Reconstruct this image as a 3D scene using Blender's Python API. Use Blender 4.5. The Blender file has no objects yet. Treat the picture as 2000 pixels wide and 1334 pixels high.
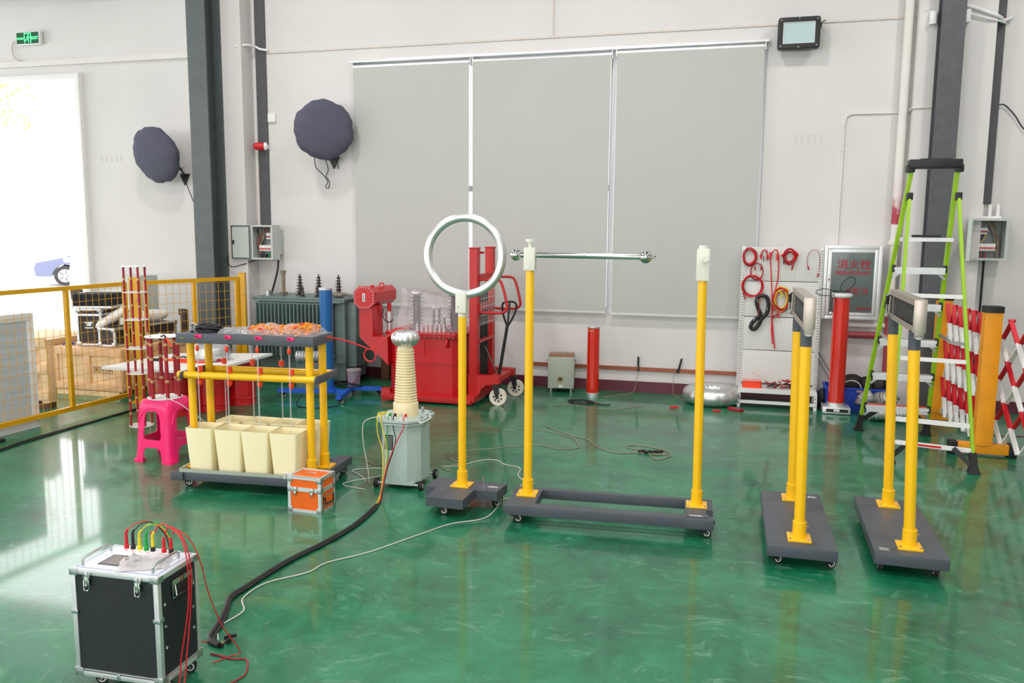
import bpy, bmesh, math, random
from mathutils import Vector, Matrix
random.seed(7)
PI = math.pi
SC = bpy.context.scene
COL = SC.collection

# ---------------------------------------------------------------- camera
HC = 1.75
FPX, PITCH, ROLL, YAW = 1620.0, math.radians(7.48), math.radians(0.45), math.radians(-15.4)
_f = Vector((math.sin(YAW)*math.cos(PITCH), math.cos(YAW)*math.cos(PITCH), -math.sin(PITCH)))
_r = Vector((math.cos(YAW), -math.sin(YAW), 0)); _u = _r.cross(_f)
_R = _r*math.cos(ROLL) + _u*math.sin(ROLL); _U = -_r*math.sin(ROLL) + _u*math.cos(ROLL)
cam = bpy.data.objects.new('camera', bpy.data.cameras.new('camera')); COL.objects.link(cam)
cam.data.sensor_width = 36.0; cam.data.lens = FPX/2000*36.0
cam.data.clip_start = 0.05; cam.data.clip_end = 300
cam.matrix_world = Matrix(((_R.x, _U.x, -_f.x, 0), (_R.y, _U.y, -_f.y, 0), (_R.z, _U.z, -_f.z, HC), (0, 0, 0, 1)))
SC.camera = cam

# ---------------------------------------------------------------- light
W = bpy.data.worlds.new('sky'); SC.world = W; W.use_nodes = True
_bg = W.node_tree.nodes['Background']
_bg.inputs[0].default_value = (1.0, 0.965, 0.985, 1); _bg.inputs[1].default_value = 9.0
sun = bpy.data.objects.new('sun', bpy.data.lights.new('sun', 'SUN')); COL.objects.link(sun)
sun.data.energy = 4; sun.data.angle = math.radians(12); sun.rotation_euler = (math.radians(-12), math.radians(18), 0)
SC.view_settings.view_transform = 'Standard'
SC.view_settings.look = 'None'
SC.view_settings.gamma = 1.0
SC.view_settings.use_curve_mapping = False
SC.view_settings.exposure = -0.58

# ---------------------------------------------------------------- materials
MATS = {}
def lin(c):
    return tuple((v/12.92 if v <= 0.04045 else ((v+0.055)/1.055)**2.4) for v in c)
def srgb(r, g, b): return lin((r/255, g/255, b/255))
def mat(name, rgb, rough=0.5, metal=0.0, coat=0.0, noise=0.0, nscale=20, bump=0.0, bscale=60, alpha=1.0, trans=0.0, emit=0.0, spec=0.5, sss=0.0):
    """principled material with a gentle procedural variation of colour and relief"""
    if name in MATS: return MATS[name]
    m = bpy.data.materials.new(name); m.use_nodes = True; MATS[name] = m
    nt = m.node_tree; b = nt.nodes['Principled BSDF']; c = srgb(*rgb)
    b.inputs['Base Color'].default_value = (*c, 1)
    b.inputs['Roughness'].default_value = rough; b.inputs['Metallic'].default_value = metal
    b.inputs['Coat Weight'].default_value = coat; b.inputs['Coat Roughness'].default_value = 0.1
    b.inputs['Alpha'].default_value = alpha; b.inputs['Transmission Weight'].default_value = trans
    b.inputs['Specular IOR Level'].default_value = spec
    if emit:
        b.inputs['Emission Color'].default_value = (*c, 1); b.inputs['Emission Strength'].default_value = emit
    tc = nt.nodes.new('ShaderNodeTexCoord')
    if noise:
        n = nt.nodes.new('ShaderNodeTexNoise'); n.inputs['Scale'].default_value = nscale; n.inputs['Detail'].default_value = 5
        r = nt.nodes.new('ShaderNodeValToRGB')
        r.color_ramp.elements[0].position = 0.3; r.color_ramp.elements[1].position = 0.7
        r.color_ramp.elements[0].color = (*[v*(1-noise) for v in c], 1)
        r.color_ramp.elements[1].color = (*[min(1, v*(1+noise*0.6)+noise*0.01) for v in c], 1)
        nt.links.new(tc.outputs['Object'], n.inputs['Vector']); nt.links.new(n.outputs['Fac'], r.inputs['Fac'])
        nt.links.new(r.outputs['Color'], b.inputs['Base Color'])
    if bump:
        n2 = nt.nodes.new('ShaderNodeTexNoise'); n2.inputs['Scale'].default_value = bscale; n2.inputs['Detail'].default_value = 4
        bp = nt.nodes.new('ShaderNodeBump'); bp.inputs['Strength'].default_value = bump; bp.inputs['Distance'].default_value = 0.01
        nt.links.new(tc.outputs['Object'], n2.inputs['Vector']); nt.links.new(n2.outputs['Fac'], bp.inputs['Height'])
        nt.links.new(bp.outputs['Normal'], b.inputs['Normal'])
    return m
M_WALL = mat('wall_paint', (217, 214, 212), 0.85, noise=0.035, nscale=1.3, bump=0.06, bscale=14)
M_TRIMW = mat('trim_paint', (224, 220, 214), 0.7, noise=0.05, nscale=3)
M_CEIL = mat('ceiling_paint', (168, 170, 168), 0.9)
M_STEEL = mat('column_grey', (84, 92, 93), 0.5, noise=0.10, nscale=9, bump=0.03)
M_STEEL2 = mat('strip_grey', (82, 82, 86), 0.6, noise=0.08, nscale=9)
M_MAROON = mat('skirting_maroon', (92, 34, 48), 0.4, noise=0.10, nscale=8)
M_YEL = mat('yellow_paint', (255, 196, 0), 0.32, coat=0.3, noise=0.03, nscale=3)
M_YEL2 = mat('fence_yellow', (214, 160, 8), 0.4, noise=0.05, nscale=6)
M_GREY = mat('cart_grey', (74, 80, 88), 0.42, noise=0.05, nscale=12, bump=0.02)
M_BLACK = mat('black_plastic', (22, 22, 24), 0.45)
M_RUB = mat('rubber', (30, 30, 31), 0.75)
M_CHR = mat('polished_steel', (205, 205, 204), 0.13, metal=1.0, noise=0.03, nscale=30)
M_ALU = mat('brushed_aluminium', (196, 200, 202), 0.34, metal=1.0, noise=0.08, nscale=25)
M_ALUB = mat('bright_aluminium', (222, 224, 225), 0.42, metal=0.75, noise=0.05, nscale=25)
M_RING = mat('satin_aluminium', (218, 220, 220), 0.40, metal=0.92, noise=0.04, nscale=6)
M_IVORY = mat('ivory_nylon', (228, 228, 214), 0.5, noise=0.02, nscale=5)
M_RED = mat('red_enamel', (196, 18, 26), 0.34, coat=0.2, noise=0.04, nscale=4)
M_REDC = mat('red_cylinder', (206, 30, 6), 0.22, coat=0.6, noise=0.03, nscale=3)
M_REDF = mat('truck_red', (186, 26, 26), 0.42, noise=0.08, nscale=7)
M_PINK = mat('pink_plastic', (255, 24, 116), 0.35, coat=0.2, noise=0.03, nscale=5)
M_BLUE = mat('blue_enamel', (0, 92, 158), 0.28, coat=0.4)
M_BLUEB = mat('blue_base', (20, 88, 196), 0.4, noise=0.05)
M_CRATEB = mat('blue_crate', (8, 60, 176), 0.45)
M_ORG = mat('orange_panel', (238, 104, 18), 0.4, noise=0.05, nscale=12)
M_ORR = mat('orange_plastic', (240, 66, 24), 0.45)
M_LIME = mat('lime_rail', (150, 196, 22), 0.4, noise=0.04)
M_ORB = mat('barrier_orange', (242, 158, 14), 0.45, noise=0.07, nscale=6)
M_WHITE = mat('white_paint', (236, 236, 234), 0.4)
M_REDT = mat('red_tape', (204, 14, 36), 0.4)
M_CREAM = mat('cream_plastic', (255, 244, 200), 0.5, noise=0.03, nscale=4)
M_CERAM = mat('cream_insulator', (238, 222, 178), 0.3, coat=0.3, noise=0.02)
M_PALEG = mat('pale_green_tank', (176, 194, 187), 0.38, coat=0.15, noise=0.03)
M_GREEN = mat('tank_green_grey', (104, 124, 122), 0.45, noise=0.08, nscale=6)
M_BROWNI = mat('brown_insulator', (56, 44, 40), 0.25, coat=0.5)
M_GLAZE = mat('dark_glaze', (84, 84, 86), 0.2, coat=0.5)
M_WOOD = mat('pine_wood', (240, 204, 160), 0.7, noise=0.14, nscale=5, bump=0.08)
M_WOODD = mat('dark_wood', (96, 62, 40), 0.7, noise=0.2, nscale=5)
M_FAB = mat('grey_fabric', (84, 84, 100), 0.9, noise=0.07, nscale=7, bump=0.35, bscale=7)
M_BLIND = mat('blind_fabric', (186, 187, 183), 0.85, noise=0.02, nscale=1.2, bump=0.05, bscale=3)
M_BOXG = mat('electric_box_grey', (188, 196, 190), 0.5, noise=0.03)
M_BOXI = mat('electric_box_inside', (150, 160, 160), 0.55)
M_SIGNG = mat('hydrant_glass', (80, 96, 94), 0.16, noise=0.18, nscale=3, spec=0.8)
M_SIGNR = mat('sign_red', (160, 24, 40), 0.5)
M_CASE = mat('case_black', (24, 32, 36), 0.6, bump=0.25, bscale=400, noise=0.06, nscale=60)
M_PANEL = mat('panel_white', (222, 228, 234), 0.35)
M_SCREEN = mat('screen_grey', (128, 120, 118), 0.15)
M_COPPER = mat('copper_bar', (156, 92, 70), 0.42, metal=0.5, noise=0.2, nscale=8)
M_PIPER = mat('red_pipe', (148, 58, 66), 0.45, noise=0.12, nscale=8)
M_PEG = mat('pegboard_white', (218, 220, 216), 0.5)
M_CWHT = mat('cable_white', (206, 204, 194), 0.5)
M_CRED = mat('cable_red', (206, 24, 34), 0.45)
M_CREDD = mat('cable_darkred', (160, 22, 40), 0.5)
M_CBLK = mat('cable_black', (24, 24, 26), 0.5)
M_CGRN = mat('cable_green', (20, 160, 70), 0.45)
M_CYEL = mat('cable_yellow', (222, 208, 30), 0.45)
M_CTAN = mat('cable_tan', (150, 136, 116), 0.55)
M_BAG = mat('clear_film', (236, 236, 238), 0.18, alpha=0.20, spec=1.0)
M_BAGT = mat('thin_film', (228, 220, 222), 0.14, alpha=0.22, bump=0.8, bscale=14, spec=1.0)
M_GLASS = mat('window_glass', (190, 204, 214), 0.3, alpha=0.62)
M_TUBE = mat('clear_tube', (226, 230, 230), 0.12, alpha=0.30, spec=1.0)
M_ORF = mat('orange_parts', (255, 150, 4), 0.5, noise=0.25, nscale=40)
M_FOIL = mat('foil', (200, 200, 200), 0.22, metal=1.0, noise=0.2, nscale=60, bump=1.0, bscale=90)
M_LAV = mat('lavender_bucket', (172, 158, 182), 0.5)
M_PALEBOX = mat('pale_metal', (166, 174, 160), 0.45, noise=0.03)
M_BRASS = mat('brass_band', (196, 158, 110), 0.4, metal=0.3)
M_PURP = mat('purple_wire', (92, 84, 168), 0.5)
M_NICK = mat('nickel_sheet', (186, 176, 164), 0.36, metal=0.8, noise=0.06, nscale=14)
M_LABW = mat('label_white', (220, 222, 220), 0.5)
M_GRIT = mat('black_slots', (34, 36, 36), 0.6)

# ---------------------------------------------------------------- mesh helpers
class MB:
    """collects shapes into one mesh"""
    nbox = 0
    def __init__(s): s.bm = bmesh.new(); s.mats = []; s.cur = 0
    def use(s, m):
        if m not in s.mats: s.mats.append(m)
        s.cur = s.mats.index(m); return s
    def _tag(s, faces):
        for f in faces: f.material_index = s.cur
    def _add(s, geo, M=None):
        vs = geo
        if M is not None: bmesh.ops.transform(s.bm, matrix=M, verts=vs)
        fs = set()
        for v in vs:
            for f in v.link_faces: fs.add(f)
        s._tag(fs); return s
    def box(s, c, d, rz=0, bev=0.0, M=None):
        r = bmesh.ops.create_cube(s.bm, size=1.0)['verts']; MB.nbox += 1; jt = 0.00022*(MB.nbox % 5); d = [v+(jt if v > 0.004 else jt*0.05) for v in d]   # no two faces exactly coplanar
        bmesh.ops.transform(s.bm, matrix=Matrix.Diagonal((d[0], d[1], d[2], 1)), verts=r)
        if bev > 0:
            es = list({e for v in r for e in v.link_edges})
            o = bmesh.ops.bevel(s.bm, geom=es, offset=bev, segments=2, affect='EDGES', profile=0.6)
            r = list({v for f in o['faces'] for v in f.verts} | {v for v in r if v.is_valid})
        T = Matrix.Translation(c) @ Matrix.Rotation(rz, 4, 'Z')
        if M is not None: T = M @ T
        return s._add(r, T)
    def bar(s, a, b, w, h, up=(0, 0, 1), bev=0.0, ext=0.0):
        """box of section w x h from a to b"""
        a = Vector(a); b = Vector(b); z = (b-a); L = z.length + 2*ext; z.normalize(); u = Vector(up)
        x = u.cross(z)
        if x.length < 1e-5: x = Vector((1, 0, 0)).cross(z)
        x.normalize(); y = z.cross(x)
        M = Matrix(((x.x, y.x, z.x, 0), (x.y, y.y, z.y, 0), (x.z, y.z, z.z, 0), (0, 0, 0, 1)))
        return s.box((0, 0, 0), (w, h, L), bev=bev, M=Matrix.Translation((a+b)/2) @ M)
    def cyl(s, a, b, r, r2=None, n=20, caps=True):
        a = Vector(a); b = Vector(b); z = b-a; L = z.length; q = Vector((0, 0, 1)).rotation_difference(z)
        o = bmesh.ops.create_cone(s.bm, cap_ends=caps, segments=n, radius1=r, radius2=(r if r2 is None else r2), depth=L)['verts']
        return s._add(o, Matrix.Translation((a+b)/2) @ q.to_matrix().to_4x4())
    def sph(s, c, r, sc=(1, 1, 1), n=16):
        o = bmesh.ops.create_uvsphere(s.bm, u_segments=n, v_segments=max(6, n//2), radius=r)['verts']
        return s._add(o, Matrix.Translation(c) @ Matrix.Diagonal((*sc, 1)))
    def lathe(s, prof, c=(0, 0, 0), n=28, M=None, fr=None):
        """prof: list of (r, z); fr(angle) scales the radius"""
        T = Matrix.Translation(c) if M is None else Matrix.Translation(c) @ M
        rings = []
        for r, z in prof:
            if r < 1e-6: rings.append([s.bm.verts.new(T @ Vector((0, 0, z)))])
            else: rings.append([s.bm.verts.new(T @ Vector((r*(fr(2*PI*k/n, r, z) if fr else 1)*math.cos(2*PI*k/n), r*(fr(2*PI*k/n, r, z) if fr else 1)*math.sin(2*PI*k/n), z))) for k in range(n)])
        for a, b in zip(rings, rings[1:]):
            for k in range(n):
                k2 = (k+1) % n
                q = [a[k % len(a)], a[k2 % len(a)], b[k2 % len(b)], b[k % len(b)]]
                u = []
                for v in q:
                    if v not in u: u.append(v)
                if len(u) > 2:
                    try: s.bm.faces.new(u).material_index = s.cur
                    except ValueError: pass
        return s
    def tube(s, pts, r, n=8, closed=False, smooth=0):
        P = [Vector(p) for p in pts]
        if smooth: P = spline(P, smooth, closed)
        N = len(P); rings = []
        t0 = (P[1]-P[0]).normalized(); up = Vector((0, 0, 1)) if abs(t0.z) < 0.9 else Vector((1, 0, 0))
        x = up.cross(t0).normalized()
        for i, p in enumerate(P):
            if closed: t = (P[(i+1) % N]-P[i-1])
            else: t = P[min(i+1, N-1)]-P[max(i-1, 0)]
            if t.length < 1e-9: t = t0
            t.normalize(); x = x - t*x.dot(t)
            if x.length < 1e-6: x = t.orthogonal()
            x.normalize(); y = t.cross(x)
            rr = r[i] if isinstance(r, (list, tuple)) else r
            rings.append([s.bm.verts.new(p + (x*math.cos(2*PI*k/n)+y*math.sin(2*PI*k/n))*rr) for k in range(n)])
        m = N if closed else N-1
        for i in range(m):
            a = rings[i]; b = rings[(i+1) % N]
            for k in range(n):
                s.bm.faces.new((a[k], a[(k+1) % n], b[(k+1) % n], b[k])).material_index = s.cur
        if not closed:
            s.bm.faces.new(rings[0][::-1]).material_index = s.cur; s.bm.faces.new(rings[-1]).material_index = s.cur
        return s
    def torus(s, c, R, r, axis='Z', n=48, k=14, sc=(1, 1, 1), fr=None):
        A = {'Z': Matrix(), 'Y': Matrix.Rotation(PI/2, 4, 'X'), 'X': Matrix.Rotation(PI/2, 4, 'Y')}[axis] if isinstance(axis, str) else axis
        rings = []
        for i in range(n):
            a = 2*PI*i/n; rr = r*(fr(a) if fr else 1)
            rings.append([s.bm.verts.new(Vector(c) + (A @ Vector(((R+rr*math.cos(2*PI*j/k))*math.cos(a)*sc[0], (R+rr*math.cos(2*PI*j/k))*math.sin(a)*sc[1], rr*math.sin(2*PI*j/k)*sc[2])))) for j in range(k)])
        for i in range(n):
            a = rings[i]; b = rings[(i+1) % n]
            for j in range(k): s.bm.faces.new((a[j], b[j], b[(j+1) % k], a[(j+1) % k])).material_index = s.cur
        return s
    def prism(s, poly, z0, z1, M=None):
        """poly in xy, extruded z0..z1"""
        T = M if M is not None else Matrix()
        a = [s.bm.verts.new(T @ Vector((x, y, z0))) for x, y in poly]; b = [s.bm.verts.new(T @ Vector((x, y, z1))) for x, y in poly]
        n = len(poly)
        s.bm.faces.new(a[::-1]).material_index = s.cur; s.bm.faces.new(b).material_index = s.cur
        for i in range(n): s.bm.faces.new((a[i], a[(i+1) % n], b[(i+1) % n], b[i])).material_index = s.cur
        return s
    def loft(s, rings, cap0=True, cap1=True, closed=True):
        R = [[s.bm.verts.new(Vector(p)) for p in ring] for ring in rings]
        n = len(R[0])
        for a, b in zip(R, R[1:]):
            for i in range(n if closed else n-1): s.bm.faces.new((a[i], a[(i+1) % n], b[(i+1) % n], b[i])).material_index = s.cur
        if cap0: s.bm.faces.new(R[0][::-1]).material_index = s.cur
        if cap1: s.bm.faces.new(R[-1]).material_index = s.cur
        return s
    def build(s, name, m=None, parent=None, angle=32, loc=None, label=None):
        bmesh.ops.recalc_face_normals(s.bm, faces=s.bm.faces[:])
        me = bpy.data.meshes.new(name); s.bm.to_mesh(me); s.bm.free()
        for x in (s.mats or [m]): me.materials.append(x)
        me.polygons.foreach_set('use_smooth', [True]*len(me.polygons)); me.set_sharp_from_angle(angle=math.radians(angle))
        o = bpy.data.objects.new(name, me); COL.objects.link(o)
        if parent is not None: o.parent = parent
        if loc is not None: o.location = loc
        if label: o['label'] = label
        return o
def spline(P, k=6, closed=False):
    out = []; N = len(P); rng = range(N if closed else N-1)
    g = (lambda i: P[i % N]) if closed else (lambda i: P[max(0, min(N-1, i))])
    for i in rng:
        a, b, c, d = g(i-1), g(i), g(i+1), g(i+2)
        for j in range(k):
            t = j/k
            out.append(0.5*((2*b)+(c-a)*t+(2*a-5*b+4*c-d)*t*t+(3*b-a-3*c+d)*t*t*t))
    if not closed: out.append(P[-1])
    return out
def rr(w, h, r, n=4, cx=0, cy=0):
    """rounded rectangle outline"""
    o = []
    for sx, sy, a0 in ((1, 1, 0), (-1, 1, 90), (-1, -1, 180), (1, -1, 270)):
        for k in range(n+1):
            a = math.radians(a0+90*k/n); o.append((cx+sx*(w/2-r)+r*math.cos(a), cy+sy*(h/2-r)+r*math.sin(a)))
    return o
def thing(name, label, cat, loc=(0, 0, 0), rz=0, group=None):
    o = bpy.data.objects.new(name, None); COL.objects.link(o); o.empty_display_size = 0.1
    o.location = loc; o.rotation_euler = (0, 0, rz); o['label'] = label; o['category'] = cat
    if group: o['group'] = group
    return o
def tag(o, label, cat, group=None, kind=None):
    o['label'] = label; o['category'] = cat
    if group: o['group'] = group
    if kind: o['kind'] = kind
    return o
def struct(o): o['kind'] = 'structure'; return o
def dup(root, loc, rz=0, label=None, group=None):
    r = root.copy(); COL.objects.link(r); r.location = loc; r.rotation_euler = (0, 0, rz)
    if label: r['label'] = label
    if group: r['group'] = group
    for ch in list(root.children):
        c = ch.copy(); COL.objects.link(c); c.parent = r
        for g in list(ch.children):
            d = g.copy(); COL.objects.link(d); d.parent = c
    return r
def text(name, s, size, m, parent, M, depth=0.001, bold=0.0, label=None, cx=1.0):
    cu = bpy.data.curves.new(name, 'FONT'); cu.body = s; cu.size = size; cu.align_x = 'CENTER'; cu.align_y = 'CENTER'
    cu.extrude = depth; cu.offset = bold
    t = bpy.data.objects.new('tmp_text', cu); COL.objects.link(t)
    dg = bpy.context.evaluated_depsgraph_get(); me = bpy.data.meshes.new_from_object(t.evaluated_get(dg))
    bpy.data.objects.remove(t); me.name = name
    me.transform(M @ Matrix.Diagonal((cx, 1, 1, 1))); me.materials.clear(); me.materials.append(m)
    o = bpy.data.objects.new(name, me); COL.objects.link(o); o.parent = parent
    if label: o['label'] = label
    return o
FACE = Matrix.Rotation(PI/2, 4, 'X')            # text standing up and read from -Y
def ground_cable(name, pts, r, m, label, cat='cable', group=None, smooth=6, z=None):
    b = MB(); b.tube([(p[0], p[1], (p[2] if len(p) > 2 else r+0.001)) for p in pts], r, n=6, smooth=smooth)
    return tag(b.build(name, m), label, cat, group)
# ---------------------------------------------------------------- floor material
def floor_material():
    m = bpy.data.materials.new('green_epoxy'); m.use_nodes = True; nt = m.node_tree; N = nt.nodes.new; L = nt.links.new
    b = nt.nodes['Principled BSDF']; tc = N('ShaderNodeTexCoord')
    w = N('ShaderNodeTexNoise'); w.inputs['Scale'].default_value = 1.1; w.inputs['Detail'].default_value = 3
    L(tc.outputs['Object'], w.inputs['Vector'])
    mix = N('ShaderNodeVectorMath'); mix.operation = 'MULTIPLY_ADD'; mix.inputs[1].default_value = (0.7, 0.7, 0.7)
    L(w.outputs['Color'], mix.inputs[0]); L(tc.outputs['Object'], mix.inputs[2])
    n1 = N('ShaderNodeTexNoise'); n1.inputs['Scale'].default_value = 1.9; n1.inputs['Detail'].default_value = 13; n1.inputs['Roughness'].default_value = 0.78
    L(mix.outputs[0], n1.inputs['Vector'])
    r1 = N('ShaderNodeValToRGB'); e = r1.color_ramp.elements
    e[0].position = 0.33; e[0].color = (0.0015, 0.060, 0.028, 1); e[1].position = 0.70; e[1].color = (0.020, 0.250, 0.120, 1)
    k = r1.color_ramp.elements.new(0.50); k.color = (0.003, 0.145, 0.062, 1)
    L(n1.outputs['Fac'], r1.inputs['Fac'])
    # thin pale trowel streaks
    mp = N('ShaderNodeMapping'); mp.inputs['Scale'].default_value = (2.2, 5.0, 1); mp.inputs['Rotation'].default_value = (0, 0, 0.25)
    L(mix.outputs[0], mp.inputs['Vector'])
    n2 = N('ShaderNodeTexNoise'); n2.inputs['Scale'].default_value = 2.4; n2.inputs['Detail'].default_value = 12; n2.inputs['Roughness'].default_value = 0.75; n2.inputs['Distortion'].default_value = 1.2
    L(mp.outputs[0], n2.inputs['Vector'])
    r2 = N('ShaderNodeValToRGB'); r2.color_ramp.elements[0].position = 0.55; r2.color_ramp.elements[1].position = 0.80
    L(n2.outputs['Fac'], r2.inputs['Fac'])
    mx = N('ShaderNodeMixRGB'); mx.inputs[2].default_value = (0.22, 0.42, 0.31, 1)
    sc = N('ShaderNodeMath'); sc.operation = 'MULTIPLY'; sc.inputs[1].default_value = 0.8
    L(r2.outputs['Color'], sc.inputs[0]); L(sc.outputs[0], mx.inputs[0]); L(r1.outputs['Color'], mx.inputs[1])
    # scratches
    v = N('ShaderNodeTexNoise'); v.inputs['Scale'].default_value = 6; v.inputs['Detail'].default_value = 2
    L(tc.outputs['Object'], v.inputs['Vector'])
    mv = N('ShaderNodeVectorMath'); mv.operation = 'MULTIPLY_ADD'; mv.inputs[1].default_value = (0.06, 0.06, 0.06)
    L(v.outputs['Color'], mv.inputs[0]); L(tc.outputs['Object'], mv.inputs[2])
    vo = N('ShaderNodeTexVoronoi'); vo.feature = 'DISTANCE_TO_EDGE'; vo.inputs['Scale'].default_value = 2.7
    L(mv.outputs[0], vo.inputs['Vector'])
    rv = N('ShaderNodeValToRGB'); rv.color_ramp.elements[0].position = 0.0; rv.color_ramp.elements[0].color = (0.05, 0.05, 0.05, 1); rv.color_ramp.elements[1].position = 0.004; rv.color_ramp.elements[1].color = (0, 0, 0, 1)
    L(vo.outputs['Distance'], rv.inputs['Fac'])
    n3 = N('ShaderNodeTexNoise'); n3.inputs['Scale'].default_value = 1.7; L(tc.outputs['Object'], n3.inputs['Vector'])
    r3 = N('ShaderNodeValToRGB'); r3.color_ramp.elements[0].position = 0.52; r3.color_ramp.elements[1].position = 0.62; L(n3.outputs['Fac'], r3.inputs['Fac'])
    ms = N('ShaderNodeMath'); ms.operation = 'MULTIPLY'; L(rv.outputs['Color'], ms.inputs[0]); L(r3.outputs['Color'], ms.inputs[1])
    mx2 = N('ShaderNodeMixRGB'); mx2.inputs[2].default_value = (0.5, 0.62, 0.56, 1)
    L(ms.outputs[0], mx2.inputs[0]); L(mx.outputs[0], mx2.inputs[1]); L(mx2.outputs[0], b.inputs['Base Color'])
    # sheen wears unevenly
    rr_ = N('ShaderNodeMapRange'); rr_.inputs['To Min'].default_value = 0.30; rr_.inputs['To Max'].default_value = 0.50
    L(n1.outputs['Fac'], rr_.inputs['Value']); L(rr_.outputs[0], b.inputs['Roughness'])
    b.inputs['Coat Weight'].default_value = 0.55; b.inputs['Coat Roughness'].default_value = 0.07; b.inputs['IOR'].default_value = 1.5; b.inputs['Specular IOR Level'].default_value = 0.42
    bp = N('ShaderNodeBump'); bp.inputs['Strength'].default_value = 0.10; bp.inputs['Distance'].default_value = 0.02
    nb = N('ShaderNodeTexNoise'); nb.inputs['Scale'].default_value = 5.0; nb.inputs['Detail'].default_value = 3; L(mix.outputs[0], nb.inputs['Vector'])
    L(nb.outputs['Fac'], bp.inputs['Height']); L(bp.outputs['Normal'], b.inputs['Normal'])
    return m
M_FLOOR = floor_material()

# ---------------------------------------------------------------- the setting
YW = 9.15
XJ = -8.29            # right jamb of the open doorway
b = MB(); b.box((-3, 1.4, -0.1), (22, 16, 0.2)); struct(b.build('floor', M_FLOOR))
# back wall: window hole and doorway left open
WX0, WX1, WZ0, WZ1 = -4.47, 0.16, 0.87, 3.70
b = MB()
T = 0.24; yc = YW+T/2
b.box(((XJ+WX0)/2, yc, 3.25), (WX0-XJ, T, 6.5)); b.box(((WX1+7)/2, yc, 3.25), (7-WX1, T, 6.5))
b.box(((WX0+WX1)/2, yc, WZ0/2), (WX1-WX0, T, WZ0)); b.box(((WX0+WX1)/2, yc, (WZ1+6.5)/2), (WX1-WX0, T, 6.5-WZ1))
b.box((XJ-2.5, yc, (3.72+6.5)/2), (5.0, T, 6.5-3.72)); b.box((-13.6, yc, 3.25), (0.9, T, 6.5))
struct(b.build('wall_back', M_WALL))
b = MB()
for y0_, y1_, z0_, z1_ in ((-6.6, 9.4, 0, 1.0), (-6.6, 9.4, 4.4, 6.5), (-6.6, -5, 1, 4.4), (-1.2, 0.4, 1, 4.4), (4.4, 5.0, 1, 4.4), (8.8, 9.4, 1, 4.4)): b.box((-14.0, (y0_+y1_)/2, (z0_+z1_)/2), (0.2, y1_-y0_, z1_-z0_))  # unseen window openings, added so daylight floods in from the left
struct(b.build('wall_left', M_WALL))
b = MB(); b.box((7.0, 1.4, 3.25), (0.2, 16, 6.5)); struct(b.build('wall_right', M_WALL))
b = MB()
for x0_, x1_, z0_, z1_ in ((-14, 7, 0, 1.0), (-14, 7, 4.2, 6.5), (-14, -12, 1, 4.2), (-8.2, -6.4, 1, 4.2), (-2.6, -0.8, 1, 4.2), (3.0, 7, 1, 4.2)): b.box(((x0_+x1_)/2, -6.6, (z0_+z1_)/2), (x1_-x0_, 0.2, z1_-z0_))
struct(b.build('wall_front', M_WALL))  # unseen wall added behind the camera, its few openings limit the sky light
b = MB(); b.box((-3.5, 1.3, 6.55), (21.2, 16, 0.1)); struct(b.build('ceiling', M_CEIL))
# skirting
b = MB()
b.box(((WX1+7+XJ-0.0)/2-0.08, YW-0.012, 0.06), (7-XJ, 0.024, 0.12)); struct(b.build('baseboard_back', M_MAROON))
# ledge band over the doorway, joint lines
b = MB(); b.box((-9.9, YW-0.02, 3.885), (7.2, 0.04, 0.07)); struct(b.build('trim_1', M_TRIMW))
# doorway frame
b = MB(); b.box((XJ-0.03, YW-0.02, 1.86), (0.06, 0.1, 3.72), bev=0.004); b.box((XJ-2.5, YW-0.02, 3.70), (5.0, 0.1, 0.07), bev=0.004)
struct(b.build('door_1', M_WHITE))
# window behind the blinds
w = MB()
for x in (WX0+0.03, -3.0, -1.42, WX1-0.03): w.box((x, YW+0.12, (WZ0+WZ1)/2), (0.06, 0.07, WZ1-WZ0-0.004))
for z in (WZ0+0.03, 2.25, WZ1-0.03): w.box(((WX0+WX1)/2, YW+0.12, z), (WX1-WX0, 0.06, 0.06))
wf = struct(w.build('window_1', M_ALUB))
b = MB(); b.box(((WX0+WX1)/2, YW+0.12, (WZ0+WZ1)/2), (WX1-WX0-0.06, 0.008, WZ1-WZ0-0.06)); b.build('window_glass', M_GLASS, wf)
# horizontal roof beam at the left
b = MB(); b.box((-10, 9.0, 4.72), (7.7, 0.2, 0.012)); b.box((-10, 9.0, 4.98), (7.7, 0.2, 0.012)); b.box((-10, 9.0, 4.85), (7.7, 0.02, 0.26)); struct(b.build('trim_2', M_STEEL))
# H columns
def hcol(name, x0, x1, y0, y1, t=0.014, m=M_STEEL):
    b = MB(); z = 6.5
    b.box(((x0+x1)/2, y0+t/2, z/2), (x1-x0, t, z)); b.box(((x0+x1)/2, y1-t/2, z/2), (x1-x0, t, z)); b.box(((x0+x1)/2, (y0+y1)/2, z/2), (t, y1-y0-2*t, z))
    b.box(((x0+x1)/2, (y0+y1)/2, 0.01), (x1-x0+0.12, y1-y0+0.1, 0.02))
    return struct(b.build(name, m))
hcol('trim_3', -6.300, -6.055, 8.60, 8.90)
hcol('trim_4', 1.690, 1.895, 8.78, 8.95, m=mat('column_dark_grey', (82, 84, 87), 0.5, noise=0.14, nscale=12, bump=0.03))
b = MB(); b.box((-6.02, 9.03, 3.25), (0.45, 0.24, 6.5)); struct(b.build('trim_5', M_WALL))       # left pilaster
b = MB(); b.box((1.865, 9.055, 3.25), (0.67, 0.19, 6.5)); struct(b.build('trim_6', M_WALL))      # right pilaster
b = MB(); b.box((-5.675, YW-0.01, 4.16), (0.135, 0.02, 4.68)); struct(b.build('trim_7', M_STEEL2))
b = MB(); b.box((2.262, YW-0.012, 4.33), (0.10, 0.024, 4.54)); struct(b.build('trim_8', M_STEEL2))
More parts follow.
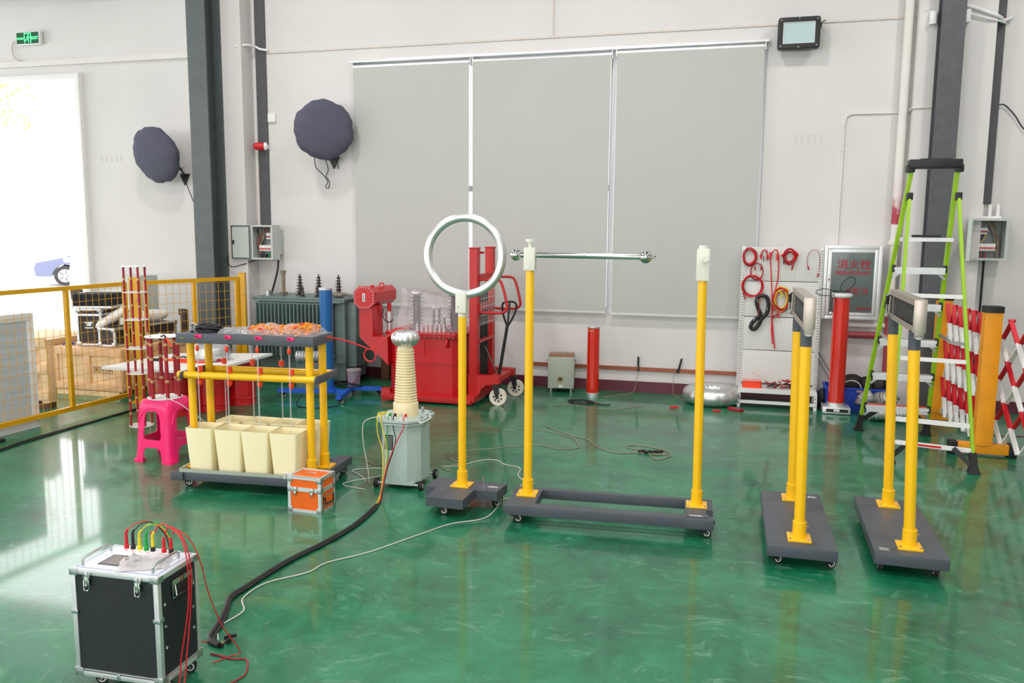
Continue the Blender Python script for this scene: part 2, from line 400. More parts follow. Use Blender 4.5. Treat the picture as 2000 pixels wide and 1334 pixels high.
# outdoors through the doorway
M_OUT = mat('pale_concrete', (214, 214, 208), 0.9, noise=0.05, nscale=2)
b = MB(); b.box((-20, 29.2, -0.12), (60, 39.6, 0.2)); g = struct(b.build('ground', M_OUT))

# added fill lamps: unseen high bay shapes above the frame that brighten the hall
def add_fill_lamp(x, y):
    t = thing('fill_lamp', 'added round fill lamp above the frame, shaped like a high bay', 'lamp', (x, y, 6.5), 0, 'added fill lamps')
    b = MB(); b.cyl((0, 0, 0), (0, 0, -0.35), 0.01, n=6); b.lathe([(0.05, -0.3), (0.06, -0.4), (0.22, -0.52), (0.21, -0.525), (0.0, -0.45)]); b.build('housing', M_BLACK, t)
    l = bpy.data.objects.new('bulb', bpy.data.lights.new('bulb', 'AREA')); COL.objects.link(l); l.parent = t; l.location = (0, 0, -0.56)
    l.data.shape = 'DISK'; l.data.size = 0.5; l.data.energy = 125; l.data.color = (1, 0.935, 0.925)
for x, y in ((-5.2, 2.2), (-1.2, 2.2), (2.8, 2.2), (-5.2, 6.2), (-1.2, 6.2), (2.8, 6.2), (-5.2, -2.0), (-1.2, -2.0), (2.8, -2.0)): add_fill_lamp(x, y)
# the doorway and the added daylight openings are sampled as portals of the sky
def portal(loc, rot, sx, sy):
    l = bpy.data.objects.new('sky_portal', bpy.data.lights.new('sky_portal', 'AREA')); COL.objects.link(l); l.location = loc; l.rotation_euler = rot
    l.data.shape = 'RECTANGLE'; l.data.size = sx; l.data.size_y = sy; l.data.cycles.is_portal = True
portal((-10.7, 9.4, 1.86), (-PI/2, 0, 0), 4.9, 3.72)
for y_, s_ in ((-3.1, 3.8), (2.4, 4.0), (6.9, 3.8)): portal((-14.2, y_, 2.7), (0, -PI/2, 0), 3.4, s_)
for x in (-10.1, -4.5, 1.1): portal((x, -6.75, 2.6), (PI/2, 0, 0), 3.8, 3.2)
# ================================================================ wheeled test stands
def caster(parent, x, y, top, r=0.026, yaw=0.0):
    """swivel castor whose tyre touches z=0"""
    c = MB(); R = Matrix.Translation((x, y, 0)) @ Matrix.Rotation(yaw, 4, 'Z')
    c.box((0, 0, top-0.003), (0.058, 0.058, 0.006), M=R)
    for s in (-1, 1):
        c.prism([(-0.022, top-0.006), (0.024, top-0.006), (0.030, r), (0.018, r-0.008)], s*0.014-0.0015, s*0.014+0.0015, M=R @ Matrix.Rotation(PI/2, 4, 'X'))
    c.box((0.0, 0, top-0.010), (0.046, 0.034, 0.010), M=R)
    o = c.build('caster', M_BLACK, parent)
    w = MB(); w.use(M_RUB); cx = 0.024
    p = lambda yy: R @ Vector((cx, yy, r))
    w.cyl(p(-0.011), p(0.011), r, n=24)
    w.use(M_WHITE); w.cyl(p(-0.0125), p(0.0125), r*0.66, n=20); w.use(M_BLACK); w.cyl(p(-0.0135), p(0.0135), r*0.46, n=16); w.use(M_CHR); w.cyl(p(-0.018), p(0.018), r*0.18, n=8)
    w.build('wheel', None, o)
def yellow_post(parent, x, y, z0, z1, r=0.026, lean=0.0, name='post'):
    b = MB(); b.use(M_YEL)
    b.cyl((x, y, z0+0.01), (x+lean, y, z1), r, n=28); b.cyl((x, y, z0+0.005), (x, y, z0+0.098), r+0.0075, n=28)
    b.torus((x, y, z0+0.098), r+0.0035, 0.004, n=28, k=6)
    p = b.build(name, None, parent)
    f = MB(); f.use(M_YEL); f.box((x, y, z0+0.007), (0.122, 0.122, 0.014), bev=0.004)
    f.use(M_CHR)
    for sx in (-1, 1):
        for sy in (-1, 1): f.cyl((x+sx*0.049, y+sy*0.049, z0+0.012), (x+sx*0.049, y+sy*0.049, z0+0.018), 0.0075, n=6)
    f.cyl((x+r+0.004, y, z0+0.075), (x+r+0.018, y, z0+0.075), 0.005, n=8)
    f.build('base_flange', None, p)
    return p
def small_plate(parent, x, y, z, w, h, rz=0.0):
    b = MB(); b.use(M_BLACK); b.box((x, y, z+0.0008), (w, h, 0.0016), rz=rz); b.use(M_LABW)
    Mx = Matrix.Translation((x, y, 0)) @ Matrix.Rotation(rz, 4, 'Z')
    e = 0.003
    for sy in (-1, 1): b.box((0, sy*(h/2-e), z+0.002), (w-e, 0.0015, 0.0006), M=Mx)
    for sx in (-1, 1): b.box((sx*(w/2-e), 0, z+0.002), (0.0015, h-e, 0.0006), M=Mx)
    for k in range(5): b.box((-w*0.32+k*w*0.15, (k % 2)*0.003, z+0.002), (w*0.07, h*0.62, 0.0006), M=Mx)
    return b.build('nameplate', None, parent)

# stand with the long rod -----------------------------------------------------
t = thing('rod_electrode_stand', 'low grey wheeled frame with two yellow posts and a horizontal ball-ended steel rod', 'test stand', (-0.72, 4.885, 0), math.radians(3.7))
L, Wd, z0, z1 = 1.23, 0.385, 0.060, 0.120
b = MB()
b.box((0, -Wd/2+0.036, (z0+z1)/2), (L, 0.072, z1-z0), bev=0.003); b.box((0, Wd/2-0.02, (z0+z1)/2), (L, 0.04, z1-z0), bev=0.003)
for s, wd in ((-1, 0.175), (1, 0.165)): b.box((s*(L/2-wd/2), 0, (z0+z1)/2), (wd, Wd, z1-z0), bev=0.003)
b.build('base_frame', M_GREY, t)
b = MB(); b.box((L/2-0.095, -0.02, z1+0.003), (0.125, 0.30, 0.006), bev=0.001); b.build('slide_plate', M_GREY, t)
small_plate(t, L/2-0.10, -0.155, z1+0.006, 0.085, 0.03)
b = MB(); b.cyl((-L/2+0.17, -0.075, 0.085), (L/2-0.16, -0.075, 0.085), 0.008, n=12); b.build('guide_rod', M_CHR, t)
b = MB(); b.torus((L/2-0.02, -0.08, z1+0.012), 0.018, 0.003, n=18, k=6); b.tube([(L/2-0.02, -0.1, z1+0.004), (L/2-0.005, -0.13, z1), (L/2+0.006, -0.15, 0.09), (L/2-0.004, -0.16, 0.07)], 0.003, n=6); b.build('tether', M_BLACK, t)
for x, y, yw in ((-L/2+0.05, -Wd/2+0.05, 0.3), (L/2-0.06, -Wd/2+0.05, 0.1), (-L/2+0.05, Wd/2-0.05, 0), (L/2-0.05, Wd/2-0.05, 0)): caster(t, x, y, z0, yaw=yw)
px1, px2 = -0.517, 0.52
p1 = yellow_post(t, px1, 0.045, z1, 1.526); p2 = yellow_post(t, px2, 0.05, z1, 1.483, lean=-0.014)
b = MB(); b.use(M_IVORY); b.box((px1, 0.045, 1.592), (0.070, 0.070, 0.138), bev=0.006); b.cyl((px1, 0.045, 1.65), (px1, 0.045, 1.70), 0.011, n=14); b.cyl((px1, 0.045, 1.696), (px1, 0.045, 1.712), 0.030, n=8)
b.use(M_CHR); b.cyl((px1-0.008, 0.007, 1.547), (px1-0.008, 0.012, 1.547), 0.005, n=8)
b.build('rod_clamp', None, t)
b = MB(); b.cyl((-0.60, 0.045, 1.617), (0.17, 0.045, 1.613), 0.0165, n=24); b.build('electrode_rod', M_CHR, t)
b = MB(); b.sph((-0.605, 0.045, 1.617), 0.036, n=28); b.build('ball_electrode', M_CHR, t)
b = MB(); b.sph((0.175, 0.045, 1.613), 0.037, n=28); b.cyl((0.205, 0.045, 1.613), (0.222, 0.045, 1.613), 0.009, n=12); b.cyl((0.222, 0.045, 1.613), (0.236, 0.045, 1.620), 0.004, n=8); b.build('ball_electrode', M_CHR, t)
b = MB(); b.use(M_IVORY); b.box((px2-0.014, 0.05, 1.572), (0.074, 0.070, 0.185), bev=0.006); b.use(M_LABW); b.cyl((px2-0.014, 0.05, 1.66), (px2-0.014, 0.05, 1.685), 0.026, n=12)
b.use(M_IVORY); b.cyl((px2-0.002, -0.03, 1.61), (px2-0.002, 0.03, 1.61), 0.019, n=20); b.build('rod_clamp', None, t)

# stand with the grading ring -------------------------------------------------
t = thing('ring_electrode_stand', 'grey T-shaped wheeled base with one yellow post carrying a large upright silver ring', 'test stand', (-1.69, 4.947, 0), math.radians(-1))
b = MB(); b.prism([(-0.225, -0.085), (-0.137, -0.085), (-0.137, -0.285), (0.105, -0.285), (0.105, -0.065), (0.255, -0.065), (0.27, 0.115), (-0.215, 0.125)], 0.06, 0.12); b.build('base_plate', M_GREY, t)
small_plate(t, 0.205, 0.02, 0.12, 0.085, 0.04, rz=0.05)
b = MB(); b.cyl((0.11, 0.10, 0.12), (0.11, 0.10, 0.155), 0.007, n=10); b.build('stud', M_CHR, t)
for x, y, yw in ((-0.06, -0.235, 0.2), (0.215, -0.01, 1.2), (-0.18, 0.07, 0), (0.2, 0.08, 0.4)): caster(t, x, y, 0.06, yaw=yw)
yellow_post(t, 0, 0, 0.12, 1.249)
b = MB(); b.use(M_LABW); b.cyl((0, 0, 1.222), (0, 0, 1.242), 0.0267, n=28); b.build('tape_label', None, t)
b = MB(); b.use(M_IVORY); b.box((0, 0, 1.312), (0.070, 0.070, 0.132), bev=0.006); b.use(M_CHR); b.cyl((-0.015, -0.038, 1.285), (-0.015, -0.033, 1.285), 0.005, n=8); b.build('ring_socket', None, t)
b = MB(); b.torus((0.018, 0, 1.603), 0.2385, 0.0265, axis=Matrix.Rotation(math.radians(6), 4, 'Z') @ Matrix.Rotation(PI/2, 4, 'X'), n=96, k=20); b.build('grading_ring', M_RING, t)

# two stands with jaws --------------------------------------------------------
def jaw_stand(px, py, label, plates, cx, rz, jx, leans):
    t = thing('jaw_electrode_stand', label, 'test stand', (cx, (py), 0), rz, 'jaw stands on flat grey wheeled plates')
    b = MB(); b.box((0, 0, 0.09), (0.355, 0.985, 0.06), bev=0.003); b.build('base_plate', M_GREY, t)
    small_plate(t, plates[0], plates[1], 0.12, 0.055, 0.05, rz=0)
    for x, y, yw in ((-0.14, -0.43, plates[2]), (0.13, -0.43, plates[2]+0.1), (-0.14, 0.43, 0.4), (0.14, 0.43, 0)): caster(t, x, y, 0.06, yaw=yw)
    for dy, bx, ln in leans:
        yellow_post(t, bx, dy, 0.12, 1.175, r=0.0285, lean=ln)
        b = MB(); b.cyl((bx+ln, dy, 1.17), (bx+ln*1.08, dy, 1.27), 0.0292, n=28); b.build('grey_sleeve', M_GREY, t)
    px = jx
    # the jaw box between the posts
    b = MB(); y0, y1 = -0.415, 0.415; W_ = 0.054
    b.box((px, 0, 1.428), (W_, 0.83, 0.008)); b.box((px, 0, 1.268), (W_, 0.81, 0.008))
    for s in (-1, 1):
        b.box((px+s*(W_/2-0.002), 0, 1.415), (0.004, 0.825, 0.030)); b.box((px+s*(W_/2-0.002), 0, 1.282), (0.004, 0.815, 0.026))
        b.box((px+s*(W_/2-0.003), 0.30, 1.345), (0.003, 0.012, 0.12)); b.box((px+s*(W_/2-0.003), -0.405, 1.345), (0.003, 0.018, 0.15))
    b.build('jaw_frame', M_NICK, t)
    b = MB(); b.use(M_NICK); b.box((px, y0-0.006, 1.348), (0.060, 0.012, 0.168), bev=0.003); b.box((px, y0-0.014, 1.335), (0.046, 0.008, 0.190), bev=0.002)
    b.box((px, y0-0.004, 1.275), (0.062, 0.014, 0.020), bev=0.002)
    b.prism([(0.0215*math.cos(a*PI/10), 0.0215*math.sin(a*PI/10)) for a in range(10, 21)], -0.004, 0.004, M=Matrix.Translation((px-0.002, y0-0.014, 1.252)) @ Matrix.Rotation(PI/2, 4, 'X'))
    b.use(M_CHR); b.cyl((px-0.002, y0-0.021, 1.246), (px-0.002, y0-0.017, 1.246), 0.004, n=8); b.build('end_plate', None, t)
    b = MB(); b.box((px, y1+0.006, 1.348), (0.058, 0.010, 0.165), bev=0.003); b.build('end_plate', M_NICK, t)
    b = MB(); b.use(M_GRIT)
    for s in (-1, 1):
        b.box((px+s*0.018, 0, 1.349), (0.008, 0.80, 0.098)); b.use(M_STEEL)
        for k in range(12): b.box((px+s*0.0225, -0.36+k*0.062, 1.340), (0.002, 0.010, 0.060))
        b.use(M_GRIT)
    b.build('jaw_grille', None, t)
    b = MB(); b.use(M_BLACK); b.cyl((px-0.046, 0.37, 1.345), (px-0.046, 0.37, 1.395), 0.010, n=14); b.use(M_CHR); b.cyl((px-0.046, 0.37, 1.285), (px-0.046, 0.37, 1.345), 0.007, n=12); b.cyl((px-0.046, 0.37, 1.272), (px-0.046, 0.37, 1.290), 0.015, n=14); b.cyl((px-0.046, 0.37, 1.395), (px-0.046, 0.37, 1.405), 0.014, n=14); b.cyl((px-0.046, 0.37, 1.400), (px-0.02, 0.37, 1.400), 0.005, n=8); b.build('hand_lever', None, t)
    return t
D = jaw_stand(-0.009, 4.925, 'wheeled grey plate with two yellow posts and metal jaw box, nearer the pegboard', (0.125, 0.415, 0.35), 0.362, math.radians(0.8), -0.022, [(-0.355, -0.008, -0.018), (0.355, 0.004, -0.019)])
E_ = jaw_stand(0.005, 4.965, 'wheeled grey plate with two yellow posts and metal jaw box, before the green ladder', (-0.125, -0.43, 1.45), 0.913, math.radians(-1.0), -0.032, [(-0.355, 0.005, -0.042), (0.355, -0.001, -0.036)])

# liquid resistor rig with bins -------------------------------------------------
RZ = math.radians(5.0)
t = thing('column_test_rack', 'wide yellow and grey rack on wheels with thin clear tubes above cream bins', 'test rack', (-3.18, 4.95, 0), RZ)
b = MB()
b.box((0, -0.215, 0.095), (1.03, 0.05, 0.055), bev=0.003); b.box((0, 0.30, 0.095), (1.03, 0.05, 0.055), bev=0.003)
b.box((-0.475, 0.04, 0.095), (0.09, 0.60, 0.055), bev=0.003); b.box((0.475, 0.02, 0.095), (0.10, 0.74, 0.055), bev=0.003)
b.build('base_frame', M_GREY, t)
b = MB(); b.box((-0.03, 0.02, 0.078), (0.87, 0.50, 0.008)); b.box((-0.03, -0.235, 0.11), (0.87, 0.006, 0.07)); b.box((-0.03, 0.27, 0.11), (0.87, 0.006, 0.07)); b.box((0.405, 0.02, 0.11), (0.006, 0.50, 0.07)); b.box((-0.465, 0.02, 0.11), (0.006, 0.50, 0.07)); b.build('drip_tray', M_PALEBOX, t)
for x, y, yw in ((-0.47, -0.16, 0.5), (0.455, 0.33, 0.9), (-0.45, 0.3, 0), (0.45, -0.28, 1.0)): caster(t, x, y, 0.068, r=0.03, yaw=yw)
for x, y in ((-0.437, -0.085), (0.425, -0.085), (-0.405, 0.085), (0.445, 0.085)): yellow_post(t, x, y, 0.122, 1.0, r=0.0258)
b = MB(); b.box((0, 0.0, 1.028), (0.985, 0.335, 0.062), bev=0.003); b.build('top_beam', M_GREY, t)
b = MB()
b.cyl((-0.50, -0.137, 0.775), (0.50, -0.137, 0.775), 0.0245, n=28); b.sph((-0.50, -0.137, 0.775), 0.0245, sc=(0.35, 1, 1), n=20); b.build('cross_tube', M_YEL, t)
b = MB(); b.cyl((-0.44, 0.137, 0.775), (0.50, 0.137, 0.775), 0.0245, n=28); b.build('cross_tube', M_YEL, t)
for x in (-0.46, 0.508):
    b = MB(); b.use(M_GREY); b.box((x, 0, 0.775), (0.012, 0.33, 0.052), bev=0.002)
    b.cyl((x-0.006, -0.165, 0.775), (x+0.006, -0.165, 0.775), 0.026, n=20); b.cyl((x-0.006, 0.165, 0.775), (x+0.006, 0.165, 0.775), 0.026, n=20)
    b.use(M_CHR); b.cyl((x, -0.13, 0.785), (x+0.010, -0.13, 0.785), 0.006, n=8); b.cyl((x, 0.13, 0.785), (x+0.010, 0.13, 0.785), 0.006, n=8); b.build('side_strap', None, t)
for i, x in enumerate((-0.335, -0.12, 0.10, 0.325)):
    b = MB(); b.use(M_PINK); b.cyl((x, -0.167, 1.045), (x, -0.176, 1.045), 0.014, n=14); b.box((x+0.022, -0.170, 1.045), (0.026, 0.006, 0.022), bev=0.003); b.use(M_BLACK); b.cyl((x, -0.176, 1.045), (x, -0.186, 1.045), 0.005, n=8); b.build('terminal', None, t)
    for y, zz in ((-0.178, 1.0), (0.10, 0.997)):
        b = MB(); b.use(M_TUBE)
        yy = -0.172 if y < 0 else 0.170
        b.cyl((x, yy, 0.32), (x, yy, zz), 0.0048, n=10)
        b.use(M_ORR)
        if y < 0:
            b.lathe([(0.0, 0.985), (0.007, 0.985), (0.012, 0.975), (0.012, 0.955), (0.007, 0.947), (0.0, 0.947)], (x, yy, 0), n=12)
            b.lathe([(0, 0.84), (0.017, 0.84), (0.019, 0.812), (0.019, 0.805), (0.0, 0.805)], (x, yy+0.028, 0), n=16)
            b.lathe([(0, 0.745), (0.019, 0.745), (0.017, 0.722), (0.009, 0.712), (0.0, 0.70)], (x, yy+0.020, 0), n=16)
        else:
            b.lathe([(0, 0.845), (0.017, 0.845), (0.019, 0.815), (0.019, 0.808), (0.0, 0.808)], (x, yy, 0), n=16)
        b.build('clear_tube', None, t)
b = MB(); b.box((-0.445, -0.169, 1.03), (0.034, 0.002, 0.008)); b.build('small_label', mat('label_olive', (120, 128, 50), 0.5), t)
b = MB(); b.tube([(0.30, -0.236, 0.12), (0.30, -0.236, 0.16), (0.36, -0.236, 0.16), (0.36, -0.236, 0.12)], 0.006, n=6); b.build('tray_handle', M_WHITE, t)

# the eight bins
def make_bin():
    h = 0.335
    b = MB(); w0, w1, d0, d1, th = 0.158, 0.196, 0.150, 0.190, 0.004
    def ring(w, d, z): return [(x, y, z) for x, y in rr(w, d, 0.014, 3)]
    b.loft([ring(w0-2*th, d0-2*th, 0.006), ring(w0, d0, 0.0), ring(w1, d1, h), ring(w1-2*th, d1-2*th, h), ring(w0-2*th, d0-2*th, 0.006)], cap0=False, cap1=False)
    n = len(b.bm.verts)
    f = MB(); b.bm.verts.ensure_lookup_table()
    b.loft([ring(w0, d0, 0.0), ring(w0, d0, 0.005)], True, True)
    return b.build('plastic_bin', M_CREAM, angle=40)
bl = ['leftmost cream bin of the front row in the wheeled rack', 'second cream bin from the left in the front row', 'third cream bin from the left in the front row', 'rightmost cream bin of the front row, beside the orange case',
      'leftmost cream bin of the back row in the wheeled rack', 'second cream bin from the left in the back row', 'third cream bin from the left in the back row', 'rightmost cream bin of the back row, behind the yellow posts']
proto = None; Rz = Matrix.Rotation(RZ, 4, 'Z')
bpos = [(-0.345, -0.095), (-0.125, -0.105), (0.075, -0.115), (0.285, -0.125), (-0.255, 0.145), (-0.05, 0.145), (0.15, 0.145), (0.335, 0.14)]
brot = [0.02, -0.06, -0.05, -0.08, -0.3, -0.22, -0.2, -0.05]
for i, (x, y) in enumerate(bpos):
    o = make_bin() if proto is None else proto.copy()
    if proto is None: proto = o; tag(o, bl[0], 'bin', 'cream bins in the wheeled rack')
    else: COL.objects.link(o)
    o.location = Vector((-3.18, 4.95, 0.083)) + Rz @ Vector((x, y, 0)); o.rotation_euler = (0, 0, RZ+brot[i]*0.3); o['label'] = bl[i]
def onrack(x, y, z=1.059): v = Vector((-3.18, 4.95, z)) + Rz @ Vector((x, y, 0)); return v
# coil of black cable on the rack
b = MB(); b.use(M_CBLK); c = onrack(-0.35, -0.02); rnd = random.Random(3)
pts = []
for k in range(9*24):
    a = 2*PI*k/24; q = k/(9*24)
    pts.append((c.x+(0.068+0.018*math.sin(q*17)+0.012*math.sin(5*q*9))*math.cos(a)*1.35, c.y+(0.068+0.018*math.sin(q*13))*math.sin(a)*0.9, c.z+0.008+0.040*q+0.004*math.sin(3*a+q*9)))
b.tube(pts, 0.0065, n=6)
b.use(M_CWHT)
for a in (PI*1.42, PI*0.95): b.torus((c.x+0.092*math.cos(a)*1.2, c.y+0.072*math.sin(a), c.z+0.028), 0.024, 0.003, axis=Matrix.Rotation(a, 4, 'Z') @ Matrix.Rotation(PI/2, 4, 'X'), n=16, k=5, sc=(1, 1.15, 1))
tag(b.build('cable_coil', None), 'coil of black cable lying on the left end of the rack top', 'cable')
def film_bag(name, c, rz, sx, sy, h, seed, label, m=None, fill=None, fill_m=None, fillname='parts'):
    rnd = random.Random(seed); t = thing(name, label, 'bag', c, rz)
    b = MB(); n = 22; g = {}
    def hz(u, v): return max(0.0, (1-abs(u)**3)*(1-abs(v)**3))**0.55
    ph = [rnd.uniform(0, 6) for _ in range(6)]
    for side in (1, 0):
        for i in range(n+1):
            for j in range(n+1):
                u = -1+2*i/n; v = -1+2*j/n
                e = 1+0.05*math.sin(5*u+ph[0])+0.05*math.sin(6*v+ph[1])
                z = h*hz(u, v)*(0.72+0.16*math.sin(4*u+2*v+ph[2])+0.12*math.sin(9*u-7*v+ph[3]))+0.004*math.sin(23*u+ph[4])*math.sin(19*v)
                z = max(z, 0.003) if side else 0.0015
                if side == 0 and 0 < i < n and 0 < j < n: z = 0.0012
                g[side, i, j] = b.bm.verts.new((u*sx/2*e, v*sy/2*e, z))
        for i in range(n):
            for j in range(n):
                f = (g[side, i, j], g[side, i+1, j], g[side, i+1, j+1], g[side, i, j+1]); b.bm.faces.new(f if side else f[::-1])
    b.build('film', m or M_BAG, t, angle=60)
    if fill:
        f = MB()
        for k in range(fill):
            u = rnd.uniform(-0.78, 0.78); v = rnd.uniform(-0.75, 0.75); zz = h*hz(u, v)*0.85
            z = rnd.uniform(0.006, max(0.008, zz)); f.use(fill_m if rnd.random() < 0.9 or fill_m is M_GRYP else M_ORR)
            a = rnd.uniform(0, PI); l = rnd.uniform(0.014, 0.03)
            f.cyl((u*sx/2-l*math.cos(a)/2, v*sy/2-l*math.sin(a)/2, z), (u*sx/2+l*math.cos(a)/2, v*sy/2+l*math.sin(a)/2, z+rnd.uniform(0, 0.008)), 0.0055, n=6)
        o = f.build(fillname, None, t); o['kind'] = 'stuff'
    return t
M_GRYP = mat('grey_parts', (150, 152, 148), 0.4)
film_bag('plastic_bag', onrack(-0.12, -0.02), RZ+0.1, 0.23, 0.21, 0.045, 5, 'clear bag holding grey parts between the black coil and the orange packs', fill=40, fill_m=M_GRYP)
film_bag('plastic_bag', onrack(0.10, -0.01), RZ-0.1, 0.30, 0.24, 0.075, 9, 'clear bag of orange parts in the middle of the rack top', fill=150, fill_m=M_ORF)
film_bag('plastic_bag', onrack(0.34, -0.02), RZ, 0.27, 0.27, 0.085, 12, 'clear bag of orange parts on the right end of the rack top', fill=230, fill_m=M_ORF)
# red lead hanging from the rack to the transformer corona, with a loop
a0 = onrack(0.485, 0.05, 1.04); e0 = Vector((-2.225, 5.24, 1.085))
P3 = [(a0.x, a0.y, a0.z), (-2.60, 5.10, 1.015), (-2.47, 5.12, 0.975), (-2.425, 5.13, 0.955)]
lp = Vector((-2.415, 5.125, 0.915))
for k in range(0, 26): 
    a = PI/2+2*PI*k/13; P3.append((lp.x+0.043*math.cos(a), lp.y+0.006*k/26, lp.z+0.043*math.sin(a)))
P3 += [(-2.38, 5.15, 0.975), (-2.30, 5.19, 1.045), (e0.x-0.05, e0.y, e0.z+0.004), (e0.x, e0.y+0.02, e0.z+0.006)]
b = MB(); b.tube(P3, 0.005, n=8, smooth=3); tag(b.build('test_lead', M_CRED), 'red lead sagging with a round loop from the rack to the silver cap', 'cable')
# ================================================================ pale test transformer
t = thing('test_transformer', 'pale green wheeled transformer tank with ribbed cream insulator and silver cap', 'transformer', (-2.215, 5.27, 0), math.radians(2))
def octo(w, d, c): return [(-w/2+c, -d/2), (w/2-c, -d/2), (w/2, -d/2+c), (w/2, d/2-c), (w/2-c, d/2), (-w/2+c, d/2), (-w/2, d/2-c), (-w/2, -d/2+c)]
b = MB(); b.prism(octo(0.285, 0.33, 0.075), 0.045, 0.455); b.box((0, -0.0, 0.04), (0.22, 0.33, 0.02)); b.build('tank', M_PALEG, t)
b = MB(); b.use(M_PALEG); b.prism(octo(0.345, 0.40, 0.085), 0.468, 0.485); b.prism(octo(0.335, 0.39, 0.083), 0.452, 0.464); b.use(M_BLACK); b.prism(octo(0.338, 0.393, 0.084), 0.463, 0.469); b.build('lid', None, t)
lid = b
b = MB(); prof = [(0.0, 0.485), (0.087, 0.485), (0.088, 0.49), (0.088, 0.570), (0.084, 0.578), (0.074, 0.584)]
for k in range(19):
    q = k/18; z = 0.586+k*0.0192; r = 0.0745-0.0205*q
    for u in range(6): prof.append((r+0.0068*math.sin(PI*u/6)**0.7, z+0.0148*u/6))
    prof.append((r-0.0005, z+0.0148)); prof.append((r-0.001, z+0.0185))
prof += [(0.052, 0.952), (0.052, 0.978), (0, 0.978)]
b.lathe(prof, n=36); b.build('insulator', M_CERAM, t)
b = MB()
cp = [(0.0, 0.968), (0.045, 0.968), (0.070, 0.975), (0.092, 0.997), (0.099, 1.022), (0.092, 1.052), (0.070, 1.070), (0.038, 1.074), (0.02, 1.062), (0.0, 1.062)]
b.lathe(cp, n=96, fr=lambda a, r, z: 1-0.055*abs(math.cos(7*a))**6 if r > 0.05 else 1); b.build('corona_cap', M_RING, t, angle=60)
b = MB(); b.cyl((0, 0, 1.06), (0, 0, 1.085), 0.006, n=8); b.build('stud', M_CHR, t)
b = MB(); b.use(M_BLACK); b.box((-0.062, -0.167, 0.325), (0.058, 0.004, 0.10)); b.use(M_LABW)
for k in range(9): b.box((-0.062, -0.1695, 0.365-k*0.010), (0.046, 0.001, 0.0022))
b.build('nameplate', None, t)
for sy in (-1, 1):
    b = MB(); b.cyl((-0.155, sy*0.15, 0.032), (0.155, sy*0.15, 0.032), 0.007, n=10); b.build('axle', M_ALU, t)
    for sx in (-1, 1):
        b = MB(); b.use(M_RUB); b.cyl((sx*0.150, sy*0.15, 0.032), (sx*0.174, sy*0.15, 0.032), 0.032, n=24); b.use(M_PALEBOX); b.cyl((sx*0.149, sy*0.15, 0.032), (sx*0.1755, sy*0.15, 0.032), 0.016, n=16); b.use(M_CHR); b.cyl((sx*0.148, sy*0.15, 0.032), (sx*0.180, sy*0.15, 0.032), 0.006, n=8); b.build('wheel', None, t)
# terminals along the front of the lid
tx = [-0.135, -0.11, -0.055, -0.018, 0.022, 0.058]
for i, (x, m) in enumerate(zip(tx, (M_CYEL, M_CYEL, M_CGRN, M_CBLK, M_CHR, M_CRED))):
    b = MB(); b.use(M_LABW); b.cyl((x, -0.152+0.012*(i < 2), 0.485), (x, -0.152+0.012*(i < 2), 0.505), 0.009, n=10); b.use(m); b.cyl((x, -0.152+0.012*(i < 2), 0.505), (x, -0.152+0.012*(i < 2), 0.525), 0.007, n=10); b.build('terminal', None, t)
b = MB(); b.use(M_LABW); b.box((-0.115, -0.10, 0.50), (0.075, 0.055, 0.03), bev=0.002); b.use(M_PURP); b.box((-0.13, -0.13, 0.518), (0.025, 0.008, 0.008)); b.use(M_CYEL); b.box((-0.10, -0.12, 0.52), (0.022, 0.014, 0.008)); b.build('terminal_block', None, t)
for k, (x, y) in enumerate(((0.15, -0.10), (0.165, -0.02), (0.15, 0.10), (0.06, 0.185), (-0.08, 0.185))):
    b = MB(); b.cyl((x, y, 0.445), (x, y, 0.505), 0.006, n=8); b.cyl((x, y, 0.492), (x, y, 0.500), 0.012, n=6); b.build('lid_bolt', M_ALU, t)
b = MB(); b.torus((0.09, 0.10, 0.515), 0.012, 0.004, axis='X', n=16, k=6, sc=(1, 1, 1)); b.box((0.09, 0.10, 0.495), (0.01, 0.02, 0.02)); b.build('lifting_eye', M_ALU, t)
b = MB(); b.tube([(0.14, -0.13, 0.478), (0.165, -0.16, 0.472), (0.19, -0.11, 0.478), (0.195, -0.03, 0.485), (0.17, -0.02, 0.49)], 0.004, n=6, smooth=4); b.build('handle', M_WHITE, t)

# leads from the transformer to the floor
TX, TY = -2.215, 5.27
gather = Vector((-2.20, 4.80, 0.02))
def lead(name, m, x0, mids, label, r=0.0035):
    p = [(TX+x0, TY-0.155, 0.522), (TX+x0+0.004, TY-0.185, 0.50)] + mids
    b = MB(); b.tube(p, r, n=6, smooth=6); tag(b.build(name, m), label, 'cable', 'leads bound together in front of the tank')
lead('test_lead', M_CRED, 0.058, [(-2.150, 5.07, 0.44), (-2.185, 5.065, 0.37), (-2.225, 5.045, 0.27), (-2.247, 5.00, 0.17), (-2.235, 4.90, 0.06), (-2.205, 4.80, 0.014), (-2.19, 4.70, 0.012)], 'red lead from the right terminal running down the pale tank')
lead('test_lead', M_CBLK, -0.018, [(-2.225, 5.075, 0.43), (-2.205, 5.065, 0.36), (-2.218, 5.045, 0.27), (-2.240, 5.0, 0.17), (-2.228, 4.90, 0.05), (-2.198, 4.80, 0.012), (-2.185, 4.70, 0.01)], 'black lead from the middle terminal running down the pale tank')
lead('test_lead', M_CGRN, -0.055, [(-2.275, 5.085, 0.42), (-2.27, 5.08, 0.34), (-2.262, 5.07, 0.24), (-2.258, 5.02, 0.15), (-2.238, 4.92, 0.05), (-2.212, 4.80, 0.010), (-2.20, 4.70, 0.008)], 'green lead running down past the black nameplate')
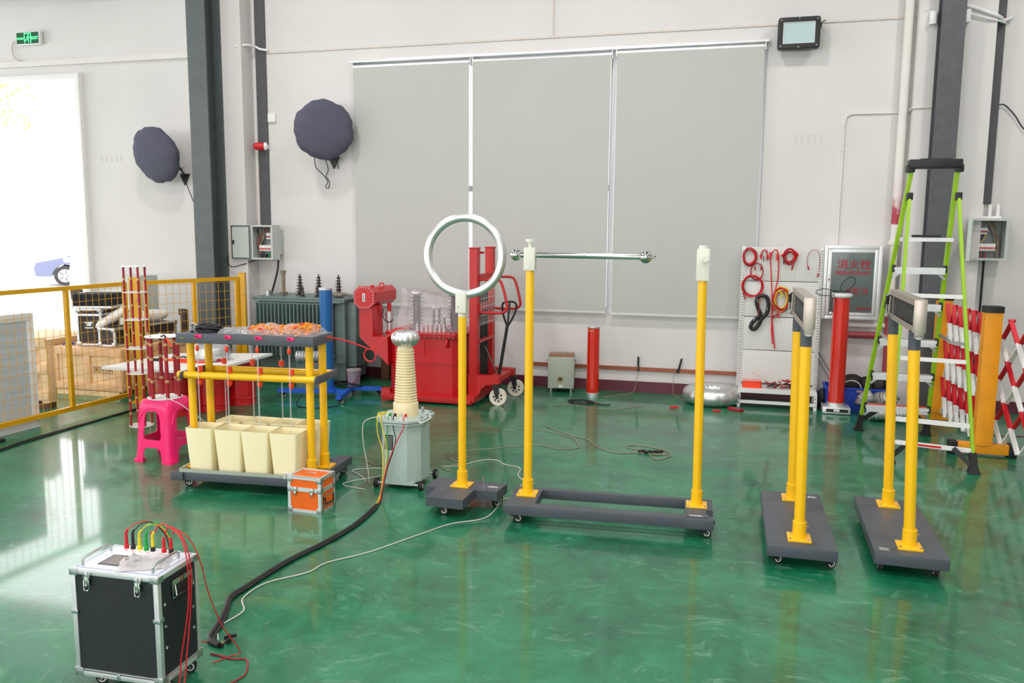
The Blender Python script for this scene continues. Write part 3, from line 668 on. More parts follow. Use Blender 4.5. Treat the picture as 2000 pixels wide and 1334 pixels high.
lead('test_lead', M_CYEL, -0.135, [(-2.352, 5.09, 0.43), (-2.34, 5.085, 0.36), (-2.31, 5.075, 0.28), (-2.285, 5.03, 0.16), (-2.248, 4.92, 0.05), (-2.220, 4.80, 0.010), (-2.21, 4.70, 0.008)], 'yellow lead hanging at the left edge of the tank')
lead('test_lead', M_CYEL, -0.11, [(-2.31, 5.08, 0.43), (-2.285, 5.07, 0.36), (-2.272, 5.06, 0.27), (-2.262, 5.01, 0.14), (-2.243, 4.91, 0.045), (-2.214, 4.80, 0.016), (-2.205, 4.70, 0.014)], 'yellow lead crossing the left part of the tank front')
B = [(-2.195, 4.72), (-2.178, 4.572), (-2.168, 4.339), (-2.196, 4.073), (-2.263, 3.746), (-2.289, 3.406), (-2.293, 3.285), (-2.235, 3.16), (-2.18, 3.02), (-2.135, 2.90), (-2.06, 2.86), (-1.99, 2.80)][:11]
b = MB(); b.use(M_CBLK); b.tube([(x, y, 0.012) for x, y in B], 0.0115, n=10, smooth=6); b.tube([(x+0.014, y+0.01*math.sin(9*y), 0.009) for x, y in B], 0.0075, n=8, smooth=6)
tag(b.build('cable_bundle', None), 'thick black sleeved cable bundle crossing the green floor to the black case', 'cable')
ground_cable('test_cable', [(-1.427, 5.344), (-1.40, 5.22), (-1.36, 5.17), (-1.42, 5.12), (-1.451, 5.06), (-1.458, 4.839-0.12), (-1.628, 4.55), (-1.741, 4.334), (-1.909, 4.0), (-2.056, 3.808), (-2.093, 3.658), (-2.225, 3.487), (-2.235, 3.302), (-2.155, 3.18), (-2.169, 3.023), (-2.10, 2.91)], 0.0035, M_CWHT, 'thin white cable running beside the thick black bundle', group='thin white cables on the floor')
ground_cable('test_cable', [(-1.427, 5.344), (-1.42, 5.50), (-1.499, 5.638), (-1.539, 5.832), (-1.676, 5.892), (-1.764, 5.984), (-1.877, 5.949), (-1.982, 5.769), (-2.10, 5.70)], 0.0035, M_CWHT, 'thin white cable winding behind the ring stand base', group='thin white cables on the floor')
ground_cable('test_cable', [(-2.12, 5.70), (-2.02, 5.60), (-2.05, 5.74), (-1.99, 5.82), (-2.12, 5.93), (-2.0, 6.02), (-2.18, 6.091), (-1.904, 6.309), (-1.572, 6.531), (-1.381, 6.453), (-1.23, 6.55), (-1.283, 6.709), (-1.327, 6.823), (-1.547, 7.004), (-1.744, 7.043), (-1.885, 7.04)], 0.0032, M_CTAN, 'thin tan cable looping on the floor right of the pale tank', group='thin white cables on the floor')
ground_cable('test_cable', [(-1.702, 7.265), (-1.398, 6.953), (-1.195, 6.827), (-1.123, 6.67), (-0.924, 6.478), (-0.726, 6.539), (-0.563, 6.54), (-0.48, 6.502), (-0.587, 6.375), (-0.692, 6.599), (-0.847, 6.669), (-0.796, 6.771), (-0.579, 6.7), (-0.50, 6.60), (-0.62, 6.50)], 0.0035, M_CTAN, 'thin tan cable ending in loose loops behind the rod stand', group='thin white cables on the floor')
ground_cable('test_cable', [(-2.33, 5.14, 0.49), (-2.40, 5.10, 0.485), (-2.46, 5.10, 0.44), (-2.47, 5.12, 0.30), (-2.455, 5.14, 0.15), (-2.44, 5.14, 0.006), (-2.56, 5.28), (-2.70, 5.42), (-2.50, 5.52), (-2.42, 5.38), (-2.62, 5.10), (-2.42, 5.02)], 0.0035, M_CWHT, 'thin white cable dropping from the left of the tank lid to the floor', group='thin white cables on the floor')
ground_cable('test_cable', [(-2.98, 5.66), (-2.78, 5.74), (-2.60, 5.60), (-2.42, 5.80), (-2.45, 5.50), (-2.38, 5.58)], 0.003, M_CTAN, 'thin tan cable between the wheeled rack and the pale tank', group='thin white cables on the floor')
b = MB()
for dx, dy in ((0, 0), (0.05, 0.02), (-0.05, 0.01), (0.09, 0.03)): b.cyl((-0.69+dx, 6.53+dy, 0.012), (-0.64+dx, 6.56+dy, 0.016), 0.011, n=8); b.box((-0.66+dx, 6.55+dy, 0.014), (0.03, 0.012, 0.018))
tag(b.build('cable_clips', M_CBLK), 'black clips bunched at the end of the tan cable loops', 'clips')

# ---------------------------------------------------------------- orange case
t = thing('instrument_case', 'small orange hard case with aluminium edges on the floor', 'case', (-2.573, 4.580, 0), math.radians(-2))
w, d, h = 0.232, 0.175, 0.228
b = MB(); b.box((0, 0, h/2), (w-0.006, d-0.006, h-0.006)); b.build('shell', M_ORG, t)
b = MB(); e = 0.019
for z in (0.008, h-0.008, 0.152, 0.141):
    hh = 0.016 if z in (0.008, h-0.008) else 0.011
    for s in (-1, 1): b.box((0, s*(d/2-0.002), z), (w, 0.006, hh+0.004)); b.box((s*(w/2-0.002), 0, z), (0.006, d, hh+0.004))
for sx in (-1, 1):
    for sy in (-1, 1): b.box((sx*(w/2-0.009), sy*(d/2-0.002), h/2), (0.020, 0.006, h)); b.box((sx*(w/2-0.002), sy*(d/2-0.009), h/2), (0.006, 0.020, h))
for s in (-1, 1): b.box((0, s*(d/2-0.008), h-0.001), (w, 0.018, 0.004)); b.box((s*(w/2-0.008), 0, h-0.001), (0.018, d, 0.004))
b.build('edge_trim', M_ALUB, t)
for sx in (-1, 1):
    for z in (0.018, h-0.018, 0.146):
        b = MB(); b.box((sx*(w/2-0.014), -d/2-0.002, z), (0.032, 0.004, 0.034), bev=0.001); b.box((sx*(w/2+0.001), -d/2+0.014, z), (0.004, 0.032, 0.034), bev=0.001); b.build('corner_guard', M_ALU, t)
        b = MB(); b.box((sx*(w/2+0.001), d/2-0.014, z), (0.004, 0.032, 0.034), bev=0.001); b.build('corner_guard', M_ALU, t)
for sx in (-0.062, 0.056):
    b = MB(); b.box((sx, -d/2-0.006, 0.145), (0.022, 0.008, 0.034), bev=0.002); b.box((sx, -d/2-0.009, 0.122), (0.015, 0.006, 0.026), bev=0.002); b.build('latch', M_CHR, t)
b = MB(); b.use(M_CHR); b.box((w/2+0.004, 0.0, 0.075), (0.004, 0.12, 0.066)); b.use(M_ORG); b.box((w/2+0.005, 0.0, 0.075), (0.005, 0.104, 0.05)); b.use(M_BLACK); b.tube([(w/2+0.008, -0.05, 0.10), (w/2+0.012, -0.048, 0.055), (w/2+0.012, 0.048, 0.055), (w/2+0.008, 0.05, 0.10)], 0.005, n=8); b.build('side_handle', None, t)
b = MB(); b.tube([(-0.035, 0, h+0.001), (-0.03, 0, h+0.005), (0.03, 0, h+0.005), (0.035, 0, h+0.001)], 0.003, n=6); b.build('top_badge', M_ALU, t)

# ---------------------------------------------------------------- large black instrument case
t = thing('instrument_case', 'large black wheeled case with silver edges, a screen and coloured plugs on top', 'case', (-2.215, 2.575, 0), math.radians(2.0))
w, d, z0, z1 = 0.375, 0.245, 0.055, 0.478
h = z1-z0; zc = (z0+z1)/2
b = MB(); b.box((0, 0, zc), (w-0.006, d-0.006, h-0.006)); b.build('shell', M_CASE, t)
b = MB(); e = 0.019
for z in (z0+0.008, z1-0.008):
    for s in (-1, 1): b.box((0, s*(d/2-0.003), z), (w, 0.008, e), bev=0.001); b.box((s*(w/2-0.003), 0, z), (0.008, d, e), bev=0.001)
for s in (-1, 1): b.box((0, s*(d/2-0.004), z0+0.024), (w, 0.0075, 0.004)); b.box((s*(w/2-0.004), 0, z0+0.024), (0.0075, d, 0.004))
for sx in (-1, 1):
    for sy in (-1, 1): b.box((sx*(w/2-0.009), sy*(d/2-0.003), zc), (e, 0.008, h), bev=0.001); b.box((sx*(w/2-0.003), sy*(d/2-0.009), zc), (0.008, e, h), bev=0.001)
b.build('edge_trim', M_ALUB, t)
for sx in (-1, 1):
    for sy in (-1, 1):
        for z in (z0+0.014, z1-0.010):
            b = MB(); hh = 0.034 if z < 0.3 else 0.024
            b.box((sx*(w/2-0.013), sy*(d/2+0.0015), z), (0.036, 0.004, hh), bev=0.001); b.box((sx*(w/2+0.0015), sy*(d/2-0.013), z), (0.004, 0.036, hh), bev=0.001)
            for k in (-0.008, 0.008): b.cyl((sx*(w/2-0.013)+k, sy*(d/2+0.003), z), (sx*(w/2-0.013)+k, sy*(d/2+0.005), z), 0.0025, n=8)
            b.build('corner_guard', M_ALU, t)
for x, y, ax in ((-w/2+0.010, -d/2-0.002, 0), (w/2-0.008, -d/2-0.002, 0), (0, -d/2-0.002, 1)):
    b = MB()
    if ax == 0: b.box((x, y, 0.31), (0.030, 0.005, 0.016), bev=0.002); b.cyl((x+0.012*(1 if x < 0 else -1), y-0.004, 0.31), (x+0.012*(1 if x < 0 else -1), y, 0.31), 0.003, n=8); b.box((w/2+0.002, -d/2+0.010, 0.31), (0.004, 0.03, 0.016), bev=0.001) if x > 0 else None
    else: b.box((x, y, z0+0.012), (0.014, 0.005, 0.030), bev=0.002)
    b.build('edge_clip', M_ALU, t)
for x in (-0.113, 0.107):
    b = MB(); b.box((x, -d/2-0.004, 0.462), (0.030, 0.007, 0.022), bev=0.001); b.box((x, -d/2-0.006, 0.440), (0.020, 0.008, 0.030), bev=0.002)
    b.tube([(x-0.011, -d/2-0.009, 0.445), (x-0.011, -d/2-0.010, 0.41), (x-0.006, -d/2-0.010, 0.403), (x+0.006, -d/2-0.010, 0.403), (x+0.011, -d/2-0.010, 0.41), (x+0.011, -d/2-0.009, 0.445)], 0.0025, n=6)
    b.cyl((x, -d/2-0.012, 0.425), (x, -d/2-0.006, 0.425), 0.006, n=12); b.build('latch', M_CHR, t)
# right side handle and screws
b = MB(); b.use(M_CHR); b.box((w/2+0.002, 0.02, 0.400), (0.005, 0.125, 0.072), bev=0.001); b.use(M_GRIT); b.box((w/2+0.0035, 0.02, 0.392), (0.005, 0.104, 0.046)); b.use(M_CHR)
for s in (-1, 1): b.tube([(w/2+0.008, 0.02+s*0.052, 0.418), (w/2+0.014, 0.02+s*0.052, 0.375)], 0.003, n=6)
b.use(M_BLACK); b.cyl((w/2+0.014, -0.03, 0.372), (w/2+0.014, 0.07, 0.372), 0.007, n=12); b.build('side_handle', None, t)
for y in (-0.085, 0.085):
    for z in (0.36, 0.275, 0.19): b = MB(); b.torus((w/2-0.001, y, z), 0.005, 0.0018, axis='X', n=14, k=6); b.cyl((w/2-0.004, y, z), (w/2-0.0015, y, z), 0.004, n=10); b.build('side_screw', M_CHR, t)
# top deck
b = MB(); b.box((0, 0, z1+0.001), (w-0.012, d-0.012, 0.006)); b.build('control_panel', M_PANEL, t)
b = MB(); b.use(M_PURP); 
for s in (-1, 1): b.box((0, s*(d/2-0.014), z1+0.0045), (w-0.028, 0.002, 0.001)); b.box((s*(w/2-0.014), 0, z1+0.0045), (0.002, d-0.028, 0.001))
b.build('panel_border', None, t)
b = MB(); b.use(M_GREY); b.box((-0.03, -0.022, z1+0.005), (0.165, 0.095, 0.003)); b.use(M_SCREEN); b.box((-0.03, -0.022, z1+0.0068), (0.150, 0.080, 0.001)); b.build('screen', None, t)
b = MB(); b.box((0.005, 0.078, z1+0.008), (0.24, 0.055, 0.010), bev=0.002); b.build('terminal_strip', M_WHITE, t)
b = MB(); b.use(M_PINK)
for k in range(5): b.box((-0.085+k*0.033, 0.056, z1+0.0135), (0.018, 0.003, 0.001))
b.build('print_marks', M_SIGNR, t)
for x in (-0.155, 0.150):
    b = MB(); b.tube([(x, -0.095, z1), (x, -0.095, z1+0.026), (x, -0.082, z1+0.036), (x, 0.045, z1+0.036), (x, 0.058, z1+0.026), (x, 0.058, z1)], 0.0055, n=10); b.build('deck_handle', M_ALU, t)
for x, y, yw in ((-0.14, -0.075, 0.3), (0.14, 0.075, 0.5), (0.14, -0.075, 0.8), (-0.14, 0.075, 0.2)): caster(t, x, y, 0.056, r=0.024, yaw=yw)
# plugs
C0 = Vector((-2.215, 2.575, 0)); RC = Matrix.Rotation(math.radians(2.0), 4, 'Z')
def oncase(x, y, z): v = C0 + RC @ Vector((x, y, z)); return (v.x, v.y, v.z)
plug = [(-0.098, M_CRED, 'red'), (-0.068, M_CBLK, 'black'), (-0.038, M_CYEL, 'yellow'), (-0.008, M_CGRN, 'green'), (0.022, M_CYEL, 'yellow and black'), (0.072, M_CRED, 'red'), (0.104, M_CRED, 'red')]
for i, (x, m, nm) in enumerate(plug):
    b = MB(); b.use(M_CBLK if i in (4, 6) else m); zt = z1+0.013; y = 0.078-0.0*i; b.lathe([(0.0, zt), (0.0095, zt), (0.0095, zt+0.016), (0.007, zt+0.018), (0, zt+0.018)], (x, y, 0), n=14)
    b.use(m); b.lathe([(0.0065, zt+0.016), (0.0065, zt+0.040), (0.005, zt+0.062), (0, zt+0.063)], (x, y, 0), n=12)
    if i < 5: b.tube([(x, y, zt+0.055), (x+0.004, y-0.004, zt+0.068), (x+0.010, y-0.002, zt+0.082)], [0.0058, 0.0055, 0.0038], n=10)
    if i == 4: b.use(M_CRED); b.tube([(x, y, zt+0.045), (x-0.002, y, zt+0.078)], [0.006, 0.0045], n=10)
    b.build('plug', None, t)
film_bag('plastic_bag', oncase(0.070, -0.035, z1+0.006), 0.5, 0.18, 0.115, 0.042, 21, 'crumpled clear bag lying beside the screen on the black case', m=mat('milky_film', (226, 222, 222), 0.2, alpha=0.5, bump=0.9, bscale=40, spec=1.0), fill=7, fill_m=M_GRYP)
ptop = z1+0.013+0.078
def tlead(m, i, mids, label, r=0.0022):
    x = plug[i][0]; p = [oncase(x+0.009, 0.077, ptop-0.002)] + [oncase(*q) for q in mids]
    b = MB(); b.tube(p, r, n=6, smooth=6); tag(b.build('test_lead', m), label, 'cable', 'leads plugged into the black case')
tlead(M_CRED, 0, [(-0.06, 0.09, 0.592), (-0.02, 0.13, 0.588), (0.02, 0.17, 0.52), (0.03, 0.19, 0.40), (0.05, 0.22, 0.10), (0.10, 0.30, 0.006), (0.17, 0.33, 0.004)], 'red lead arching from the leftmost plug behind the black case')
tlead(M_CBLK, 1, [(-0.03, 0.09, 0.596), (0.0, 0.125, 0.585), (0.03, 0.16, 0.50), (0.04, 0.18, 0.30), (0.08, 0.24, 0.02), (0.15, 0.31, 0.006)], 'black lead arching from the second plug behind the black case')
tlead(M_CYEL, 2, [(0.0, 0.085, 0.594), (0.04, 0.11, 0.58), (0.06, 0.14, 0.50), (0.06, 0.16, 0.30), (0.09, 0.22, 0.02), (0.16, 0.32, 0.005)], 'yellow lead arching from the third plug of the black case')
tlead(M_CGRN, 3, [(0.02, 0.09, 0.60), (0.05, 0.11, 0.585), (0.065, 0.135, 0.51), (0.07, 0.15, 0.30), (0.10, 0.21, 0.02), (0.17, 0.30, 0.005)], 'green lead arching from the fourth plug of the black case')
tlead(M_CRED, 4, [(0.06, 0.08, 0.604), (0.115, 0.07, 0.595), (0.165, 0.06, 0.56), (0.200, 0.04, 0.48), (0.215, 0.02, 0.36), (0.215, 0.0, 0.26), (0.205, -0.03, 0.12), (0.205, -0.06, 0.015), (0.19, -0.16, 0.006)], 'red lead hanging down the right side, the left one', r=0.003)
tlead(M_CRED, 5, [(0.10, 0.075, 0.598), (0.15, 0.072, 0.580), (0.195, 0.06, 0.50), (0.212, 0.04, 0.38), (0.216, 0.02, 0.27), (0.215, -0.01, 0.12), (0.215, -0.04, 0.015), (0.21, -0.15, 0.006)], 'red lead hanging down the right side over the handle', r=0.003)
tlead(M_CRED, 6, [(0.13, 0.078, 0.590), (0.18, 0.09, 0.55), (0.205, 0.12, 0.44), (0.215, 0.15, 0.30), (0.24, 0.20, 0.14), (0.275, 0.26, 0.012), (0.25, 0.22, 0.004), (0.21, 0.16, 0.004)], 'red lead falling behind the right rear edge to the floor')
ground_cable('test_lead', [(-1.99, 2.80), (-2.06, 2.80), (-2.03, 2.80), (-1.95, 2.79), (-1.90, 2.805), (-1.865, 2.77), (-1.83, 2.69), (-1.86, 2.60)], 0.0032, M_CREDD, 'dark red lead curving on the floor right of the black case', group='leads plugged into the black case')
b = MB(); b.cyl((-2.04, 2.90, 0.012), (-2.07, 2.94, 0.014), 0.012, n=10); b.box((-2.05, 2.925, 0.022), (0.05, 0.012, 0.012), rz=0.8); tag(b.build('cable_tie', M_CBLK), 'black clamp where the cable bundle ends beside the case', 'clamp')
# ================================================================ left side
# wire fence -----------------------------------------------------------------
def fence_panel(label, a, b, mids, z0=0.10, z1=1.235, extra=None):
    a = Vector((a[0], a[1], 0)); c = Vector((b[0], b[1], 0)); d = c-a; L = d.length; rz = math.atan2(d.y, d.x)
    t = thing('wire_fence_panel', label, 'fence', a, rz, 'yellow wire fence panels')
    m = MB()
    for z in (z0, z1-0.02): m.box((L/2, 0, z), (L, 0.035, 0.04))
    for x in (0.018, L-0.018): m.box((x, 0, (z0+z1)/2), (0.036, 0.035, z1-z0-0.02))
    m.build('panel_frame', M_YEL2, t)
    for x in mids: m = MB(); m.box((x, 0, (z0+z1)/2), (0.036, 0.036, z1-z0-0.04)); m.build('stile', M_YEL2, t)
    m = MB(); x = 0.09
    while x < L-0.04: m.cyl((x, 0, z0), (x, 0, z1-0.02), 0.0021, n=5, caps=False); x += 0.078
    z = z0+0.10
    while z < z1-0.05: m.cyl((0.02, 0.003, z), (L-0.02, 0.003, z), 0.0021, n=5, caps=False); z += 0.098
    m.build('wire_mesh', M_YEL2, t)
    return t
fence_panel('yellow wire fence panel at the left edge, in front of the white board', (-6.0, 4.7), (-5.90, 6.93), [1.50])
fence_panel('yellow wire fence panel ending at the grey column, behind the thin red towers', (-5.855, 7.13), (-5.46, 8.18), [0.57])
for (x, y, lb, w) in ((-5.875, 7.03, 'wide yellow fence post behind the tall thin red tower', 0.085), (-5.435, 8.235, 'yellow fence post at the far end of the fence by the wall', 0.07)):
    t = thing('fence_post', lb, 'post', (x, y, 0), 0.3)
    b = MB(); b.box((0, 0, 0.64), (w, w, 1.26), bev=0.004); b.box((0, 0, 1.272), (w+0.004, w+0.004, 0.01), bev=0.003); b.build('shaft', M_YEL2, t)
    b = MB(); b.box((0, 0, 0.005), (0.16, 0.16, 0.01)); b.build('foot_plate', M_YEL2, t)
    b = MB(); b.cyl((0.03, -w/2-0.02, 1.05), (0.03, -w/2, 1.05), 0.012, n=10); b.build('hinge_bolt', M_BRASS, t)
# white board leaning behind the fence
t = thing('display_board', 'tall white framed board standing behind the fence at the left edge', 'board', (-6.045, 5.33, 0), math.radians(-93))
b = MB(); b.box((0, 0, 0.52), (1.02, 0.05, 1.0)); b.build('panel', mat('board_blue_grey', (190, 200, 206), 0.5, noise=0.03), t)
b = MB()
for s in (-1, 1): b.box((s*0.51, -0.0, 0.51), (0.07, 0.064, 1.02), bev=0.002)
for z in (0.03, 0.985): b.box((0, 0, z), (1.02, 0.064, 0.06), bev=0.002)
b.build('board_frame', M_WHITE, t)
b = MB(); b.box((-5.87, 5.15, 0.012), (0.12, 0.42, 0.02), rz=0.1, bev=0.004); tag(b.build('rubber_mat', M_RUB), 'dark rubber strip on the floor before the white board', 'mat')
# black cables along the fence
for i, (dx, lb) in enumerate(((0, 'black cable along the foot of the fence, nearest the camera'), (0.03, 'black cable along the foot of the fence, nearest the fence'))):
    ground_cable('power_cable', [(-5.60+dx, 4.7), (-5.63+dx, 5.12), (-5.67+dx+0.015*i, 5.45), (-5.672+dx, 5.96), (-5.665+dx-0.02*i, 6.64), (-5.62+dx, 7.2), (-5.55+dx, 7.6)], 0.0065, M_CBLK, lb, group='black cables along the fence')

# wooden crates -------------------------------------------------------------
def crate(name, label, c, rz, w, d, h, vx):
    t = thing(name, label, 'crate', c, rz)
    b = MB(); b.box((0, 0, 0.05+(h-0.05)/2), (w-0.03, d-0.03, h-0.06)); b.build('crate_box', M_WOOD, t)
    b = MB()
    for s in (-1, 1):
        for z in (0.10, h-0.035): b.box((0, s*(d/2-0.008), z), (w, 0.02, 0.075), bev=0.002); b.box((s*(w/2-0.008), 0, z), (0.02, d, 0.075), bev=0.002)
        for x in vx: b.box((x, s*(d/2-0.008), h/2+0.03), (0.07, 0.018, h-0.16), bev=0.002)
        for y in (-d/2+0.04, 0, d/2-0.04): b.box((s*(w/2-0.008), y, h/2+0.03), (0.018, 0.07, h-0.16), bev=0.002)
    b.box((0, 0, h-0.006), (w, d, 0.018)); b.build('battens', mat('pine_batten', (232, 188, 144), 0.7, noise=0.12, nscale=7), t)
    for y in (-d/2+0.05, 0, d/2-0.05): m = MB(); m.box((0, y, 0.025), (w-0.1, 0.09, 0.05)); m.build('skid', M_WOOD, t)
    return t
ct = crate('wooden_crate', 'long pale wooden crate carrying the black flight cases', (-6.64, 7.70, 0), 0, 0.90, 1.10, 0.50, (-0.40, 0.02, 0.40))
b = MB()
for k in range(3): 
    x = 0.12+k*0.085
    for s in (-1, 1): b.box((x+s*0.03, -0.538, 0.28), (0.004, 0.003, 0.07)); b.box((x, -0.538, 0.28+s*0.035), (0.064, 0.003, 0.004))
b.box((0.12, -0.538, 0.285), (0.022, 0.003, 0.04)); b.cyl((0.205, -0.540, 0.285), (0.205, -0.536, 0.285), 0.011, n=10); b.box((0.205, -0.538, 0.265), (0.004, 0.003, 0.03)); b.box((0.290, -0.538, 0.28), (0.036, 0.003, 0.006)); b.box((0.290, -0.538, 0.28), (0.006, 0.003, 0.036))
b.build('stencil_marks', mat('stencil_ink', (120, 90, 60), 0.8), ct)
crate('wooden_crate', 'low wooden crate farther back by the doorway, left of the flight cases', (-7.60, 7.60, 0), 0, 0.8, 0.8, 0.56, (0,))
t = thing('wooden_pallet', 'wooden pallet standing upright beside the white board', 'pallet', (-6.60, 6.50, 0), math.radians(12))
b = MB()
for x in (-0.09, 0.09): b.box((x, 0, 0.37), (0.075, 0.12, 0.62), bev=0.003)
b.build('stringer', M_WOOD, t)
for z in (0.14, 0.40, 0.66): m = MB(); m.box((0, -0.068, z), (0.26, 0.016, 0.09), bev=0.002); m.build('board', M_WOOD, t)
m = MB(); m.box((0, 0.0, 0.03), (0.24, 0.12, 0.06)); m.build('block', M_WOODD, t)
m = MB(); m.box((0, 0.02, 0.37), (0.10, 0.06, 0.6)); m.build('inner_board', M_WOOD, t)
b = MB()
rnd = random.Random(4)
b.tube([(-6.98+0.06*math.cos(k), 7.30+0.03*math.sin(k*1.3), 0.512+0.01*(k % 3)) for k in range(14)], 0.006, n=6, smooth=3)
tag(b.build('cable_coil', M_CRATEB), 'small tangle of blue cord on the crate corner', 'cable')

# flight cases on the crate ---------------------------------------------------
def flight_case(label, c, rz, w, d, h, lidz=None, group='black flight cases on the crate', handle='y'):
    t = thing('flight_case', label, 'case', c, rz, group)
    b = MB(); b.box((0, 0, h/2), (w-0.01, d-0.01, h-0.01)); b.build('shell', mat('case_brown_black', (52, 42, 40), 0.6), t)
    b = MB(); e = 0.022
    for sx in (-1, 1):
        for sy in (-1, 1): b.box((sx*(w/2-e/2+0.001), sy*(d/2-e/2+0.001), h/2), (e, e, h))
    for z in (e/2, h-e/2) + ((lidz,) if lidz else ()):
        for s in (-1, 1): b.box((0, s*(d/2-e/2+0.001), z), (w, e, e)); b.box((s*(w/2-e/2+0.001), 0, z), (e, d, e))
    b.build('edge_trim', M_ALUB, t)
    for sx in (-1, 1):
        for sy in (-1, 1):
            for z in (0.02, h-0.02): m = MB(); m.box((sx*(w/2-0.018), sy*(d/2-0.018), z), (0.05, 0.05, 0.046), bev=0.008); m.build('ball_corner', M_ALU, t)
    m = MB(); m.use(M_ALU); m.box((0, -d/2-0.002, h*0.55), (0.09, 0.006, 0.07)); m.use(M_BLACK); m.tube([(-0.035, -d/2-0.006, h*0.55+0.02), (-0.035, -d/2-0.02, h*0.55-0.015), (0.035, -d/2-0.02, h*0.55-0.015), (0.035, -d/2-0.006, h*0.55+0.02)], 0.006, n=6); m.build('side_handle', None, t)
    return t
flight_case('upright black flight case with silver edges under the padded black lid', (-6.76, 7.50, 0.512), math.radians(14), 0.27, 0.40, 0.40, 0.33)
t = thing('case_lid', 'black padded case lid lying upside down on the upright flight case', 'lid', (-6.70, 7.44, 0.918), math.radians(20))
b = MB(); b.box((0, 0, 0.075), (0.40, 0.34, 0.15), bev=0.02); b.build('foam_pad', mat('black_foam', (28, 28, 32), 0.9, bump=0.8, bscale=30), t)
b = MB()
for s in (-1, 1): b.box((0, s*0.165, 0.012), (0.40, 0.02, 0.02)); b.box((s*0.195, 0, 0.012), (0.02, 0.34, 0.02))
b.build('edge_trim', M_ALUB, t)
flight_case('long low black flight case with silver edges on the crate right of the upright one', (-6.44, 7.74, 0.512), math.radians(86), 0.92, 0.22, 0.20, None)
def sack(label, c, rz, L, r, tilt=0):
    b = MB(); n = 16; ph = random.random()*6
    R = Matrix.Translation(c) @ Matrix.Rotation(rz, 4, 'Z') @ Matrix.Rotation(tilt, 4, 'Y')
    rings = []
    for i in range(n+1):
        u = -1+2*i/n; q = max(0.03, (1-abs(u)**4))**0.5
        rings.append([R @ Vector((u*L/2, q*r*1.15*math.cos(2*PI*k/18)*(1+0.05*math.sin(7*u+ph+k)), q*r*0.85*math.sin(2*PI*k/18)*(1+0.07*math.sin(9*u+k+ph)))) for k in range(18)])
    b.loft(rings); return tag(b.build('white_sack', mat('sack_white', (232, 230, 224), 0.7, bump=0.4, bscale=14)), label, 'sack', 'white wrapped rolls on the flight cases')
sack('white wrapped roll leaning against the upright flight case', (-6.50, 7.43, 0.815), math.radians(35), 0.42, 0.06, -0.55)
sack('white wrapped roll lying along the long flight case', (-6.42, 7.85, 0.790), math.radians(84), 0.62, 0.075)
b = MB(); b.box((-7.10, 8.55, 0.60), (0.34, 0.30, 1.20), bev=0.01); tag(b.build('carton', M_BOXG), 'tall pale grey carton standing behind the flight cases', 'carton')
# dark tube leaning behind the fence
t = thing('metal_post', 'short dark upright post behind the fence near the grey column', 'post', (-6.27, 8.30, 0), 0)
b = MB(); b.box((0, 0, 0.42), (0.07, 0.06, 0.82), bev=0.004); b.box((-0.03, 0, 0.80), (0.06, 0.05, 0.07), bev=0.004); b.build('shaft', mat('post_brown', (62, 52, 42), 0.6), t)
b = MB(); b.box((0, 0, 0.008), (0.18, 0.18, 0.016)); b.build('foot_plate', M_STEEL, t)

# thin red towers ---------------------------------------------------------------
def rod_tower(name, label, c, R, rods, r, zs, bands, phase, m=M_CREDD):
    t = thing(name, label, 'electrode tower', c, 0)
    for k in range(rods):
        a = phase+2*PI*k/rods; x, y = (R-r*1.4)*math.cos(a), (R-r*1.4)*math.sin(a)
        b = MB(); b.use(m); b.cyl((x, y, zs[0]+0.003), (x, y, zs[-1]), r, n=12); b.use(M_BRASS)
        for z in bands: b.cyl((x, y, z-0.010), (x, y, z+0.010), r*1.12, n=12)
        b.use(M_CHR); b.cyl((x, y, zs[-1]), (x, y, zs[-1]+0.018), r*0.45, n=8); b.build('red_rod', None, t)
    for i, z in enumerate(zs): b = MB(); b.cyl((0, 0, z), (0, 0, z+0.006), R, n=32); b.build('round_plate', M_WHITE, t)
    return t
rod_tower('slender_tower', 'tall slender tower of thin red rods and white discs standing on the floor', (-5.165, 6.18, 0), 0.104, 4, 0.0098, [0, 0.476, 0.70, 0.957, 1.20, 1.425], [0.12, 0.24, 0.36, 0.59, 0.83, 1.08, 1.32], 1.012)
rod_tower('short_tower', 'short tower of six red rods between white discs, standing on the pink stool', (-4.225, 5.325, 0.476), 0.128, 6, 0.0138, [0, 0.470], [0.14, 0.31, 0.42], 1.37)
b = MB(); b.use(M_CBLK); b.tube([(-4.17, 5.24, 0.958), (-4.14, 5.235, 0.97), (-4.12, 5.235, 0.95)], 0.006, n=6); b.use(M_ORR); b.tube([(-4.12, 5.235, 0.95), (-4.085, 5.23, 0.90), (-4.07, 5.23, 0.885)], 0.006, n=6); b.use(M_CREDD)
b.tube([(-4.07, 5.23, 0.885), (-4.05, 5.225, 0.80), (-4.045, 5.225, 0.70), (-4.035, 5.22, 0.60)], 0.0022, n=5, smooth=4); tag(b.build('clip_lead', None), 'orange clip lead hanging from the top disc of the short tower', 'cable')
ground_cable('clip_lead', [(-4.15, 5.24, 0.492), (-4.08, 5.20, 0.49), (-3.98, 5.19, 0.46), (-3.88, 5.22, 0.38), (-3.80, 5.28, 0.30), (-3.70, 5.36, 0.26)], 0.0028, M_CWHT, 'thin white lead from the stool towards the wheeled rack')

# pink stool --------------------------------------------------------------------
t = thing('plastic_stool', 'bright pink square plastic stool carrying the short red tower', 'stool', (-4.225, 5.325, 0), math.radians(-2))
H = 0.472; b0, t0 = 0.173, 0.134          # half widths at floor and seat
def hw(z): q = z/H; return b0+(t0+0.010-b0)*q-(0.016*((z-0.40)/0.072)**2 if z > 0.40 else 0)
b = MB(); n = 40
def sqr(hwid, r): return rr(2*hwid, 2*hwid, r, 6)
def arch(z0, z1, wl, wu):                   # side window outline test
    pass
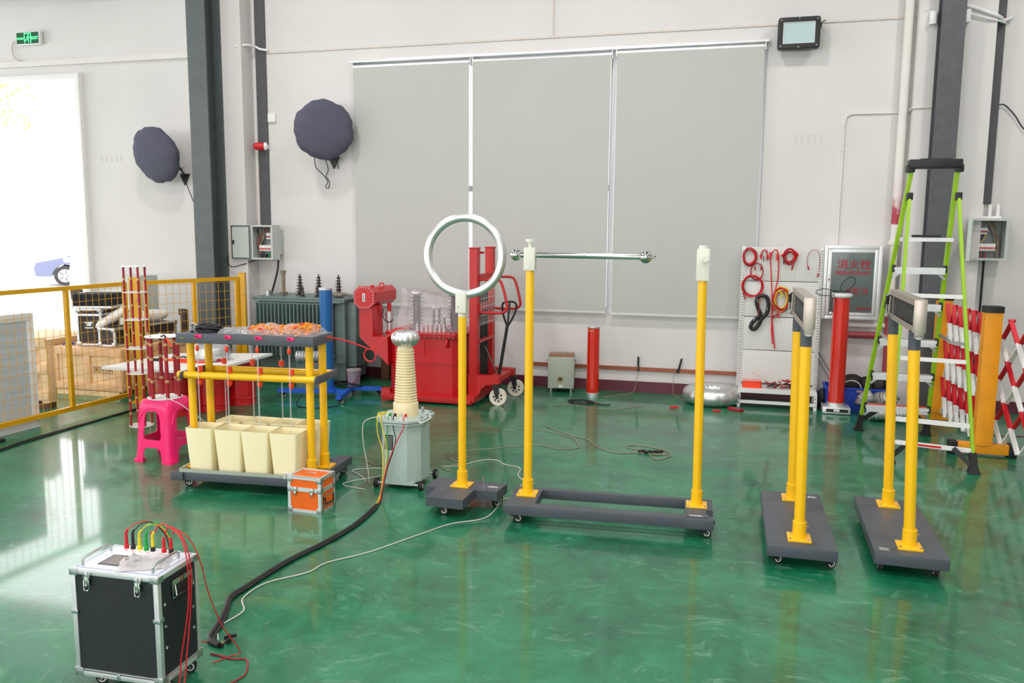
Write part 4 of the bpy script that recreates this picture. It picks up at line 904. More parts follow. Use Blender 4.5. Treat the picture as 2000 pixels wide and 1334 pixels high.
# four side walls with an arched window and an arched foot opening, built as grids
TH = 0.006
for side in range(4):
    Rm = Matrix.Rotation(side*PI/2, 4, 'Z'); nx, nz = 56, 56; g = {}; rim = []
    def inwin(u, z):
        # u in -1..1 across the side
        if z < 0.125: return abs(u) < (0.53 - 0.10*(z/0.125)**3) if z < 0.10 else abs(u) < 0.45*math.sqrt(max(0, 1-((z-0.10)/0.022)**2)) if z < 0.122 else False
        if 0.175 < z < 0.40:
            q = (z-0.175)/0.225; w = 0.62-0.10*q
            if q > 0.80: w *= math.sqrt(max(0, 1-((q-0.80)/0.20)**2))
            if q < 0.10: w *= 0.85+1.5*q
            w *= 0.88
            return abs(u) < w
        return False
    for i in range(nx+1):
        for j in range(nz+1):
            u = -1+2*i/nx; z = H*j/nz; h = hw(z); rc = 0.052
            sT = abs(u)*((h-rc)+rc*PI/4); sg = 1 if u >= 0 else -1
            if sT < h-rc: g[i, j] = (sg*sT, -h, z, 0.0, 1.0)
            else: th = (sT-(h-rc))/rc; g[i, j] = (sg*(h-rc+rc*math.sin(th)), -(h-rc+rc*math.cos(th)), z, -sg*math.sin(th), math.cos(th))
    V = {}
    for i in range(nx):
        for j in range(nz):
            u = -1+2*(i+0.5)/nx; z = H*(j+0.5)/nz
            if inwin(u, z): continue
            for lay in (0, 1):
                q = []
                for (a, c_) in ((i, j), (i+1, j), (i+1, j+1), (i, j+1)):
                    if (a, c_, lay) not in V:
                        x, y, zz, ix, iy = g[a, c_]; V[a, c_, lay] = b.bm.verts.new(Rm @ Vector((x+(ix*TH if lay else 0), y+(iy*TH if lay else 0), zz)))
                    q.append(V[a, c_, lay])
                b.bm.faces.new(q if lay == 0 else q[::-1])
            for (da, db, e0, e1) in ((-1, 0, (0, 0), (0, 1)), (1, 0, (1, 0), (1, 1)), (0, -1, (0, 0), (1, 0)), (0, 1, (0, 1), (1, 1))):
                ni, nj = i+da, j+db
                uu = -1+2*(ni+0.5)/nx; zz = H*(nj+0.5)/nz
                if 0 <= ni < nx and 0 <= nj < nz and inwin(uu, zz):
                    p = V[i+e0[0], j+e0[1], 0]; q = V[i+e1[0], j+e1[1], 0]; p2 = V[i+e0[0], j+e0[1], 1]; q2 = V[i+e1[0], j+e1[1], 1]
                    b.bm.faces.new((p, q, q2, p2)); rim += [(p, q), (p2, q2)]
    nb = {}
    for p, q in rim: nb.setdefault(p, []).append(q); nb.setdefault(q, []).append(p)
    for _ in range(7):
        new = {v: (v.co*0.4+sum((w_.co for w_ in l_), Vector())/len(l_)*0.6) for v, l_ in nb.items() if len(l_) == 2}
        for v, co in new.items(): v.co = co
bmesh.ops.remove_doubles(b.bm, verts=b.bm.verts[:], dist=0.0002)
b.build('legs', M_PINK, t, angle=50)
b = MB(); b.loft([[(x, y, z) for x, y in sqr(w, r)] for w, r, z in ((t0-0.005, 0.048, H-0.008), (t0-0.007, 0.048, H-0.002), (t0-0.014, 0.046, H+0.001), (t0-0.03, 0.04, H+0.001)) ]); b.build('seat', M_PINK, t, angle=50)
for side in range(4):
    b = MB(); Rm = Matrix.Rotation(side*PI/2, 4, 'Z')
    for s, z0_ in ((0.0, 0.414), (1, 0.148)):
        pass
    pts = []
    for k in range(17):
        a = PI*k/16; z = 0.30+0.118*math.sin(a); u = 0.76*math.cos(a); pts.append(Rm @ Vector((u*hw(z), -hw(z)-0.001, z)))
    b.tube(pts, 0.004, n=6); b.build('rib', M_PINK, t)
for sx in (-1, 1):
    for sy in (-1, 1):
        b = MB(); b.prism(rr(0.075, 0.075, 0.030, 5, sx*(b0-0.032), sy*(b0-0.032)), 0.0, 0.020); b.build('foot', M_PINK, t)

# white table board on red drums ---------------------------------------------------
def drum(label, x, y, r=0.155, h=0.452):
    b = MB(); b.lathe([(0, 0), (r+0.003, 0), (r+0.004, 0.01), (r, 0.016), (r, 0.062), (r+0.006, 0.068), (r, 0.074), (r, h-0.10), (r+0.005, h-0.094), (r, h-0.088), (r, h-0.016), (r+0.004, h-0.01), (r+0.003, h), (0, h)], (x, y, 0), n=40)
    return tag(b.build('steel_drum', M_RED), label, 'drum', 'red drums under the white board')
drum('red drum under the right rear corner of the white board', -4.89, 7.30)
drum('red drum under the middle of the white board, behind the yellow posts', -4.98, 6.96)
drum('red drum under the front left of the white board, behind the pink stool', -5.19, 6.66)
drum('red drum under the far left corner of the white board', -5.42, 7.10)
b = MB()
b.prism([(-5.73, 6.36), (-4.66, 6.40), (-4.70, 7.62), (-5.66, 7.31)], 0.453, 0.478); tag(b.build('table_board', M_WHITE), 'white board lying on the red drums like a low table', 'table')
b = MB(); b.lathe([(0.05, 0.010), (0.12, 0.0), (0.16, 0.006), (0.192, 0.04), (0.198, 0.085), (0.180, 0.135), (0.13, 0.162), (0.07, 0.158), (0.045, 0.14), (0.04, 0.05), (0.05, 0.010)], (-5.02, 7.02, 0.479), n=64); tag(b.build('toroid_electrode', M_RING), 'silver toroid lying on the white board', 'electrode')
t = thing('insulated_rod', 'orange rod with black grip lying across the white board', 'rod', (0, 0, 0))
b = MB(); b.cyl((-5.53, 6.79, 0.492), (-4.83, 6.98, 0.492), 0.011, n=12); b.build('shaft', M_ORR, t)
b = MB(); b.cyl((-5.56, 6.782, 0.492), (-5.44, 6.815, 0.492), 0.0135, n=12); b.cyl((-5.13, 6.899, 0.492), (-5.10, 6.907, 0.492), 0.020, n=12); b.build('grip', M_BLACK, t)
b = MB(); b.cyl((-5.25, 6.76, 0.490), (-4.90, 6.84, 0.490), 0.010, n=12); tag(b.build('insulated_rod', M_ORR), 'short orange rod on the white board before the toroid', 'rod')
b = MB(); b.use(M_CREDD)
for dx in (0, 0.045): b.lathe([(0.02, 0), (0.02, 0.03), (0.012, 0.05), (0.003, 0.075), (0, 0.075)], (-4.92+dx, 6.93+dx*0.2, 0.479), n=14)
tag(b.build('clamp_cones', None), 'pair of dark red cone clamps before the toroid', 'clamp')
b = MB(); b.use(M_CBLK)
for a, dx, dy in ((0.3, 0, 0), (1.2, 0.05, 0.02), (2.2, 0.02, -0.04), (0.8, 0.09, 0.05)): b.cyl((-5.42+dx, 6.98+dy, 0.488), (-5.42+dx+0.06*math.cos(a), 6.98+dy+0.06*math.sin(a), 0.494), 0.007, n=6)
b.tube([(-5.30, 7.0, 0.49), (-5.27, 7.03, 0.51), (-5.24, 7.05, 0.56), (-5.23, 7.06, 0.60)], 0.006, n=6, smooth=3)
tag(b.build('clamp_set', None), 'black clamps scattered on the left of the white board', 'clamp')
b = MB()
for k in range(9): b.torus((-4.60+k*0.030, 7.95+k*0.01, 0.40), 0.05, 0.014, axis=Matrix.Rotation(PI/2+0.3, 4, 'Z') @ Matrix.Rotation(PI/2, 4, 'X'), n=20, k=8)
b.use(M_GREEN); b.box((-4.48, 8.03, 0.17), (0.30, 0.12, 0.34)); b.mats = [M_ALUB, M_GREEN]; [setattr(f, 'material_index', 1) for f in b.bm.faces[-6:]]
tag(b.build('hose_roll', None), 'pale ribbed hose on a box behind the white board', 'hose')

# grey power transformer --------------------------------------------------------
t = thing('power_transformer', 'large grey green finned transformer standing against the wall', 'transformer', (-4.87, 8.78, 0), 0)
b = MB(); b.box((0, 0.02, 0.52), (1.10, 0.54, 0.94)); b.box((-0.0, 0.02, 0.04), (0.9, 0.40, 0.06)); b.build('tank', M_GREEN, t)
b = MB()
for z, w in ((0.985, 1.18), (0.955, 1.10)): b.box((0, 0.0, z), (w, 0.66, 0.022), bev=0.002)
b.box((0, -0.31, 0.972), (1.16, 0.03, 0.04)); b.build('top_flange', M_GREEN, t)
b = MB()
for k in range(20): b.box((-0.50+k*0.0485, -0.335, 0.63), (0.012, 0.13, 0.60), bev=0.003)
for z in (0.33, 0.93): b.box((-0.04, -0.31, z), (0.98, 0.10, 0.012))
b.build('front_fins', M_GREEN, t)
b = MB()
for k in range(10): b.box((0.605, -0.20+k*0.05, 0.58), (0.12, 0.012, 0.72), bev=0.003)
for z in (0.22, 0.94): b.box((0.60, 0.02, z), (0.11, 0.46, 0.012))
b.build('side_fins', M_GREEN, t)
b = MB(); b.box((0.50, -0.265, 0.60), (0.12, 0.02, 0.70)); b.build('corner_panel', M_GREEN, t)
def bushing(b, x, y, z0, h, R, n, m):
    b.use(m); prof = [(0, z0), (R*0.9, z0), (R*0.9, z0+h*0.06)]
    for k in range(n):
        q = k/max(1, n-1); z = z0+h*(0.10+0.68*k/n); r = R*(1-0.35*q)
        prof += [(r*0.5, z), (r*0.5, z+h*0.05), (r, z+h*0.065), (r, z+h*0.085), (r*0.5, z+h*0.11)]
    prof += [(R*0.3, z0+h*0.82), (R*0.42, z0+h*0.84), (R*0.42, z0+h*0.89), (R*0.14, z0+h*0.90), (R*0.14, z0+h), (0, z0+h)]
    b.lathe(prof, (x, y, 0), n=24)
for x in (-0.14, 0.105, 0.36): b = MB(); bushing(b, x, -0.02, 0.995, 0.255, 0.056, 5, M_BROWNI); b.build('bushing', None, t)
for x in (-0.02, 0.16, 0.30): b = MB(); bushing(b, x, -0.17, 0.995, 0.12, 0.036, 2, M_BROWNI); b.build('small_bushing', None, t)
b = MB(); b.use(mat('old_pipe', (136, 122, 98), 0.6, noise=0.25)); b.cyl((-0.37, 0.0, 0.99), (-0.37, 0.0, 1.26), 0.023, n=14); b.cyl((-0.37, 0.0, 1.245), (-0.37, 0.0, 1.285), 0.034, n=12); b.cyl((-0.37, 0, 0.99), (-0.37, 0, 1.03), 0.045, n=12); b.build('vent_pipe', None, t)
b = MB(); b.cyl((-0.50, -0.12, 0.99), (-0.50, -0.12, 1.05), 0.032, n=16); b.build('filler_cup', M_ALU, t)
b = MB(); b.cyl((-0.44, -0.15, 0.99), (-0.44, -0.15, 1.055), 0.010, n=8); b.cyl((-0.27, -0.18, 0.99), (-0.27, -0.18, 1.04), 0.022, n=8); b.build('cover_studs', M_GLAZE, t)
b = MB(); b.cyl((0.40, -0.10, 0.12), (0.68, -0.18, 0.12), 0.02, n=12); b.cyl((0.63, -0.165, 0.12), (0.68, -0.18, 0.12), 0.028, n=8); b.build('drain_valve', M_ALU, t)
b = MB(); b.box((-4.80, 8.41, 0.655), (0.12, 0.075, 0.10), bev=0.008); 
b = MB(); b.box((-0.035, -0.415, 0.635), (0.115, 0.03, 0.085), bev=0.005); b.build('tag_board', mat('cork_tag', (188, 164, 130), 0.8, noise=0.25, nscale=30), t)
b = MB(); rnd = random.Random(8)
for k in range(9): b.sph((-4.40+rnd.uniform(-0.09, 0.11), 8.62+rnd.uniform(-0.06, 0.06), 1.012+rnd.uniform(0.01, 0.035)), rnd.uniform(0.022, 0.04), sc=(1.4, 1, 0.7), n=10)
tag(b.build('rag', mat('dirty_rag', (132, 124, 116), 0.9, noise=0.3, nscale=25)), 'crumpled dirty rag on the right end of the grey transformer', 'rag')
# wooden post behind
b = MB(); b.box((-4.02, 8.98, 0.28), (0.09, 0.10, 0.56), bev=0.004); tag(b.build('timber_post', M_WOODD), 'short dark brown timber standing behind the lavender bucket, left one', 'timber', 'dark timbers by the wall')
b = MB(); b.box((-3.90, 9.03, 0.26), (0.10, 0.09, 0.52), bev=0.004); tag(b.build('timber_post', M_WOODD), 'short dark brown timber beside the red transformer arm, right one', 'timber', 'dark timbers by the wall')
# lavender bucket
t = thing('bucket', 'lavender plastic bucket with lid between the grey and red transformers', 'bucket', (-4.215, 8.52, 0), 0)
b = MB(); b.lathe([(0, 0), (0.066, 0), (0.078, 0.185), (0, 0.185)], n=32); b.build('pail', M_LAV, t)
b = MB(); b.lathe([(0, 0.196), (0.080, 0.196), (0.083, 0.190), (0.083, 0.175), (0.079, 0.174)], n=32); b.build('lid', mat('bucket_lid', (178, 170, 176), 0.5), t)
b = MB(); b.tube([(0.080*math.cos(a), -0.080*abs(math.sin(a))-0.004, 0.17-0.13*math.sin(a)) for a in [PI*k/12 for k in range(13)]], 0.003, n=6); b.build('handle', M_CREDD, t)

# blue cylinder on its wheeled cross base ---------------------------------------
t = thing('blue_insulator_column', 'tall glossy blue cylinder on a blue wheeled base', 'insulating column', (-4.165, 7.80, 0), 0)
b = MB(); b.lathe([(0, 0.12), (0.068, 0.12), (0.068, 1.145), (0, 1.145)], n=40); b.build('column', M_BLUE, t)
b = MB(); b.lathe([(0, 1.145), (0.070, 1.145), (0.071, 1.165), (0.05, 1.170), (0, 1.170)], n=40); b.build('top_cap', M_ALUB, t)
b = MB(); b.cyl((0, 0, 0.095), (0, 0, 0.122), 0.075, n=32); b.build('foot_collar', M_BLUEB, t)
b = MB()
def lb(x, y): return (x+4.165, y-7.80, 0.075)
b.bar(lb(-4.68, 7.68), lb(-3.97, 7.82), 0.05, 0.04); b.bar(lb(-3.89, 7.50), lb(-4.02, 8.10), 0.05, 0.04); b.bar(lb(-4.0, 8.02), lb(-3.68, 8.10), 0.05, 0.04); b.box((0, 0, 0.085), (0.20, 0.14, 0.02))
b.build('cross_base', M_BLUEB, t)
for x, y in ((-4.64, 7.69), (-3.90, 7.54), (-3.72, 8.09), (-4.01, 8.05)): caster(t, x+4.165, y-7.80, 0.055, r=0.024, yaw=0.8)
b = MB(); rnd = random.Random(2); b.tube([(-4.02+0.16*math.cos(k*0.9)*rnd.uniform(0.6, 1), 7.98+0.10*math.sin(k*0.9)*rnd.uniform(0.6, 1), 0.108+0.004*(k % 4)) for k in range(22)], 0.006, n=6, smooth=4)
tag(b.build('cable_coil', M_CBLK), 'tangle of black cable on the blue wheeled base', 'cable')
ground_cable('power_cable', [(-4.36, 7.60, 0.06), (-4.34, 7.46), (-4.20, 7.28), (-3.98, 7.30), (-3.86, 7.44)], 0.006, M_CBLK, 'black cable looping on the floor before the blue base')

# ================================================================ red transformer
t = thing('red_transformer', 'large red bolted oil transformer tank with an arm and octagonal flange', 'transformer', (-3.14, 8.28, 0), 0)
b = MB(); w, d = 0.80, 0.66
b.prism(octo(w, d, 0.085), 0.06, 0.695); b.prism(octo(w+0.02, d+0.02, 0.09), 0.405, 0.417); b.prism(octo(w+0.05, d+0.05, 0.09), 0.05, 0.066); b.build('tank', M_RED, t)
b = MB(); b.prism(octo(w+0.09, d+0.09, 0.10), 0.685, 0.697); b.prism(octo(w+0.09, d+0.09, 0.10), 0.702, 0.716); b.build('cover_plate', M_RED, t)
b = MB()
for k in range(14):
    x = -w/2+0.06+k*(w-0.12)/13; b.cyl((x, -d/2-0.028, 0.670), (x, -d/2-0.028, 0.726), 0.006, n=6)
for k in range(3): y = -d/2+0.09+k*0.1; b.cyl((w/2+0.03, y, 0.672), (w/2+0.03, y, 0.726), 0.006, n=6)
b.build('cover_bolts', M_CHR, t)
b = MB(); b.box((-0.05, -d/2-0.004, 0.565), (0.13, 0.008, 0.14)); b.build('blank_plate', M_RED, t)
b = MB(); b.box((0, 0, 0.025), (w+0.08, d-0.10, 0.05)); b.build('base_skid', M_RED, t)
b = MB(); b.box((-w/2-0.05, -d/2+0.09, 0.05), (0.10, 0.10, 0.10)); b.build('jack_pad', M_RED, t)
for x in (0.27,): b = MB(); b.tube([(x, -d/2-0.02, 0.67), (x, -d/2-0.045, 0.64), (x, -d/2-0.045, 0.60), (x, -d/2-0.015, 0.58)], 0.010, n=8, smooth=3); b.box((x, -d/2-0.012, 0.63), (0.012, 0.02, 0.12)); b.build('lifting_hook', M_RED, t)
# arm
b = MB(); Mx = Matrix.Translation((0, -0.20, 0)) @ Matrix.Rotation(PI/2, 4, 'X')
b.prism([(-0.72, 0.655), (-w/2, 0.655), (-w/2, 0.36), (-0.46, 0.42), (-0.70, 0.62)], -0.13, 0.13, M=Mx); b.box((-0.645, -0.20, 0.81), (0.15, 0.26, 0.32)); b.build('arm_column', M_RED, t)
oc = [(0.105*x_, 0.105*y_) for x_, y_ in ((-0.5, -1), (0.5, -1), (1, -0.5), (1, 0.5), (0.5, 1), (-0.5, 1), (-1, 0.5), (-1, -0.5))]
b = MB(); M8 = Matrix.Translation((-0.65, 0, 1.065)) @ Matrix.Rotation(PI/2, 4, 'X')
b.prism([(x_*0.93, y_*0.93) for x_, y_ in oc], -0.26, 0.335, M=M8); b.build('cable_box', M_RED, t)
b = MB(); b.prism([(x_*1.12, y_*1.12) for x_, y_ in oc], 0.335, 0.355, M=M8); b.prism([(x_*1.12, y_*1.12) for x_, y_ in oc], 0.315, 0.33, M=M8); b.build('octagonal_flange', M_RED, t)
b = MB()
for k in range(24):
    a = 2*PI*k/24; s = 1/max(abs(math.cos(a)), abs(math.sin(a)), (abs(math.cos(a))+abs(math.sin(a)))/1.5); x_ = 0.105*s*math.cos(a); z_ = 0.105*s*math.sin(a)
    b.cyl((-0.65+x_, -0.361, 1.065+z_), (-0.65+x_, -0.354, 1.065+z_), 0.0055, n=6)
b.build('flange_bolts', M_LABW, t)
b = MB(); b.use(M_LABW); b.box((-0.652, -0.357, 1.065), (0.030, 0.004, 0.085)); b.use(M_BLACK)
for k in range(4): b.box((-0.652, -0.3595, 1.04+k*0.016), (0.010, 0.001, 0.011))
b.build('gauge_plate', None, t)
b = MB(); b.torus((-0.60, -0.02, 1.175), 0.026, 0.008, axis='Y', n=20, k=8, sc=(1, 1, 1)); b.cyl((-0.626, -0.02, 1.155), (-0.626, -0.02, 1.178), 0.008, n=8); b.cyl((-0.574, -0.02, 1.155), (-0.574, -0.02, 1.178), 0.008, n=8); b.build('lifting_eye', M_RED, t)
b = MB(); b.cyl((-0.64, -0.17, 1.16), (-0.64, -0.17, 1.185), 0.018, n=12); b.build('air_cap', M_RED, t)
b = MB(); b.use(M_ALUB); b.cyl((-0.50, -0.05, 0.80), (-0.50, -0.05, 0.90), 0.045, n=20); b.use(M_RED); b.cyl((-0.50, -0.05, 0.90), (-0.50, -0.05, 0.99), 0.022, n=12); b.use(M_ALUB); b.cyl((-0.50, -0.05, 0.55), (-0.50, -0.05, 0.80), 0.030, n=14); b.use(M_CBLK); b.tube([(-0.55, -0.09, 0.93), (-0.555, -0.10, 0.86), (-0.52, -0.11, 0.80), (-0.46, -0.11, 0.79), (-0.44, -0.10, 0.82)], 0.005, n=6, smooth=4); b.build('oil_valve', None, t)
for x in (-0.18, 0.24):
    b = MB(); b.use(M_GLAZE); pr = [(0, 0.716), (0.085, 0.716), (0.085, 0.738), (0.045, 0.742)]
    for k in range(8): z = 0.755+k*0.040; pr += [(0.040, z), (0.040, z+0.012), (0.072, z+0.020), (0.072, z+0.024), (0.040, z+0.030)]
    pr += [(0.030, 1.075), (0.030, 1.095), (0, 1.095)]; b.lathe(pr, (x, -0.05, 0), n=28); b.use(M_RING); b.lathe([(0.02, 1.09), (0.05, 1.085), (0.065, 1.10), (0.060, 1.125), (0.035, 1.135), (0, 1.135)], (x, -0.05, 0), n=28); b.build('bushing', None, t)
for x, h in ((0.0, 0.23), (0.06, 0.24), (0.12, 0.14)):
    b = MB(); b.use(M_GLAZE); bushing(b, x, -0.02, 0.716, h, 0.034, 3, M_GLAZE); b.use(M_RING); b.sph((x, -0.02, 0.716+h), 0.020, n=12); b.build('small_bushing', None, t)
b = MB()
for k in range(7): b.cyl((-0.12+k*0.05, -0.20, 0.716), (-0.12+k*0.05, -0.20, 0.79), 0.009, n=10); b.sph((-0.12+k*0.05, -0.20, 0.79), 0.010, n=8)
b.build('low_voltage_studs', M_ALUB, t)
# crumpled plastic over the bushings
b = MB(); rnd = random.Random(11); nu, nz = 72, 12; ring = []
for j in range(nz+1):
    z = 0.725+0.425*j/nz; row = []
    for i in range(nu):
        a = 2*PI*i/nu; q = j/nz; ex = (0.36-0.075*q+0.020*math.sin(5*a+3*q)+0.014*math.sin(11*a-5*q)); ey = (0.22-0.06*q+0.018*math.sin(7*a+4*q)+0.010*math.sin(17*a+6*q))
        ca, sa = math.cos(a), math.sin(a); sx_ = abs(ca)**0.6*(1 if ca > 0 else -1); sy_ = abs(sa)**0.6*(1 if sa > 0 else -1)
        zz = z+0.02*math.sin(6*a+q*5)*q-(0.10*q*(1+math.cos(a-0.2))/2)
        row.append((-3.14+0.0+ex*sx_, 8.20+ey*sy_, max(0.722, zz)))
    ring.append(row)
b.loft(ring, cap0=False, cap1=True); tag(b.build('plastic_sheet', M_BAGT, angle=70), 'crumpled clear plastic sheet wrapped over the grey bushings of the red transformer', 'plastic sheet')

# ================================================================ red hand stacker
t = thing('hand_stacker', 'red manual pallet stacker with black tiller and two pale wheels', 'stacker', (-2.60, 8.30, 0), 0)
for y in (-0.27, 0.27):
    b = MB(); b.box((-0.01, y, 0.84), (0.085, 0.10, 1.50), bev=0.004); b.box((-0.01, y, 1.592), (0.095, 0.11, 0.014), bev=0.003); b.build('mast_rail', M_REDF, t)
b = MB()
for z, h in ((1.30, 0.05), (0.99, 0.07), (0.64, 0.03)): b = MB(); b.box((0.02, 0, z), (0.05, 0.54, h)); b.build('cross_member', M_REDF, t)
b = MB(); b.box((0.045, -0.20, 1.545), (0.05, 0.012, 0.022)); b.build('chain_lug', M_REDF, t)
for y in (-0.10, 0.06): b = MB(); b.cyl((0.0, y, 0.12), (0.0, y, 1.15), 0.032, n=16); b.build('lift_ram', M_BLACK, t)
for s in (-1, 1):
    b = MB(); y = s*0.26; b.tube([(0.03, y, 1.27), (0.22, y, 1.28), (0.28, y, 1.22), (0.33, y, 1.02), (0.32, y, 0.97), (0.26, y, 0.94), (0.03, y, 0.94)], 0.014, n=10, smooth=3); b.build('grab_handle', M_REDF, t)
b = MB()
for k in range(9): b.cyl((0.05, -0.24+k*0.06, 0.80), (0.05, -0.24+k*0.06, 1.27), 0.0022, n=5)
for k in range(6): b.cyl((0.05, -0.25, 0.82+k*0.085), (0.05, 0.25, 0.82+k*0.085), 0.0022, n=5)
b.build('guard_mesh', M_LABW, t)
b = MB(); b.box((-0.47, -0.435, 0.045), (0.98, 0.09, 0.05), bev=0.004); b.build('straddle_leg', M_REDF, t)
b = MB(); b.box((-0.47, 0.40, 0.045), (0.98, 0.09, 0.05), bev=0.004); b.build('straddle_leg', M_REDF, t)
b = MB()
for s in (-1, 1):
    y = s*0.27; Mx = Matrix.Translation((0, y, 0)) @ Matrix.Rotation(PI/2, 4, 'X')
    b.prism([(-0.06, 0.07), (0.05, 0.07), (0.07, 0.15), (0.13, 0.20), (0.27, 0.22), (0.27, 0.29), (-0.06, 0.30)], -0.05, 0.05, M=Mx)
b.box((0.20, 0, 0.255), (0.12, 0.50, 0.05)); b.box((0.0, -0.015, 0.075), (0.10, 0.90, 0.06)); b.build('chassis', M_REDF, t)
for y, x in ((-0.32, 0.26), (0.22, 0.30)):
    c = MB(); c.use(M_BLACK); c.box((x-0.02, y, 0.20), (0.06, 0.07, 0.03)); 
    for s in (-1, 1): c.prism([(-0.035, 0.20), (0.035, 0.20), (0.03, 0.075), (0.005, 0.07)], s*0.030-0.003, s*0.030+0.003, M=Matrix.Translation((x-0.02, y, 0)) @ Matrix.Rotation(PI/2, 4, 'X'))
    co = c.build('wheel_fork', None, t)
    wv = MB(); wv.use(mat('wheel_cream', (218, 212, 194), 0.5)); wv.lathe([(0.052, -0.018), (0.088, -0.022), (0.088, 0.022), (0.052, 0.018), (0.052, -0.018)], (x, y, 0.088), n=36, M=Matrix.Rotation(PI/2, 4, 'X'))
    wv.cyl((x, y-0.024, 0.088), (x, y+0.024, 0.088), 0.020, n=16)
    for k in range(7): a = 2*PI*k/7; wv.bar((x+0.015*math.cos(a), y, 0.088+0.015*math.sin(a)), (x+0.060*math.cos(a), y, 0.088+0.060*math.sin(a)), 0.018, 0.036, up=(0, 1, 0))
    wv.use(M_BROWNI); wv.cyl((x, y-0.006, 0.088), (x, y+0.006, 0.088), 0.056, n=20); wv.use(M_BLACK); wv.cyl((x, y-0.028, 0.088), (x, y+0.028, 0.088), 0.010, n=10)
    wv.build('wheel', None, co)
b = MB(); b.cyl((0.20, -0.08, 0.28), (0.285, -0.08, 0.80), 0.017, n=12); b.build('tiller_arm', M_BLACK, t)
b = MB(); b.tube([(0.285, -0.08, 0.78), (0.245, -0.09, 0.90), (0.235, -0.10, 1.0), (0.255, -0.10, 1.035), (0.32, -0.08, 1.045), (0.365, -0.07, 1.03), (0.375, -0.06, 0.98), (0.34, -0.07, 0.88), (0.285, -0.08, 0.78)], 0.011, n=10, smooth=4); b.bar((0.285, -0.08, 0.78), (0.31, -0.08, 1.04), 0.03, 0.014); b.build('tiller_handle', M_BLACK, t)
b = MB(); b.cyl((0.06, -0.14, 0.58), (0.18, -0.10, 0.30), 0.008, n=8); b.build('release_rod', M_STEEL, t)
# ================================================================ centre and right, along the wall
# grey green meter box ----------------------------------------------------------
t = thing('oil_test_box', 'small pale green metal box with round port and brown top by the wall', 'instrument box', (-1.885, 8.93, 0), math.radians(8))
b = MB(); b.box((0, 0, 0.225), (0.285, 0.20, 0.35), bev=0.004); b.build('housing', M_PALEBOX, t)
b = MB(); b.box((0, 0, 0.412), (0.27, 0.19, 0.028), bev=0.003); b.build('top_board', mat('bakelite', (150, 104, 80), 0.5, noise=0.1), t)
for k in range(6): b = MB(); b.cyl((-0.09+k*0.036, -0.02-0.02*(k % 2), 0.425), (-0.09+k*0.036, -0.02-0.02*(k % 2), 0.45), 0.008, n=10); b.build('terminal', M_PALEBOX, t)
b = MB(); b.use(M_BRASS); b.torus((-0.005, -0.101, 0.15), 0.030, 0.005, axis='Y', n=28, k=8); b.use(mat('port_dark', (70, 66, 48), 0.2)); b.cyl((-0.005, -0.103, 0.15), (-0.005, -0.099, 0.15), 0.028, n=24); b.build('round_port', None, t)
b = MB(); b.box((-0.003, -0.102, 0.072), (0.045, 0.003, 0.030)); b.build('white_label', M_LABW, t)
b = MB()
for sx in (-1, 1):
    for z in (0.08, 0.20, 0.37): b.cyl((sx*0.13, -0.103, z), (sx*0.13, -0.099, z), 0.004, n=6)
b.build('screws', M_BLACK, t)
for sx in (-1, 1): b = MB(); b.tube([(sx*0.143, -0.03, 0.36), (sx*0.160, -0.035, 0.355), (sx*0.160, -0.035, 0.335)], 0.004, n=6); b.build('side_hook', M_STEEL, t)
for sx in (-1, 1):
    for sy in (-1, 1): b = MB(); b.cyl((sx*0.11, sy*0.07, 0), (sx*0.11, sy*0.07, 0.052), 0.012, n=12); b.build('foot', M_ALU, t)
# red cylinders -------------------------------------------------------------------
t = thing('red_insulator_column', 'red glossy cylinder with metal end caps standing near the middle of the wall', 'insulating column', (-1.50, 8.74, 0), 0)
b = MB(); b.lathe([(0, 0.045), (0.066, 0.045), (0.066, 0.745), (0, 0.745)], n=40); b.build('column', M_REDC, t)
b = MB(); b.lathe([(0, 0.0), (0.060, 0.0), (0.060, 0.03), (0.068, 0.03), (0.068, 0.047), (0, 0.047)], n=40); b.build('foot_cap', M_ALUB, t)
b = MB(); b.lathe([(0, 0.744), (0.066, 0.744), (0.072, 0.752), (0.072, 0.762), (0, 0.764)], n=40); b.cyl((0, 0, 0.76), (0, 0, 0.80), 0.005, n=8); b.tube([(0.04, 0, 0.762), (0.05, -0.01, 0.80), (0.055, -0.01, 0.835)], 0.002, n=5); b.build('top_cap', M_ALUB, t)
b = MB(); b.box((-0.018, -0.0645, 0.718), (0.05, 0.003, 0.010), rz=-0.25); b.build('maker_label', M_BRASS, t)
b = MB(); rnd = random.Random(6); b.use(M_CBLK); b.tube([(-1.56+0.15*math.cos(k*0.8)*rnd.uniform(0.5, 1), 8.36+0.11*math.sin(k*0.8)*rnd.uniform(0.5, 1), 0.007+0.005*(k % 3)) for k in range(24)]+[(-1.40, 8.34, 0.008), (-1.30, 8.30, 0.008), (-1.24, 8.33, 0.008)], 0.006, n=6, smooth=5); tag(b.build('cable_coil', None), 'loose black cable coil on the floor before the middle red cylinder', 'cable')
ground_cable('ground_wire', [(-1.78, 8.10), (-1.70, 8.20), (-1.60, 8.22), (-1.45, 8.15), (-1.20, 8.10), (-0.95, 8.35), (-0.88, 8.40)], 0.003, M_CTAN, 'thin tan wire winding before the middle red cylinder')
ground_cable('ground_wire', [(-1.06, 9.10, 0.30), (-1.07, 9.08, 0.15), (-1.10, 9.02, 0.02), (-1.22, 8.90), (-1.38, 8.72)], 0.003, M_CTAN, 'thin wire dropping from the left black probe')
ground_cable('ground_wire', [(-0.66, 9.10, 0.30), (-0.67, 9.08, 0.15), (-0.66, 9.04, 0.02), (-0.60, 8.92), (-0.52, 8.80)], 0.003, M_CTAN, 'thin wire dropping from the right black probe')
